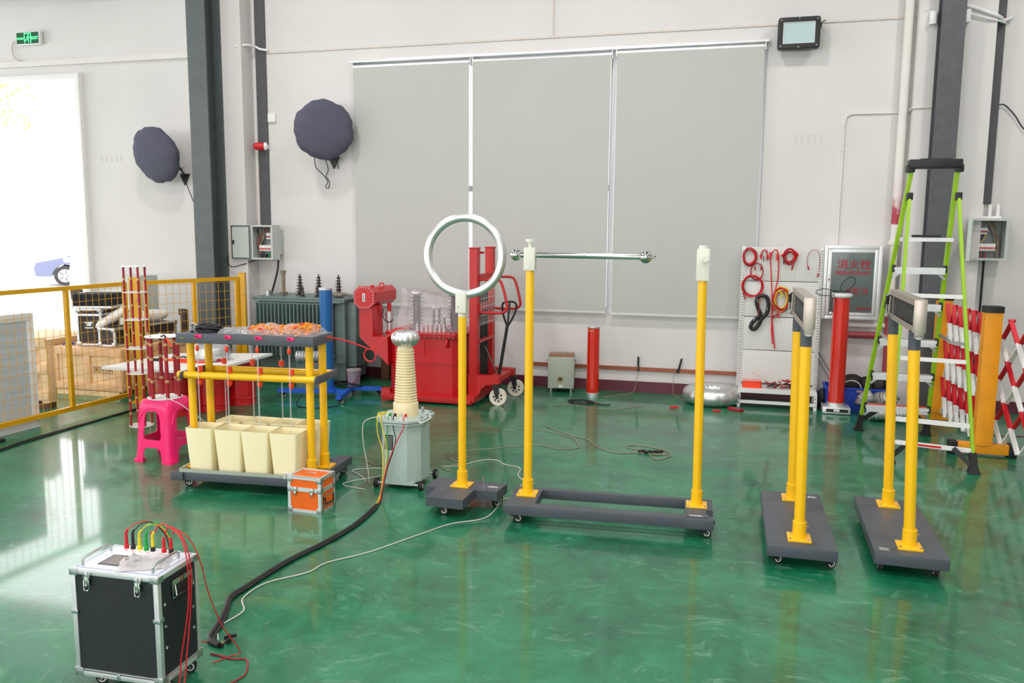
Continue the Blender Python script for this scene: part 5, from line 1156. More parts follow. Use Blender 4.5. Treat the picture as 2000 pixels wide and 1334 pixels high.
for x, lean, lbl in ((-1.06, 0, 'black probe handle hanging upright on the copper bar, left one'), (-0.62, -0.03, 'black probe handle tilted on the copper bar, right one')):
    b = MB(); b.cyl((x, YW-0.035, 0.27), (x-lean, YW-0.035, 0.40), 0.011, n=10); b.cyl((x+lean*0.3, YW-0.035, 0.24), (x, YW-0.035, 0.28), 0.014, n=10); tag(b.build('probe', M_CBLK), lbl, 'probe', 'black probes on the copper bar')
b = MB(); b.box((-0.80, YW-0.022, 0.262), (3.05, 0.010, 0.042)); tag(b.build('ground_bar', M_COPPER), 'flat copper grounding bar along the foot of the wall', 'bar')

# second red cylinder with base -------------------------------------------------
t = thing('red_insulator_column', 'tall red cylinder on a square silver base beside the pegboard', 'insulating column', (0.955, 8.66, 0), 0)
b = MB(); b.lathe([(0, 0.105), (0.076, 0.105), (0.076, 1.145), (0, 1.145)], n=44); b.build('column', M_REDC, t)
b = MB(); b.lathe([(0, 0.07), (0.088, 0.07), (0.088, 0.078), (0.080, 0.08), (0.080, 0.108), (0, 0.108)], n=40); b.build('foot_collar', M_ALUB, t)
b = MB(); b.lathe([(0.0, 1.145), (0.078, 1.145), (0.094, 1.155), (0.098, 1.170), (0.090, 1.188), (0.0, 1.190)], n=40); b.build('top_ring', M_LABW, t)
b = MB(); b.box((0, 0, 0.040), (0.255, 0.22, 0.066), bev=0.003); b.build('base_box', M_ALUB, t)
b = MB(); b.use(M_GRIT); b.box((0.005, -0.111, 0.040), (0.20, 0.003, 0.030)); b.use(M_LABW); b.box((0.0, -0.113, 0.042), (0.055, 0.002, 0.022)); b.build('nameplate', None, t)
for sx in (-1, 1):
    b = MB(); b.box((sx*0.11, -0.09, 0.006), (0.03, 0.03, 0.012)); b.build('foot', M_RUB, t)
b = MB(); b.use(M_CBLK)
b.tube([(0.955+0.075*math.cos(a)*(1+0.1*math.sin(3*a)), 8.66+0.06*math.sin(a), 1.200+0.004*(k % 3)) for k, a in enumerate([2*PI*q/12 for q in range(30)])], 0.005, n=6, smooth=3)
b.tube([(0.90, 8.62, 1.20), (0.80, 8.60, 1.23), (0.72, 8.60, 1.215), (0.72, 8.60, 1.18), (0.82, 8.60, 1.165), (0.92, 8.60, 1.19)], 0.004, n=6, smooth=6)
b.tube([(0.93, 8.60, 1.20), (0.94, 8.60, 1.28), (1.00, 8.61, 1.345), (1.06, 8.62, 1.335), (1.05, 8.62, 1.27), (0.98, 8.62, 1.205)], 0.004, n=6, smooth=6)
b.tube([(0.90, 8.60, 1.19), (0.855, 8.59, 1.10), (0.835, 8.585, 1.00), (0.86, 8.585, 0.985), (0.885, 8.59, 1.08), (0.895, 8.60, 1.18)], 0.003, n=6, smooth=6)
tag(b.build('cable_coil', None), 'black cable coiled with stray loops on top of the tall red cylinder', 'cable')
for i, (a, c) in enumerate((((0.80, 9.05, 0.55), (0.99, 8.92, 0.24)), ((0.79, 9.05, 0.50), (0.96, 8.92, 0.20)))):
    b = MB(); b.cyl(a, c, 0.006, n=8); tag(b.build('thin_rod', M_STEEL), 'thin dark rod leaning behind the tall red cylinder, ' + ('upper' if i == 0 else 'lower') + ' one', 'rod', 'thin rods behind the red cylinder')

# silver toroid on the floor
b = MB(); b.torus((-0.245, 8.77, 0.092), 0.205, 0.098, n=112, k=24, sc=(1, 1, 0.94), fr=lambda a: 1-0.045*abs(math.cos(10*a))**8); tag(b.build('toroid_electrode', M_RING, angle=70), 'large silver segmented toroid lying on the floor by the wall', 'electrode')
for x, y, r, m, lb_ in ((-0.60, 8.36, 0.3, M_CRED, 'red clip on the floor left of the big silver toroid'), (-0.18, 8.34, -0.3, M_CRED, 'red clip on the floor before the big silver toroid')):
    b = MB(); b.use(m); b.bar((x-0.04, y, 0.012), (x+0.04, y+r*0.05, 0.016), 0.022, 0.016); b.use(M_CHR); b.bar((x+0.03, y+0.02, 0.010), (x+0.06, y+0.03, 0.010), 0.006, 0.008); tag(b.build('crocodile_clip', None), lb_, 'clip', 'red clips on the floor')
t = thing('hand_meter', 'small red and grey handheld meter on the floor before the pegboard shelf', 'meter', (0.00, 8.45, 0), math.radians(-35))
b = MB(); b.box((0, 0, 0.014), (0.15, 0.07, 0.026), bev=0.006); b.build('meter_case', M_CREDD, t)
b = MB(); b.box((0.03, 0, 0.0275), (0.06, 0.045, 0.002)); b.build('display', M_STEEL, t)

# pegboard rack --------------------------------------------------------------------
def peg_material():
    m = bpy.data.materials.new('pegboard_dots'); m.use_nodes = True; nt = m.node_tree; b = nt.nodes['Principled BSDF']; b.inputs['Roughness'].default_value = 0.5
    tc = nt.nodes.new('ShaderNodeTexCoord'); mp = nt.nodes.new('ShaderNodeMapping'); mp.inputs['Scale'].default_value = (50, 50, 50); nt.links.new(tc.outputs['Object'], mp.inputs['Vector'])
    fr = nt.nodes.new('ShaderNodeVectorMath'); fr.operation = 'FRACTION'; nt.links.new(mp.outputs[0], fr.inputs[0])
    sb = nt.nodes.new('ShaderNodeVectorMath'); sb.operation = 'SUBTRACT'; sb.inputs[1].default_value = (0.5, 0.5, 0.5); nt.links.new(fr.outputs[0], sb.inputs[0])
    mu = nt.nodes.new('ShaderNodeVectorMath'); mu.operation = 'MULTIPLY'; mu.inputs[1].default_value = (1, 0, 1); nt.links.new(sb.outputs[0], mu.inputs[0])
    ln = nt.nodes.new('ShaderNodeVectorMath'); ln.operation = 'LENGTH'; nt.links.new(mu.outputs[0], ln.inputs[0])
    gt = nt.nodes.new('ShaderNodeMath'); gt.operation = 'LESS_THAN'; gt.inputs[1].default_value = 0.17; nt.links.new(ln.outputs['Value'], gt.inputs[0])
    mx = nt.nodes.new('ShaderNodeMixRGB'); mx.inputs[1].default_value = (*srgb(220, 221, 216), 1); mx.inputs[2].default_value = (*srgb(120, 116, 112), 1); nt.links.new(gt.outputs[0], mx.inputs[0]); nt.links.new(mx.outputs[0], b.inputs['Base Color'])
    return m
M_PEGD = peg_material()
t = thing('pegboard_rack', 'white perforated tool rack with a low shelf against the wall', 'rack', (0.40, 8.98, 0), 0)
for x in (-0.385, 0.375):
    b = MB(); b.use(M_PEG); b.box((x, 0, 0.815), (0.040, 0.045, 1.63), bev=0.002); b.use(M_GRIT)
    for k in range(54):
        for dx in (-0.008, 0.008): b.box((x+dx, -0.0228, 0.10+k*0.028), (0.005, 0.002, 0.014))
    b.build('upright', None, t)
for k, (za, zb) in enumerate(((0.205, 0.55), (0.555, 0.90), (0.905, 1.27), (1.275, 1.625))):
    b = MB(); b.box((-0.005, -0.006, (za+zb)/2), (0.725, 0.012, zb-za-0.004), bev=0.001); b.build('back_panel', M_PEGD, t)
b = MB(); b.box((-0.005, -0.16, 0.178), (0.76, 0.32, 0.022), bev=0.002); b.box((-0.005, -0.318, 0.170), (0.76, 0.008, 0.038)); b.build('shelf', M_PEG, t)
for x in (-0.375, 0.365):
    b = MB(); b.use(M_PEG); b.box((x, -0.30, 0.085), (0.03, 0.03, 0.17)); b.box((x, -0.15, 0.02), (0.03, 0.32, 0.03)); b.use(M_GRIT)
    for z in (0.04, 0.08, 0.12): b.box((x, -0.316, z), (0.006, 0.003, 0.012))
    b.build('foot', None, t)
b = MB(); b.box((-0.005, -0.30, 0.055), (0.72, 0.02, 0.03)); b.build('bottom_rail', M_PEG, t)
def pb(px, py): return (0.007+(px-1452)*0.00497, 1.623-(py-482)*0.00536)
YP = 8.955
def loop(name, label, m, cx, cy, rx, ry, turns, r, group='leads hung on the pegboard', wob=0.10, seed=1, tails=(), y0=YP):
    rnd = random.Random(seed); X, Z = pb(cx, cy); b = MB(); ms = m if isinstance(m, (list, tuple)) else [m]
    for ti in range(turns):
        b.use(ms[ti % len(ms)]); k = 1+wob*(rnd.random()-0.5)*2; ox = rnd.uniform(-1, 1)*rx*0.00497*wob*0.5; oz = rnd.uniform(-1, 1)*ry*0.00536*wob*0.5; ph = rnd.uniform(0, 6)
        b.tube([(X+ox+rx*0.00497*k*math.cos(a)*(1+0.04*math.sin(2*a+ph)), y0-r-0.0035*ti*(0.5 if turns > 6 else 1), Z+oz+ry*0.00536*k*math.sin(a)*(1+0.04*math.sin(3*a+ph))) for a in [2*PI*q/36 for q in range(36)]], r, n=6, closed=True)
    for tl in tails:
        b.use(tl[0]); pts = [(pb(*p)[0], y0-0.03, pb(*p)[1]) for p in tl[2]]
        b.tube(pts, tl[1], n=6, smooth=5)
    b.use(M_CHR); b.cyl((X, y0+0.02, Z+ry*0.00536-0.006), (X, y0-0.06, Z+ry*0.00536-0.002), 0.002, n=5)
    return tag(b.build(name, None), label, 'cable', group)
loop('hanging_cable', 'thick coil of dark red cable at the top left of the pegboard', [M_CREDD, M_CRED], 1465.5, 500.5, 12, 15, 9, 0.0065, seed=2, wob=0.13)
loop('hanging_cable', 'smaller red cable loop below the thick coil', M_CREDD, 1481, 529, 12.5, 16, 3, 0.0055, seed=3, wob=0.06, tails=[(M_CREDD, 0.008, [(1477, 519), (1477, 527)]), (M_CREDD, 0.008, [(1489, 519), (1489, 527)])])
loop('hanging_cable', 'large loose red cable loop, lower left of the pegboard', [M_CRED, M_CREDD], 1474, 557, 20, 20, 3, 0.007, seed=4, wob=0.07, tails=[(M_CREDD, 0.007, [(1455, 560), (1457, 574), (1461, 583)]), (M_CRED, 0.009, [(1494, 560), (1491, 575), (1488, 581)])])
loop('hanging_cable', 'bundle of green, yellow and red wires coiled on the right middle', [M_CRED, M_CGRN, M_CYEL, M_CREDD, mat('cable_orange', (196, 96, 30), 0.5)], 1532, 582, 14, 20, 11, 0.0055, seed=5, wob=0.22, tails=[(M_CYEL, 0.007, [(1526, 565), (1534, 572), (1528, 578)]), (M_CREDD, 0.008, [(1524, 608), (1530, 612)])])
loop('hanging_cable', 'bundle of red clip leads at the top right of the pegboard', [M_CRED, M_CREDD], 1544, 500, 11, 12.5, 8, 0.0065, seed=6, wob=0.25, tails=[(M_CRED, 0.010, [(1534, 493), (1527, 499)]), (M_CRED, 0.010, [(1555, 490), (1561, 498)]), (M_CREDD, 0.009, [(1553, 505), (1551, 518), (1549, 525)]), (M_CBLK, 0.005, [(1533, 505), (1533, 514)]), (M_CREDD, 0.009, [(1536, 500), (1537, 510)]), (M_CRED, 0.010, [(1553, 497), (1555, 508)])])
# clip bunches and long red cable
def hang(label, m, parts, hook):
    b = MB()
    for mm, r, pts in parts: b.use(mm); b.tube([(pb(*p)[0], YP-0.012-0.004*(i % 3), pb(*p)[1]) for i, p in enumerate(pts)], r, n=6, smooth=5)
    b.use(M_CHR); b.cyl((pb(*hook)[0], YP+0.02, pb(*hook)[1]-0.004), (pb(*hook)[0], YP-0.05, pb(*hook)[1]), 0.002, n=5)
    return tag(b.build('hanging_cable', None), label, 'cable', 'leads hung on the pegboard')
hang('short arch of red clip leads, second from left in the top row', None, [(M_CRED, 0.0045, [(1487, 502), (1488, 493), (1493, 487), (1499, 489), (1502, 498), (1503, 505)]), (M_CREDD, 0.004, [(1489, 502), (1491, 492), (1494, 488), (1498, 492), (1500, 502)]), (M_CRED, 0.011, [(1487, 497), (1488, 505)]), (M_CREDD, 0.009, [(1500, 497), (1500, 507)]), (M_CBLK, 0.004, [(1493, 500), (1493, 509)])], (1494, 487))
hang('long red cable hanging in two strands nearly to the bottom of the pegboard', None, [(M_CRED, 0.0065, [(1507, 505), (1509, 494), (1514, 487), (1520, 490), (1523, 505), (1523.5, 530), (1523, 545), (1520, 560), (1518, 575), (1517, 595), (1515, 615), (1518, 640), (1521, 660), (1524, 678)]), (M_CRED, 0.0065, [(1506, 492), (1507, 510), (1509, 530), (1512, 560), (1515, 600), (1515, 620), (1516, 645), (1519, 668)]), (M_CRED, 0.011, [(1506, 492), (1507, 504)]), (M_CRED, 0.011, [(1520, 494), (1519.5, 507)]), (M_CREDD, 0.009, [(1520, 612), (1516, 620)])], (1514, 487))
hang('thin dark red wire in an open arch at the right of the top row', None, [(M_CREDD, 0.0032, [(1580, 520), (1579, 505), (1581, 493), (1588, 487), (1596, 487), (1601, 494), (1603, 508), (1602, 528)]), (M_CREDD, 0.008, [(1581, 517), (1582, 524)]), (M_CREDD, 0.008, [(1602, 530), (1600, 537)])], (1592, 487))
b = MB(); b.use(M_CBLK)
X, Z = pb(1492, 598)
pts = [(pb(*p)[0], YP-0.025, pb(*p)[1]) for p in ((1494, 575), (1503, 578), (1507, 592), (1504, 610), (1494, 620), (1490, 630), (1482, 640), (1474, 638), (1476, 628), (1486, 618), (1492, 612), (1487, 600), (1483, 588), (1486, 578))]
b.tube(pts, 0.020, n=8, closed=True, smooth=4)
b.use(M_LABW)
for p in ((1485, 584), (1505, 600), (1480, 622)): X2, Z2 = pb(*p); b.torus((X2, YP-0.025, Z2), 0.022, 0.002, axis='X', n=14, k=5)
b.use(M_CREDD); b.tube([(pb(*p)[0], YP-0.05, pb(*p)[1]) for p in ((1490, 583), (1489, 596), (1487, 612))], 0.004, n=6)
tag(b.build('hanging_cable', None), 'thick black strap hanging in a twisted figure eight on the pegboard', 'cable', 'leads hung on the pegboard')
X, Z = pb(1526, 613); b = MB(); b.bar((X-0.02, YP-0.02, Z+0.01), (X+0.025, YP-0.02, Z-0.02), 0.014, 0.012); tag(b.build('probe_tip', M_CRED), 'single red probe tip clipped on the pegboard centre', 'probe')
# things on the low shelf
t = film_bag('plastic_bag', (0.16, 8.80, 0.262), 0.1, 0.22, 0.17, 0.085, 31, 'torn clear plastic bag on top of the orange tray', m=M_BAG)
b = MB(); b.prism(rr(0.19, 0.15, 0.02), 0.190, 0.262, M=Matrix.Translation((0.15, 8.80, 0))); b.mats = [M_ORR]; tag(b.build('plastic_tray', M_ORR), 'orange plastic tray on the left of the low shelf', 'tray')
b = MB(); rnd = random.Random(15)
for k in range(34):
    b.use((M_CRED, M_CREDD, M_CREDD, M_CBLK, M_CHR)[k % 5]); x = 0.30+rnd.uniform(0, 0.27); y = 8.78+rnd.uniform(-0.07, 0.09); a = rnd.uniform(0, PI); z = 0.196+rnd.uniform(0, 0.035+0.04*(x > 0.42)*(x < 0.54)); l = 0.035
    b.cyl((x-l*math.cos(a), y-l*math.sin(a), z), (x+l*math.cos(a), y+l*math.sin(a), z+rnd.uniform(-0.004, 0.01)), 0.0075, n=6)
b.tube([(0.30+0.27*q/14, 8.76+0.04*math.sin(q*1.7), 0.20+0.03*abs(math.sin(q*0.9))) for q in range(15)], 0.004, n=6, smooth=3)
tag(b.build('clip_heap', None), 'heap of small red and black clips on the low shelf', 'clips', kind='stuff')

# hydrant cabinet ----------------------------------------------------------------
t = thing('hydrant_cabinet', 'fire hydrant cabinet with silver white frame and dark glass on the wall', 'cabinet', (1.075, 9.06, 1.275), 0)
w, h = 0.545, 0.745
b = MB(); b.box((0, 0.01, 0), (w-0.03, 0.15, h-0.03)); b.build('box', M_PEG, t)
b = MB(); e = 0.036
for s in (-1, 1): b.box((s*(w/2-e/2), -0.07, 0), (e, 0.03, h), bev=0.004); b.box((0, -0.07, s*(h/2-e/2)), (w-2*e+0.01, 0.03, e), bev=0.004)
b.build('outer_frame', M_ALUB, t)
b = MB(); e2 = 0.034; w2, h2 = w-2*e-0.004, h-2*e-0.004
for s in (-1, 1): b.box((s*(w2/2-e2/2), -0.078, 0), (e2, 0.02, h2), bev=0.003); b.box((0, -0.078, s*(h2/2-e2/2)), (w2-2*e2+0.01, 0.02, e2), bev=0.003)
b.build('door_frame', M_ALUB, t)
b = MB(); b.box((0, -0.078, 0), (w2-2*e2+0.006, 0.006, h2-2*e2+0.006)); gl = b.build('door_glass', M_SIGNG, t)
text('sign_characters', '消火栓', 0.108, M_SIGNR, t, Matrix.Translation((0.012, -0.082, 0.178)) @ FACE, bold=0.001)
text('sign_lettering', 'FIREHYDRANT', 0.056, M_SIGNR, t, Matrix.Translation((0.008, -0.082, 0.095)) @ FACE, bold=0.0012, cx=0.92)
text('number_lettering', '火警119', 0.052, M_SIGNR, t, Matrix.Translation((0.055, -0.082, -0.086)) @ FACE, bold=0.0012)
b = MB()
for s in (-1, 1): b.box((0.055+s*0.095, -0.082, -0.086), (0.004, 0.002, 0.066)); b.box((0.055, -0.082, -0.086+s*0.033), (0.192, 0.002, 0.004))
b.build('number_border', M_SIGNR, t)
text('small_lettering', '有限公司', 0.036, M_SIGNR, t, Matrix.Translation((0.125, -0.082, -0.262)) @ FACE, bold=0.0006)
b = MB(); b.use(M_LABW); b.box((-w2/2+e2/2, -0.090, 0.04), (0.016, 0.006, 0.075), bev=0.002); b.use(M_SIGNR); b.box((-w2/2+e2/2, -0.094, 0.03), (0.010, 0.004, 0.020)); b.build('door_latch', None, t)

M_WORN = mat('worn_pipe_paint', (218, 160, 160), 0.6, noise=0.0)
nt_ = M_WORN.node_tree; tc_ = nt_.nodes['Texture Coordinate']; nz_ = nt_.nodes.new('ShaderNodeTexNoise'); nz_.inputs['Scale'].default_value = 4.0; nz_.inputs['Detail'].default_value = 6
rp_ = nt_.nodes.new('ShaderNodeValToRGB'); rp_.color_ramp.elements[0].position = 0.44; rp_.color_ramp.elements[0].color = (*srgb(172, 60, 76), 1); rp_.color_ramp.elements[1].position = 0.56; rp_.color_ramp.elements[1].color = (*srgb(224, 214, 210), 1)
nt_.links.new(tc_.outputs['Object'], nz_.inputs['Vector']); nt_.links.new(nz_.outputs['Fac'], rp_.inputs['Fac']); nt_.links.new(rp_.outputs['Color'], nt_.nodes['Principled BSDF'].inputs['Base Color'])
# pipes ------------------------------------------------------------------------
b = MB(); b.use(M_TRIMW); b.cyl((1.455, 9.06, 2.28), (1.455, 9.06, 6.5), 0.040, n=20); b.cyl((1.455, 9.06, 0.95), (1.455, 9.06, 1.88), 0.038, n=20); b.use(M_WORN); b.cyl((1.455, 9.06, 1.86), (1.455, 9.06, 2.30), 0.0395, n=20); b.use(M_TRIMW); b.cyl((1.455, 9.06, 1.66), (1.455, 9.06, 1.70), 0.055, n=20)
b.use(M_PIPER); b.cyl((1.455, 9.06, 0.80), (1.455, 9.06, 0.96), 0.0385, n=20); b.cyl((1.455, 9.06, 0.0), (1.455, 9.06, 0.80), 0.034, n=20); b.cyl((1.0, 9.06, 0.74), (1.455, 9.06, 0.74), 0.034, n=20); b.sph((1.455, 9.06, 0.74), 0.042, n=16); b.use(M_TRIMW); b.cyl((1.0, 9.075, 0.842), (1.44, 9.075, 0.842), 0.028, n=14)
tag(b.build('water_pipe', None), 'white painted upright water pipe with red lower parts beside the hydrant cabinet', 'pipe')
b = MB(); b.use(M_TRIMW); b.tube([(0.93, YW-0.0105, 1.65), (0.935, YW-0.0105, 2.85), (0.95, YW-0.0105, 2.93), (1.0, YW-0.0105, 2.955), (1.5, YW-0.0105, 2.955)], 0.009, n=8); b.tube([(1.5, YW-0.0105, 2.955), (1.52, 8.95, 2.97), (1.70, 8.95, 2.975)], 0.009, n=8)
for z in (2.2, 2.6): b.box((0.933, YW-0.01, z), (0.03, 0.02, 0.012))
tag(b.build('wiring_conduit', mat('conduit_grey', (196, 192, 188), 0.6)), 'thin painted conduit running up from the hydrant cabinet and across to the column', 'conduit')
b = MB(); b.use(mat('conduit_cream', (214, 204, 196), 0.6)); 
b.box((-1.97, YW-0.0075, 3.862), (7.2, 0.012, 0.022)); b.box((-2.09, YW-0.0075, 4.06), (0.018, 0.012, 0.38)); tag(b.build('cable_duct', None), 'thin flat cable duct above the window blinds', 'conduit')
b = MB(); b.tube([(-5.86, 8.90, 3.90), (-5.76, 8.99, 3.93), (-5.72, 9.11, 3.93), (-5.66, 9.10, 3.90), (-5.56, 9.12, 3.885)], 0.014, n=8, smooth=4); tag(b.build('bent_conduit', M_WHITE), 'short bent white conduit crossing the grey strip', 'conduit')

# steel column foot: narrow red extinguisher style pipe behind
# roller blinds ---------------------------------------------------------------------
def blind(label, x0, x1, zt, zb, seed, y=9.10):
    t = thing('roller_blind', label, 'blind', ((x0+x1)/2, y, 0), 0, 'grey roller blinds over the window'); w = x1-x0
    b = MB(); b.cyl((-w/2, 0.01, zt), (w/2, 0.01, zt), 0.030, n=20); b.build('roller_tube', M_ALUB, t)
    for s in (-1, 1): m = MB(); m.box((s*(w/2+0.004), 0.02, zt+0.005), (0.008, 0.06, 0.085)); m.build('end_bracket', M_ALUB, t)
    b = MB(); nx, nz = 24, 20; rnd = random.Random(seed); ph = rnd.uniform(0, 6)
    for lay, off in ((0, 0.0), (1, 0.002)):
        V = [[b.bm.verts.new((-w/2+0.008+(w-0.016)*i/nx, -0.022+off+0.0035*math.sin(5*i/nx+ph)*(1-j/nz)+0.003*math.sin(3*PI*i/nx+ph)*(j/nz), zb+(zt-0.01-zb)*j/nz)) for j in range(nz+1)] for i in range(nx+1)]
        for i in range(nx):
            for j in range(nz): f = (V[i][j], V[i+1][j], V[i+1][j+1], V[i][j+1]); b.bm.faces.new(f if lay else f[::-1])
    b.build('fabric', M_BLIND, t, angle=60)
    b = MB(); b.box((0, -0.022, zb-0.004), (w-0.012, 0.012, 0.024), bev=0.003); b.build('bottom_bar', mat('blind_bar', (206, 207, 204), 0.5), t)
    return t
BL1 = blind('grey roller blind, leftmost of the three over the window', -4.445, -3.015, 3.635, 0.90, 1)
BL2 = blind('grey roller blind, middle one of the three over the window', -2.985, -1.425, 3.640, 0.885, 2)
blind('grey roller blind, rightmost of the three over the window', -1.375, 0.138, 3.650, 0.875, 3)
def chain(par, pts): b = MB(); b.tube([Vector(p)-par.location for p in pts], 0.003, n=5); b.build('pull_chain', M_LABW, par)
chain(BL2, [(-1.400, 9.07, 3.62), (-1.400, 9.045, 1.20), (-1.396, 9.04, 1.15), (-1.388, 9.045, 1.20), (-1.388, 9.05, 1.6)])
chain(BL1, [(-3.0, 9.07, 3.62), (-3.0, 9.045, 1.6)])
# window top rail of bright metal
b = MB(); b.box((-2.155, YW-0.03, 3.70), (4.66, 0.07, 0.028), bev=0.003); struct(b.build('trim_9', M_ALUB))

# flood light ------------------------------------------------------------------------
t = thing('flood_light', 'square black flood light with pale lens high on the wall', 'lamp', (0.448, 9.04, 3.735), 0)
w, h = 0.40, 0.305
b = MB(); b.prism(rr(w, h, 0.03), -0.02, 0.05, M=Matrix.Rotation(PI/2, 4, 'X')); b.build('housing', M_BLACK, t)
b = MB(); 
for s in (-1, 1): b.box((s*(w/2-0.028), -0.056, 0), (0.045, 0.016, h-0.02), bev=0.004); b.box((0, -0.056, s*(h/2-0.028)), (w-0.06, 0.016, 0.045), bev=0.004)
b.build('bezel', M_BLACK, t)
b = MB(); b.use(M_ALU)
for s in (-1, 1): b.box((s*0.148, -0.056, 0), (0.016, 0.012, 0.22)); b.box((0, -0.056, s*0.104), (0.296, 0.012, 0.016))
b.use(mat('lens_pale', (182, 204, 206), 0.25)); b.box((0, -0.052, 0), (0.285, 0.008, 0.20)); b.build('lens', None, t)
b = MB()
for x, z in ((-0.17, 0.125), (0.17, 0.125), (-0.17, -0.125), (0.17, -0.125), (0, 0.138), (0, -0.138)): b.cyl((x, -0.068, z), (x, -0.062, z), 0.006, n=8)
b.build('bezel_screws', M_ALU, t)
b = MB(); b.box((0.205, 0.0, 0.07), (0.012, 0.10, 0.03)); b.tube([(0.20, 0.0, 0.09), (0.23, 0.02, 0.115), (0.25, 0.05, 0.13)], 0.005, n=6); b.build('mount_bracket', M_BLACK, t)

# exit sign ----------------------------------------------------------------------------
t = thing('exit_sign', 'green lit exit sign with running figure above the doorway', 'sign', (-9.04, 9.11, 4.20), 0)
b = MB(); b.box((0, 0, 0), (0.375, 0.05, 0.165), bev=0.004); b.build('housing', M_WHITE, t)
b = MB(); b.box((-0.004, -0.027, 0), (0.345, 0.006, 0.140)); b.build('face_panel', mat('exit_green_dark', (16, 84, 52), 0.3, emit=0.25), t)
M_EX = mat('exit_glow', (96, 250, 160), 0.4, emit=1.6)
text('exit_lettering', 'EXIT', 0.052, M_EX, t, Matrix.Translation((0.115, -0.031, -0.005)) @ FACE, bold=0.001)
text('exit_characters', '安全出口', 0.030, M_EX, t, Matrix.Translation((-0.112, -0.031, -0.005)) @ FACE, bold=0.0006)
b = MB(); y = -0.031
for s in (-1, 1): b.box((s*0.05, y, 0.0), (0.010, 0.003, 0.125))
b.box((0, y, 0.058), (0.11, 0.003, 0.010)); b.cyl((0.012, y-0.001, 0.034), (0.012, y+0.001, 0.034), 0.011, n=12)
for a, c in (((0.008, 0.022), (-0.004, -0.010)), ((-0.004, -0.010), (0.020, -0.030)), ((0.020, -0.030), (0.012, -0.055)), ((-0.004, -0.010), (-0.022, -0.028)), ((-0.022, -0.028), (-0.042, -0.030)), ((0.006, 0.016), (-0.020, 0.004)), ((0.006, 0.016), (0.026, 0.000)), ((0.026, 0), (0.040, 0.008))):
    b.bar((a[0], y, a[1]), (c[0], y, c[1]), 0.010, 0.003, up=(0, 1, 0))
b.build('running_figure', M_EX, t)
b = MB(); b.tube([(-9.23, 9.12, 4.19), (-9.32, 9.12, 4.16), (-9.34, 9.12, 4.05), (-9.30, 9.12, 3.96), (-9.22, 9.12, 3.92)], 0.008, n=6, smooth=4); tag(b.build('sign_cord', mat('cord_beige', (206, 194, 176), 0.6)), 'beige cord looping down from the exit sign', 'cable')

# covered wall fans ------------------------------------------------------------------------
def covered_fan(label, c, nrm, R, seed, foot, cordpts, group='cloth covered wall fans'):
    t = thing('covered_fan', label, 'fan', c, 0, group); n = Vector(nrm).normalized(); q = Vector((0, 0, 1)).rotation_difference(n).to_matrix().to_4x4()
    rnd = random.Random(seed); p = [rnd.uniform(0, 6) for _ in range(5)]
    prof = [(0.0, 0.085), (R*0.35, 0.082), (R*0.65, 0.072), (R*0.85, 0.055), (R*0.95, 0.03), (R*1.0, 0.0), (R*0.985, -0.03), (R*0.90, -0.07), (R*0.70, -0.10), (R*0.35, -0.13), (0.0, -0.135)]
    b = MB(); b.lathe(prof, (0, 0, 0), n=72, M=q, fr=lambda a, r, z: 1+0.018*math.sin(6*a+p[0])+0.012*math.sin(11*a+p[1])+0.010*math.sin(19*a+p[2])*(1 if z < 0.06 else 0.4)); b.build('cloth_cover', M_FAB, t, angle=70)
    f = Vector(foot)-Vector(c)
    b = MB(); b.tube([n*-0.10, (n*-0.12+f*0.5)+Vector((0, 0.06, -0.05)), f+Vector((0, -0.02, 0.02))], 0.016, n=10, smooth=4); b.build('arm', M_BLACK, t)
    b = MB(); b.prism([(-0.07, 0.05), (0.07, 0.05), (0.0, -0.09)], -0.012, 0.012, M=Matrix.Translation(f+Vector((0, 0.0, 0))) @ Matrix.Rotation(PI/2, 4, 'X')); b.build('wall_bracket', M_BLACK, t)
    b = MB()
    for cp in cordpts: b.tube([Vector(x)-Vector(c) for x in cp], 0.005, n=6, smooth=4)
    b.build('cord', M_CBLK, t)
    return t
covered_fan('wall fan under a dark grey cloth cover, left of the grey column', (-6.97, 8.82, 2.655), (-0.14, -1, -0.30), 0.345, 3, (-6.80, 9.13, 2.40), [[(-6.78, 9.12, 2.34), (-6.70, 9.12, 2.15), (-6.62, 9.12, 1.98)]])
covered_fan('wall fan under a dark grey cloth cover, beside the window blinds', (-4.70, 8.84, 2.905), (0.47, -1, -0.06), 0.338, 8, (-4.73, 9.13, 2.575), [[(-4.90, 8.98, 2.62), (-4.90, 9.0, 2.50), (-4.84, 9.05, 2.42), (-4.80, 9.1, 2.34), (-4.83, 9.1, 2.28), (-4.79, 9.1, 2.26), (-4.78, 9.1, 2.34), (-4.82, 9.1, 2.40), (-4.79, 9.1, 2.48), (-4.78, 9.0, 2.60)], [(-4.66, 9.05, 2.62), (-4.65, 9.08, 2.52), (-4.64, 9.08, 2.48)]])
# siren and socket
t = thing('alarm_siren', 'small red alarm beacon on the grey strip', 'alarm', (-5.66, 9.08, 2.76), 0)
b = MB(); b.cyl((-0.05, -0.03, 0), (0.03, 0.0, 0), 0.045, n=20); b.sph((-0.05, -0.03, 0), 0.045, n=16); b.build('red_lens', M_CRED, t)
b = MB(); b.cyl((0.03, 0.0, 0), (0.06, 0.015, 0), 0.047, n=20); b.box((0.03, 0.04, 0), (0.05, 0.05, 0.05)); b.build('base', M_WHITE, t)
b = MB(); b.box((-5.545, 9.135, 3.10), (0.10, 0.03, 0.10), bev=0.004); tag(b.build('wall_socket', M_WHITE), 'white switch plate beside the grey strip', 'switch')

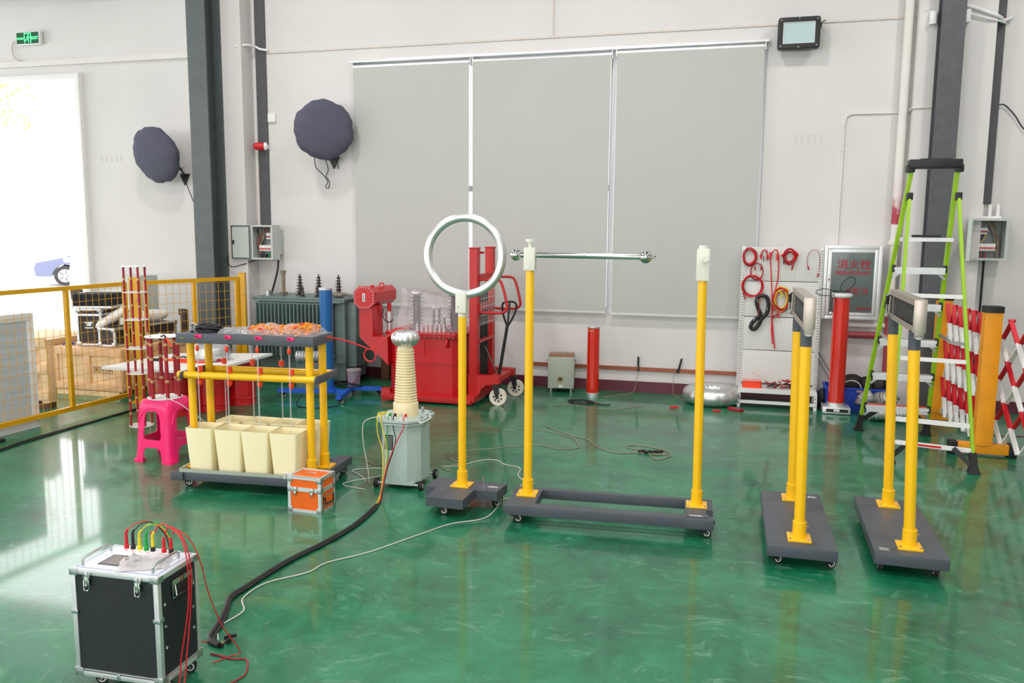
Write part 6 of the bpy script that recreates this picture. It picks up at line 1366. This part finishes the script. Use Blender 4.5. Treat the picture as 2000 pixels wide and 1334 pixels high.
# electric boxes -------------------------------------------------------------------------
def breakers(parent, x0, z, n, w, m2=M_CRED):
    for k in range(n):
        b = MB(); b.use(M_WHITE); b.box((x0+k*w, 0, z), (w*0.88, 0.05, 0.055), bev=0.002); b.use(m2); b.box((x0+k*w, -0.028, z-0.006), (w*0.55, 0.010, 0.016)); b.build('breaker', None, parent)
t = thing('electric_box', 'open grey electric box with its door swung left, beside the left column', 'electric box', (-5.578, 8.955, 1.61), 0)
w, h = 0.29, 0.41
b = MB(); e = 0.010
b.box((0, 0.09, 0), (w, 0.015, h)); b.box((0.06, 0.14, 0), (0.14, 0.10, 0.30))
for s in (-1, 1): b.box((s*(w/2-e/2), 0.01, 0), (e, 0.16, h)); b.box((0, 0.01, s*(h/2-e/2)), (w-2*e, 0.16, e))
for s in (-1, 1): b.box((s*(w/2-0.012), -0.07, 0), (0.022, 0.005, h)); b.box((0, -0.071, s*(h/2-0.010)), (w-0.04, 0.005, 0.020))
b.build('enclosure', M_BOXG, t)
b = MB(); b.box((0, 0.078, 0), (w-0.03, 0.006, h-0.03)); b.build('back_plate', M_BOXI, t)
dt = MB(); dt.use(M_BOXG); Md = Matrix.Translation((-w/2, -0.078, 0)) @ Matrix.Rotation(math.radians(181), 4, 'Z')
dt.box((0.135, 0, 0), (0.26, 0.014, h), M=Md); dt.use(M_BLACK)
for s in (-1, 1): dt.box((0.135, 0.009, s*(h/2-0.012)), (0.25, 0.005, 0.010), M=Md); dt.box((0.135+s*0.120, 0.0092, 0), (0.010, 0.005, h-0.03), M=Md)
dt.box((0.232, 0.012, 0.0), (0.018, 0.010, 0.050), M=Md); dt.build('door', None, t)
for (zc_, x0_, n_, hh_, mr) in ((-0.070, -0.075, 9, 0.070, M_CRED), (0.075, 0.025, 3, 0.075, M_CREDD)):
    b = MB(); b.box((x0_+0.0115*(n_-1), 0.055, zc_+0.005), (0.024*n_, 0.03, 0.010)); r1 = b.build('breaker_row', M_ALU, t)
    for k in range(n_):
        m = MB(); m.use(M_WHITE); m.box((x0_+k*0.023, 0.03, zc_), (0.0205, 0.05, hh_), bev=0.002); m.use(mr); m.box((x0_+k*0.023, 0.001, zc_-0.008), (0.013, 0.010, 0.018)); m.build('breaker', None, r1)
rnd = random.Random(5); b = MB()
for k in range(18):
    b.use((M_CTAN, mat('wire_grey', (104, 92, 84), 0.6), M_CTAN, M_CREDD, M_CBLK)[k % 5]); x = rnd.uniform(-0.11, 0.11)
    b.tube([(x, 0.05, 0.19), (x+rnd.uniform(-0.05, 0.03), 0.03, 0.13), (-0.06+rnd.uniform(-0.05, 0.04), 0.01, 0.04), (-0.09+rnd.uniform(-0.02, 0.02), 0.02, -0.06), (rnd.uniform(-0.11, -0.04), 0.05, -0.18)], 0.0045, n=5, smooth=4)
b.use(M_CGRN); b.tube([(0.03, 0.03, -0.11), (0.04, 0.02, -0.15), (0.02, 0.03, -0.19)], 0.008, n=5); b.use(M_CBLK); b.box((-0.04, 0.04, -0.165), (0.08, 0.04, 0.05)); o = b.build('wiring', None, t); o['kind'] = 'stuff'
e = 0.012
t = thing('electric_box', 'open grey electric box with coloured wires on the right wall', 'electric box', (2.255, 8.99, 1.72), 0)
w, h = 0.34, 0.40
b = MB(); b.box((0, 0.13, 0), (w, 0.02, h))
for s in (-1, 1): b.box((s*(w/2-e/2), 0.02, 0), (e, 0.24, h)); b.box((0, 0.02, s*(h/2-e/2)), (w, 0.24, e))
for s in (-1, 1): b.box((s*(w/2-0.014), -0.10, 0), (0.026, 0.006, h)); b.box((0, -0.10, s*(h/2-0.012)), (w, 0.006, 0.022))
b.build('enclosure', M_BOXG, t)
b = MB(); b.box((0, 0.115, 0), (w-0.03, 0.006, h-0.03)); b.build('back_plate', M_BOXI, t)
b = MB(); Md = Matrix.Translation((-w/2-0.004, -0.105, 0)) @ Matrix.Rotation(math.radians(-104), 4, 'Z'); b.box((0.15, 0, 0), (0.30, 0.014, h), M=Md); b.box((0.297, 0.012, 0), (0.012, 0.03, h), M=Md); b.build('door', M_BOXG, t)
b = MB(); b.box((-0.03, 0.06, -0.09), (0.25, 0.05, 0.012)); r1 = b.build('breaker_row', M_ALU, t)
for k in range(12): m = MB(); m.use(M_WHITE); m.box((-0.142+k*0.0205, 0.04, -0.075), (0.018, 0.06, 0.070), bev=0.002); m.use(M_CRED); m.box((-0.142+k*0.0205, 0.006, -0.082), (0.012, 0.010, 0.016)); m.build('breaker', None, r1)
b = MB(); b.box((-0.03, 0.06, 0.085), (0.12, 0.05, 0.012)); r2 = b.build('breaker_row', M_ALU, t)
for k in range(4): m = MB(); m.use(M_WHITE); m.box((-0.06+k*0.021, 0.04, 0.08), (0.019, 0.06, 0.06), bev=0.002); m.use(M_CREDD); m.box((-0.06+k*0.021, 0.006, 0.076), (0.014, 0.010, 0.018)); m.build('breaker', None, r2)
b = MB(); rnd = random.Random(7)
for k in range(12):
    b.use((M_CTAN, mat('wire_grey', (104, 92, 84), 0.6))[k % 2]); b.tube([(rnd.uniform(-0.02, 0.10), 0.07, 0.19), (0.06+rnd.uniform(-0.02, 0.03), 0.05, 0.13), (0.10+rnd.uniform(-0.02, 0.03), 0.04, 0.03), (0.13+rnd.uniform(-0.01, 0.01), 0.05, -0.18)], 0.006, n=5, smooth=4)
for k, m_ in enumerate((M_CYEL, M_CGRN, M_CRED, mat('wire_blue', (30, 60, 140), 0.5), M_CYEL)): b.use(m_); b.tube([(-0.07+k*0.02, 0.05, 0.05), (-0.09+k*0.022, 0.04, 0.01), (-0.11+k*0.02, 0.05, -0.03)], 0.005, n=5, smooth=3)
for k in range(5): b.use((M_CRED, M_CBLK)[k % 2]); b.tube([(-0.06+k*0.02, 0.04, -0.12), (-0.05+k*0.016, 0.04, -0.19)], 0.004, n=5)
o = b.build('wiring', None, t); o['kind'] = 'stuff'
b = MB()
for k in range(4): b.box((-0.11+k*0.070, 0.06, h/2+0.070), (0.026, 0.025, 0.13))
b.box((0.0, 0.06, h/2+0.012), (0.26, 0.04, 0.022)); b.build('cable_duct', M_WHITE, t)
b = MB(); b.tube([(2.29, 9.13, 1.53), (2.29, 9.13, 1.0), (2.28, 9.13, 0.5), (2.28, 9.12, 0.10)], 0.010, n=6, smooth=3); tag(b.build('power_cable', M_CBLK), 'black cable dropping from the right electric box to the floor', 'cable')
b = MB(); b.tube([(-5.75, 9.0, 1.39), (-5.85, 8.88, 1.34), (-5.98, 8.86, 1.31), (-6.05, 8.87, 1.36), (-6.05, 8.87, 1.45)], 0.006, n=6, smooth=5); tag(b.build('power_cable', M_CBLK), 'thin black cable sagging from the left electric box to the column', 'cable')
b = MB(); b.tube([(-5.48, 9.08, 1.39), (-5.50, 9.08, 1.25), (-5.58, 9.08, 1.0), (-5.68, 9.07, 0.7), (-5.75, 9.06, 0.35), (-5.74, 9.05, 0.02)], 0.012, n=8, smooth=5); tag(b.build('power_cable', M_CBLK), 'thick black cable from the left electric box down behind the transformer', 'cable')
b = MB(); b.tube([(2.31, 9.11, 3.00), (2.36, 9.12, 2.995), (2.45, 9.12, 2.90), (2.55, 9.12, 2.76), (2.75, 9.12, 2.66)], 0.006, n=6, smooth=5); tag(b.build('wall_cable', M_CBLK), 'thin black cable curving across the wall at the right edge', 'cable')
# tangle of white cable high on the right
b = MB(); b.use(M_WHITE)
b.tube([(1.88, 8.93, 3.90), (1.98, 8.93, 3.87), (2.08, 8.93, 3.83), (2.17, 8.93, 3.79), (2.23, 8.98, 3.775), (2.28, 9.08, 3.77), (2.36, 9.11, 3.80)], 0.016, n=8, smooth=5); b.tube([(1.90, 8.93, 3.84), (2.0, 8.93, 3.80), (2.16, 8.94, 3.75), (2.23, 8.99, 3.745), (2.30, 9.10, 3.75)], 0.010, n=6, smooth=5)
b.use(M_CGRN); b.cyl((2.25, 9.10, 3.765), (2.28, 9.10, 3.765), 0.020, n=10)
tag(b.build('cable_bunch', None), 'bunch of white cables crossing between the column and the grey strip', 'cable')
for x, z, r, lb_ in ((1.64, 3.79, 0.5, 'small white detector left of the right column'), (1.93, 3.79, -0.6, 'small white detector right of the right column')):
    t = thing('wall_detector', lb_, 'detector', (x, 8.92, z), 0, 'small detectors by the right column')
    b = MB(); b.box((0, 0, 0), (0.055, 0.06, 0.12), bev=0.008); b.build('housing', M_WHITE, t)
    b = MB(); b.cyl((-0.01, 0.03, 0.05), (-0.06 if x < 1.8 else 0.06, 0.03, 0.09), 0.006, n=6); b.build('arm', M_WHITE, t)
# faint old marks of glue on the wall
for nm, X0, Z0, dx in (('glue_marks', 0.48, 2.72, 0.06), ('glue_marks', -8.05, 2.66, 0.075)):
    b = MB()
    for k in range(5): b.box((X0+k*dx, YW-0.001, Z0), (0.028, 0.002, 0.09))
    tag(b.build(nm, mat('glue_stain', (208, 205, 200), 0.8)), 'row of five faint marks on the wall ' + ('right of the window' if X0 > 0 else 'beside the doorway'), 'marks')

# blue crate with bags --------------------------------------------------------------
t = thing('plastic_crate', 'blue plastic crate full of black bags behind the tall red cylinder', 'crate', (1.17, 8.93, 0), 0)
w, d, h = 0.60, 0.30, 0.235
b = MB(); b.box((0, 0, 0.006), (w-0.04, d-0.04, 0.012))
for s in (-1, 1): b.box((0, s*(d/2-0.004), h/2), (w, 0.008, h)); b.box((s*(w/2-0.004), 0, h/2), (0.008, d, h))
for s in (-1, 1): b.box((0, s*d/2, h-0.012), (w+0.02, 0.016, 0.024), bev=0.003); b.box((s*w/2, 0, h-0.012), (0.016, d, 0.024), bev=0.003)
b.box((0, -d/2-0.003, 0.12), (w, 0.006, 0.012)); b.build('tub', M_CRATEB, t)
b = MB(); b.box((0.02, -d/2-0.009, h-0.030), (0.07, 0.004, 0.018)); b.build('badge', M_BRASS, t)
M_BAGB = mat('black_bag', (30, 28, 30), 0.6, bump=0.6, bscale=25)
rnd = random.Random(21)
for k, (x, z, r, lb_) in enumerate(((1.13, 0.275, 0.095, 'rounded black bag at the left of the blue crate'), (1.27, 0.265, 0.085, 'black bag in the middle of the blue crate'), (1.385, 0.265, 0.075, 'black bag at the right of the blue crate'))):
    b = MB(); b.lathe([(0, -r*0.7), (r*0.9, -r*0.6), (r, 0), (r*0.85, r*0.5), (r*0.4, r*0.78), (0, r*0.8)], (x, 8.93, z), n=28, fr=lambda a, rr_, z_: 1+0.08*math.sin(5*a+k)+0.05*math.sin(9*a)); tag(b.build('black_bag', M_BAGB, angle=60), lb_, 'bag', 'black bags in the blue crate')
b = MB(); b.tube([(1.02, 8.80, 0.24), (1.05, 8.79, 0.29), (1.12, 8.785, 0.31), (1.18, 8.79, 0.28), (1.20, 8.80, 0.23)], 0.005, n=6, smooth=4); tag(b.build('bag_strap', M_WHITE), 'white cord arching over the edge of the blue crate', 'cord')
b = MB(); b.sph((0.845, 8.90, 0.10), 0.09, sc=(0.55, 0.9, 1.1), n=16); tag(b.build('black_bag', M_BAGB), 'dark bag between the pegboard and the blue crate', 'bag')
# foil hoses
def foil(label, pts, r):
    b = MB(); P = spline([Vector(p) for p in pts], 14); b.tube(P, [r*(1+0.10*math.sin(i*2.1)) for i in range(len(P))], n=18); return tag(b.build('foil_hose', M_FOIL, angle=80), label, 'hose', 'crumpled foil hoses behind the ladder')
foil('crumpled silver foil hose standing left behind the green ladder', [(1.20, 8.60, 0.085), (1.22, 8.62, 0.15), (1.27, 8.64, 0.17)], 0.085)
foil('crumpled silver foil hose in the middle behind the green ladder', [(1.34, 8.70, 0.13), (1.42, 8.66, 0.16), (1.50, 8.64, 0.12)], 0.080)
foil('long silver foil hose lying along the floor behind the green ladder', [(1.22, 8.36, 0.072), (1.36, 8.38, 0.070), (1.50, 8.40, 0.072), (1.64, 8.42, 0.070)], 0.066)

# lime step ladder ----------------------------------------------------------------------
t = thing('step_ladder', 'tall lime green step ladder with black top cap, near the right column', 'ladder', (0, 0, 0))
TL, TR = Vector((1.275, 7.36, 2.27)), Vector((1.605, 7.36, 2.27))
FL, FR = Vector((1.078, 7.922, 0)), Vector((1.632, 7.894, 0)); NL, NR = Vector((1.172, 6.83, 0)), Vector((1.727, 6.69, 0))
JL, JR = TL+(NL-TL)*0.16+Vector((-0.008, 0.0, 0)), TR+(NR-TR)*0.16
def at(a, c, z): q = (z-a.z)/(c.z-a.z); return a+(c-a)*q
for a, c, nm in ((TL, FL, 0), (TR, FR, 0)):
    b = MB(); p0 = at(a, c, 0.16); b.bar(p0, a, 0.030, 0.048, up=(0, 1, 0), bev=0.002); b.build('front_rail', M_LIME, t)
for a, c in ((TL, NL), (TR, NR)):
    b = MB(); p1 = at(a, c, 2.06); b.bar(at(a, c, 0.14), p1, 0.022, 0.040, up=(0, 1, 0), bev=0.002); b.build('rear_rail', M_LIME, t)
    b = MB(); b.box(p1, (0.045, 0.05, 0.06), bev=0.006); b.build('pivot', M_BLACK, t)
for a, c in ((TL, FL), (TR, FR), (TL, NL), (TR, NR)):
    b = MB(); p0 = at(a, c, 0.001); p1 = at(a, c, 0.15); b.loft([[p0+Vector((x*0.040, y*0.040, 0)) for x, y in ((-1, -1), (1, -1), (1, 1), (-1, 1))], [p0.lerp(p1, 0.35)+Vector((x*0.026, y*0.028, 0)) for x, y in ((-1, -1), (1, -1), (1, 1), (-1, 1))], [p1+Vector((x*0.022, y*0.028, 0)) for x, y in ((-1, -1), (1, -1), (1, 1), (-1, 1))]]); b.build('foot', M_RUB, t)
b = MB(); c0 = (TL+TR)/2; b.box(c0+Vector((0, 0, 0.045)), (0.385, 0.13, 0.070), bev=0.012); b.box(c0+Vector((0, 0, 0.080)), (0.22, 0.10, 0.012)); 
for s in (-1, 1): b.box(c0+Vector((s*0.175, 0, 0.01)), (0.06, 0.10, 0.06), bev=0.008)
b.build('top_cap', M_BLACK, t)
for z in (0.25, 0.55, 0.86, 1.17, 1.48):
    L_, R_ = at(TL, FL, z), at(TR, FR, z); o = MB(); o.use(M_ALUB); o.bar(L_+Vector((0.012, -0.03, 0)), R_+Vector((-0.012, -0.03, 0)), 0.020 if z > 1.3 else 0.028, 0.085, up=(0, 1, 0)); m_ = (L_+R_)/2
    o.box(m_+Vector((0, -0.075, -0.020)), ((R_-L_).length-0.03, 0.006, 0.045)); 
    if z == 0.25: o.use(M_ORR); o.box(m_+Vector((0, -0.03, 0.016)), ((R_-L_).length-0.06, 0.05, 0.002)); o.use(M_ALUB)
    st = o.build('step', None, t)
    for P_, s in ((L_, 1), (R_, -1)):
        k = MB(); k.box(P_+Vector((s*0.012, -0.035, 0)), (0.022, 0.07, 0.06), bev=0.004); k.build('step_clip', M_BLACK, st)
        k = MB(); k.bar(P_+Vector((s*0.005, -0.03, -0.085)), P_+Vector((s*0.085, -0.035, -0.012)), 0.020, 0.004, up=(0, 1, 0)); k.build('step_brace', M_ALU, st)
o = MB(); z = 1.72; L_, R_ = at(TL, FL, z), at(TR, FR, z); o.use(M_ALUB); o.bar(L_+Vector((0, -0.12, 0)), R_+Vector((0, -0.12, 0)), 0.030, 0.10, up=(0, 1, 0)); o.use(M_BLACK); o.bar(L_.lerp(R_, 0.2)+Vector((0, -0.17, 0.028)), L_.lerp(R_, 0.75)+Vector((0, -0.17, 0.028)), 0.02, 0.02, up=(0, 1, 0)); o.build('platform_step', None, t)
for z, hh in ((0.335, 0.034), (0.80, 0.030), (1.285, 0.030)):
    L_, R_ = at(TL, NL, z), at(TR, NR, z); o = MB(); o.bar(L_, R_, hh, 0.02, up=(0, 1, 0)); o.build('rear_rung', M_WHITE, t)
L_, R_ = at(TL, NL, 0.16), at(TR, NR, 0.16); o = MB(); o.use(M_WHITE); o.bar(L_, R_, 0.030, 0.02, up=(0, 1, 0)); o.use(M_CRED); o.bar(L_.lerp(R_, 0.27)+Vector((0, -0.0115, 0)), L_.lerp(R_, 0.62)+Vector((0, -0.0115, 0)), 0.016, 0.002, up=(0, 1, 0)); o.build('rear_rung', None, t)
for a, c, s in ((TL, NL, 1), (TR, NR, -1)):
    o = MB(); o.use(M_BLACK); o.bar(at(a, c, 0.04), at(a, c, 0.17)+Vector((s*0.13, 0, 0)), 0.035, 0.016, up=(0, 1, 0)); o.build('rear_brace', None, t)
for a, c, s in ((TL, FL, 1), (TR, FR, -1)):
    o = MB(); o.use(M_BLACK); o.bar(at(a, c, 0.09), at(a, c, 0.22)+Vector((s*0.14, 0, 0)), 0.035, 0.016, up=(0, 1, 0)); o.build('front_brace', None, t)
for a, f, n_ in ((TL, FL, NL), (TR, FR, NR)):
    o = MB(); m_ = at(a, f, 0.93); k = at(a, n_, 0.93); mid = (m_+k)/2+Vector((0, 0, -0.03)); o.bar(m_, mid, 0.026, 0.006, up=(1, 0, 0)); o.bar(mid, k, 0.026, 0.006, up=(1, 0, 0)); o.build('spreader', M_ALU, t)

# expanding barrier -----------------------------------------------------------------------
def barrier_post(x, y, label, rz=0):
    t = thing('barrier_post', label, 'barrier post', (x, y, 0), rz, 'orange posts of the expanding barrier')
    b = MB(); b.prism([(-0.062, -0.05), (0.0, -0.062), (0.062, -0.05), (0.062, 0.05), (0, 0.062), (-0.062, 0.05)], 0.09, 1.165); b.build('shaft', M_ORB, t)
    b = MB(); b.prism([(-0.068, -0.056), (0.0, -0.07), (0.068, -0.056), (0.068, 0.056), (0, 0.07), (-0.068, 0.056)], 1.155, 1.205); b.build('cap', M_BLACK, t)
    b = MB(); b.box((0.0, 0, 0.058), (0.40, 0.085, 0.08), bev=0.004); b.build('base_beam', M_ORB, t)
    for s in (-1, 1): b = MB(); b.box((s*0.215, 0, 0.055), (0.06, 0.10, 0.105), bev=0.006); b.build('end_foot', M_BLACK, t)
    return t
barrier_post(1.925, 7.30, 'large orange barrier post with black cap right of the ladder')
barrier_post(1.845, 8.56, 'farther orange barrier post against the right column')
def lattice(label, a, c, ncell, z0, z1, rows=3):
    a = Vector(a); c = Vector(c); d = (c-a); L = d.length; u = d.normalized(); nrm = Vector((-u.y, u.x, 0))
    t = thing('barrier_lattice', label, 'barrier', (0, 0, 0), 0, 'red and white folding lattices'); hc = L/ncell; H_ = (z1-z0)
    nh = rows*2                                         # half cells up
    for sgn, off in ((1, 0.010), (-1, -0.010)):
        for k in range(-rows+1, ncell+1):
            s0 = (k+0.5)*hc if sgn > 0 else (k+0.5)*hc
            # bar from bottom to top leaning by rows half cells
            pts = []
            for q in range(0, nh+1):
                s = (k+q*0.5)*hc if sgn > 0 else (k+rows-q*0.5)*hc
                pts.append((s, z0+H_*q/nh))
            pts = [p for p in pts if -0.01 <= p[0] <= L+0.01]
            if len(pts) < 3: continue
            b = MB()
            for i in range(len(pts)-1):
                p, q_ = pts[i], pts[i+1]; idx = round((p[1]-z0)/H_*nh); b.use(M_REDT if idx % 2 == 1 else M_WHITE)
                A = a+u*p[0]+nrm*off; B_ = a+u*q_[0]+nrm*off; b.bar((A.x, A.y, p[1]), (B_.x, B_.y, q_[1]), 0.014, 0.034, up=tuple(nrm))
            b.build('slat', None, t)
    return t
lattice('folded red and white lattice between the two orange posts', (1.865, 8.47, 0), (1.915, 7.36, 0), 6, 0.09, 1.13)
lattice('stretched red and white lattice leaving the frame right of the large orange post', (2.03, 7.62, 0), (2.16, 6.30, 0), 4, 0.10, 1.10)
ground_cable('power_cable', [(2.0, 8.3), (2.15, 8.1), (2.3, 8.05), (2.5, 8.1)], 0.004, M_CREDD, 'dark red cable on the floor under the barrier')

# ================================================================ outdoors
def car(label, c, rz, body, group='cars parked outside'):
    t = thing('parked_car', label, 'car', c, rz, group); wd = 1.76
    prof = [(-2.15, 0.30), (-2.20, 0.55), (-2.12, 0.72), (-1.30, 0.88), (-0.75, 1.28), (-0.30, 1.44), (0.70, 1.42), (1.30, 1.12), (1.95, 1.0), (2.12, 0.80), (2.10, 0.32)]
    def arch(cx): return [(cx+0.36*math.cos(PI*k/8), 0.30+0.36*math.sin(PI*k/8)) for k in range(9)]
    outline = prof + [(1.75, 0.28)] + arch(1.35)[0:] + [(0.95, 0.24), (-0.95, 0.24)] + arch(-1.35) + [(-1.75, 0.28)]
    Mx = Matrix.Rotation(PI/2, 4, 'X')
    b = MB(); b.prism(outline, -wd/2, wd/2, M=Mx); b.build('body', body, t)
    b = MB(); b.prism([(-1.12, 0.93), (-0.70, 1.25), (-0.30, 1.39), (0.62, 1.37), (1.12, 1.08), (0.9, 0.93)], -wd/2-0.01, wd/2+0.01, M=Mx); b.build('side_windows', mat('car_glass', (140, 150, 160), 0.1), t)
    for x in (-1.35, 1.35):
        for s in (-1, 1):
            b = MB(); b.use(M_RUB); b.cyl((x, s*0.72, 0.31), (x, s*0.90, 0.31), 0.31, n=28); b.use(M_ALUB); b.cyl((x, s*0.89, 0.31), (x, s*0.905, 0.31), 0.20, n=20); b.use(M_STEEL)
            for k in range(5): a = 2*PI*k/5; b.bar((x+0.05*math.cos(a), s*0.908, 0.31+0.05*math.sin(a)), (x+0.18*math.cos(a), s*0.908, 0.31+0.18*math.sin(a)), 0.05, 0.01, up=(0, 1, 0))
            b.build('wheel', None, t)
    for s in (-1, 1): b = MB(); b.box((-0.95, s*(wd/2+0.08), 0.98), (0.16, 0.16, 0.12), bev=0.03); b.build('wing_mirror', body, t)
    for s in (-1, 1): b = MB(); b.box((-2.10, s*0.62, 0.66), (0.12, 0.34, 0.12), bev=0.03); b.build('headlight', M_LABW, t)
    b = MB()
    for k in range(6): b.box((-2.19, 0, 0.44+k*0.035), (0.04, 0.8, 0.015))
    b.build('grille', M_STEEL, t)
    return t
car('dark blue grey car seen through the doorway, front wheel in view', (-19.8, 22.75, 0), math.radians(40), mat('car_blue_grey', (84, 90, 116), 0.4, coat=0.1))
car('white car half hidden behind the doorway jamb', (-16.35, 18.65, 0), math.radians(131), mat('car_white', (228, 230, 234), 0.3, coat=0.6))
t = thing('street_tree', 'pale tree trunk seen through the bright doorway', 'tree', (-27.0, 24.0, 0), 0)
M_BARK = mat('pale_bark', (196, 180, 140), 0.9, noise=0.25, nscale=3, bump=0.5)
b = MB(); b.tube([(0, 0, 0), (0.05, 0, 2), (-0.05, 0, 4), (0.1, 0, 6.5), (0.0, 0, 9)], [0.26, 0.22, 0.20, 0.16, 0.10], n=14); b.build('trunk', M_BARK, t)
b = MB()
b.tube([(0, 0, 3.6), (0.9, 0.2, 5.2), (1.3, 0.2, 7.5)], 0.09, n=8, smooth=4); b.tube([(0, 0, 4.6), (-0.9, 0.2, 6.2), (-1.2, 0.3, 8)], 0.08, n=8, smooth=4); b.build('branches', M_BARK, t)
rnd = random.Random(9); b = MB()
for k in range(900):
    a = rnd.uniform(0, 2*PI); r = 2.6*rnd.random()**0.5; z = 7.2+rnd.uniform(-1.8, 2.2); c = Vector((r*math.cos(a), r*math.sin(a), z)); s = 0.12
    v = [b.bm.verts.new(c+Vector((rnd.uniform(-s, s), rnd.uniform(-s, s), rnd.uniform(-s, s)))) for _ in range(4)]
    b.bm.faces.new(v[:3]); b.bm.faces.new(v[1:])
o = b.build('foliage', mat('leaf_pale', (150, 176, 96), 0.7), t); o['kind'] = 'stuff'
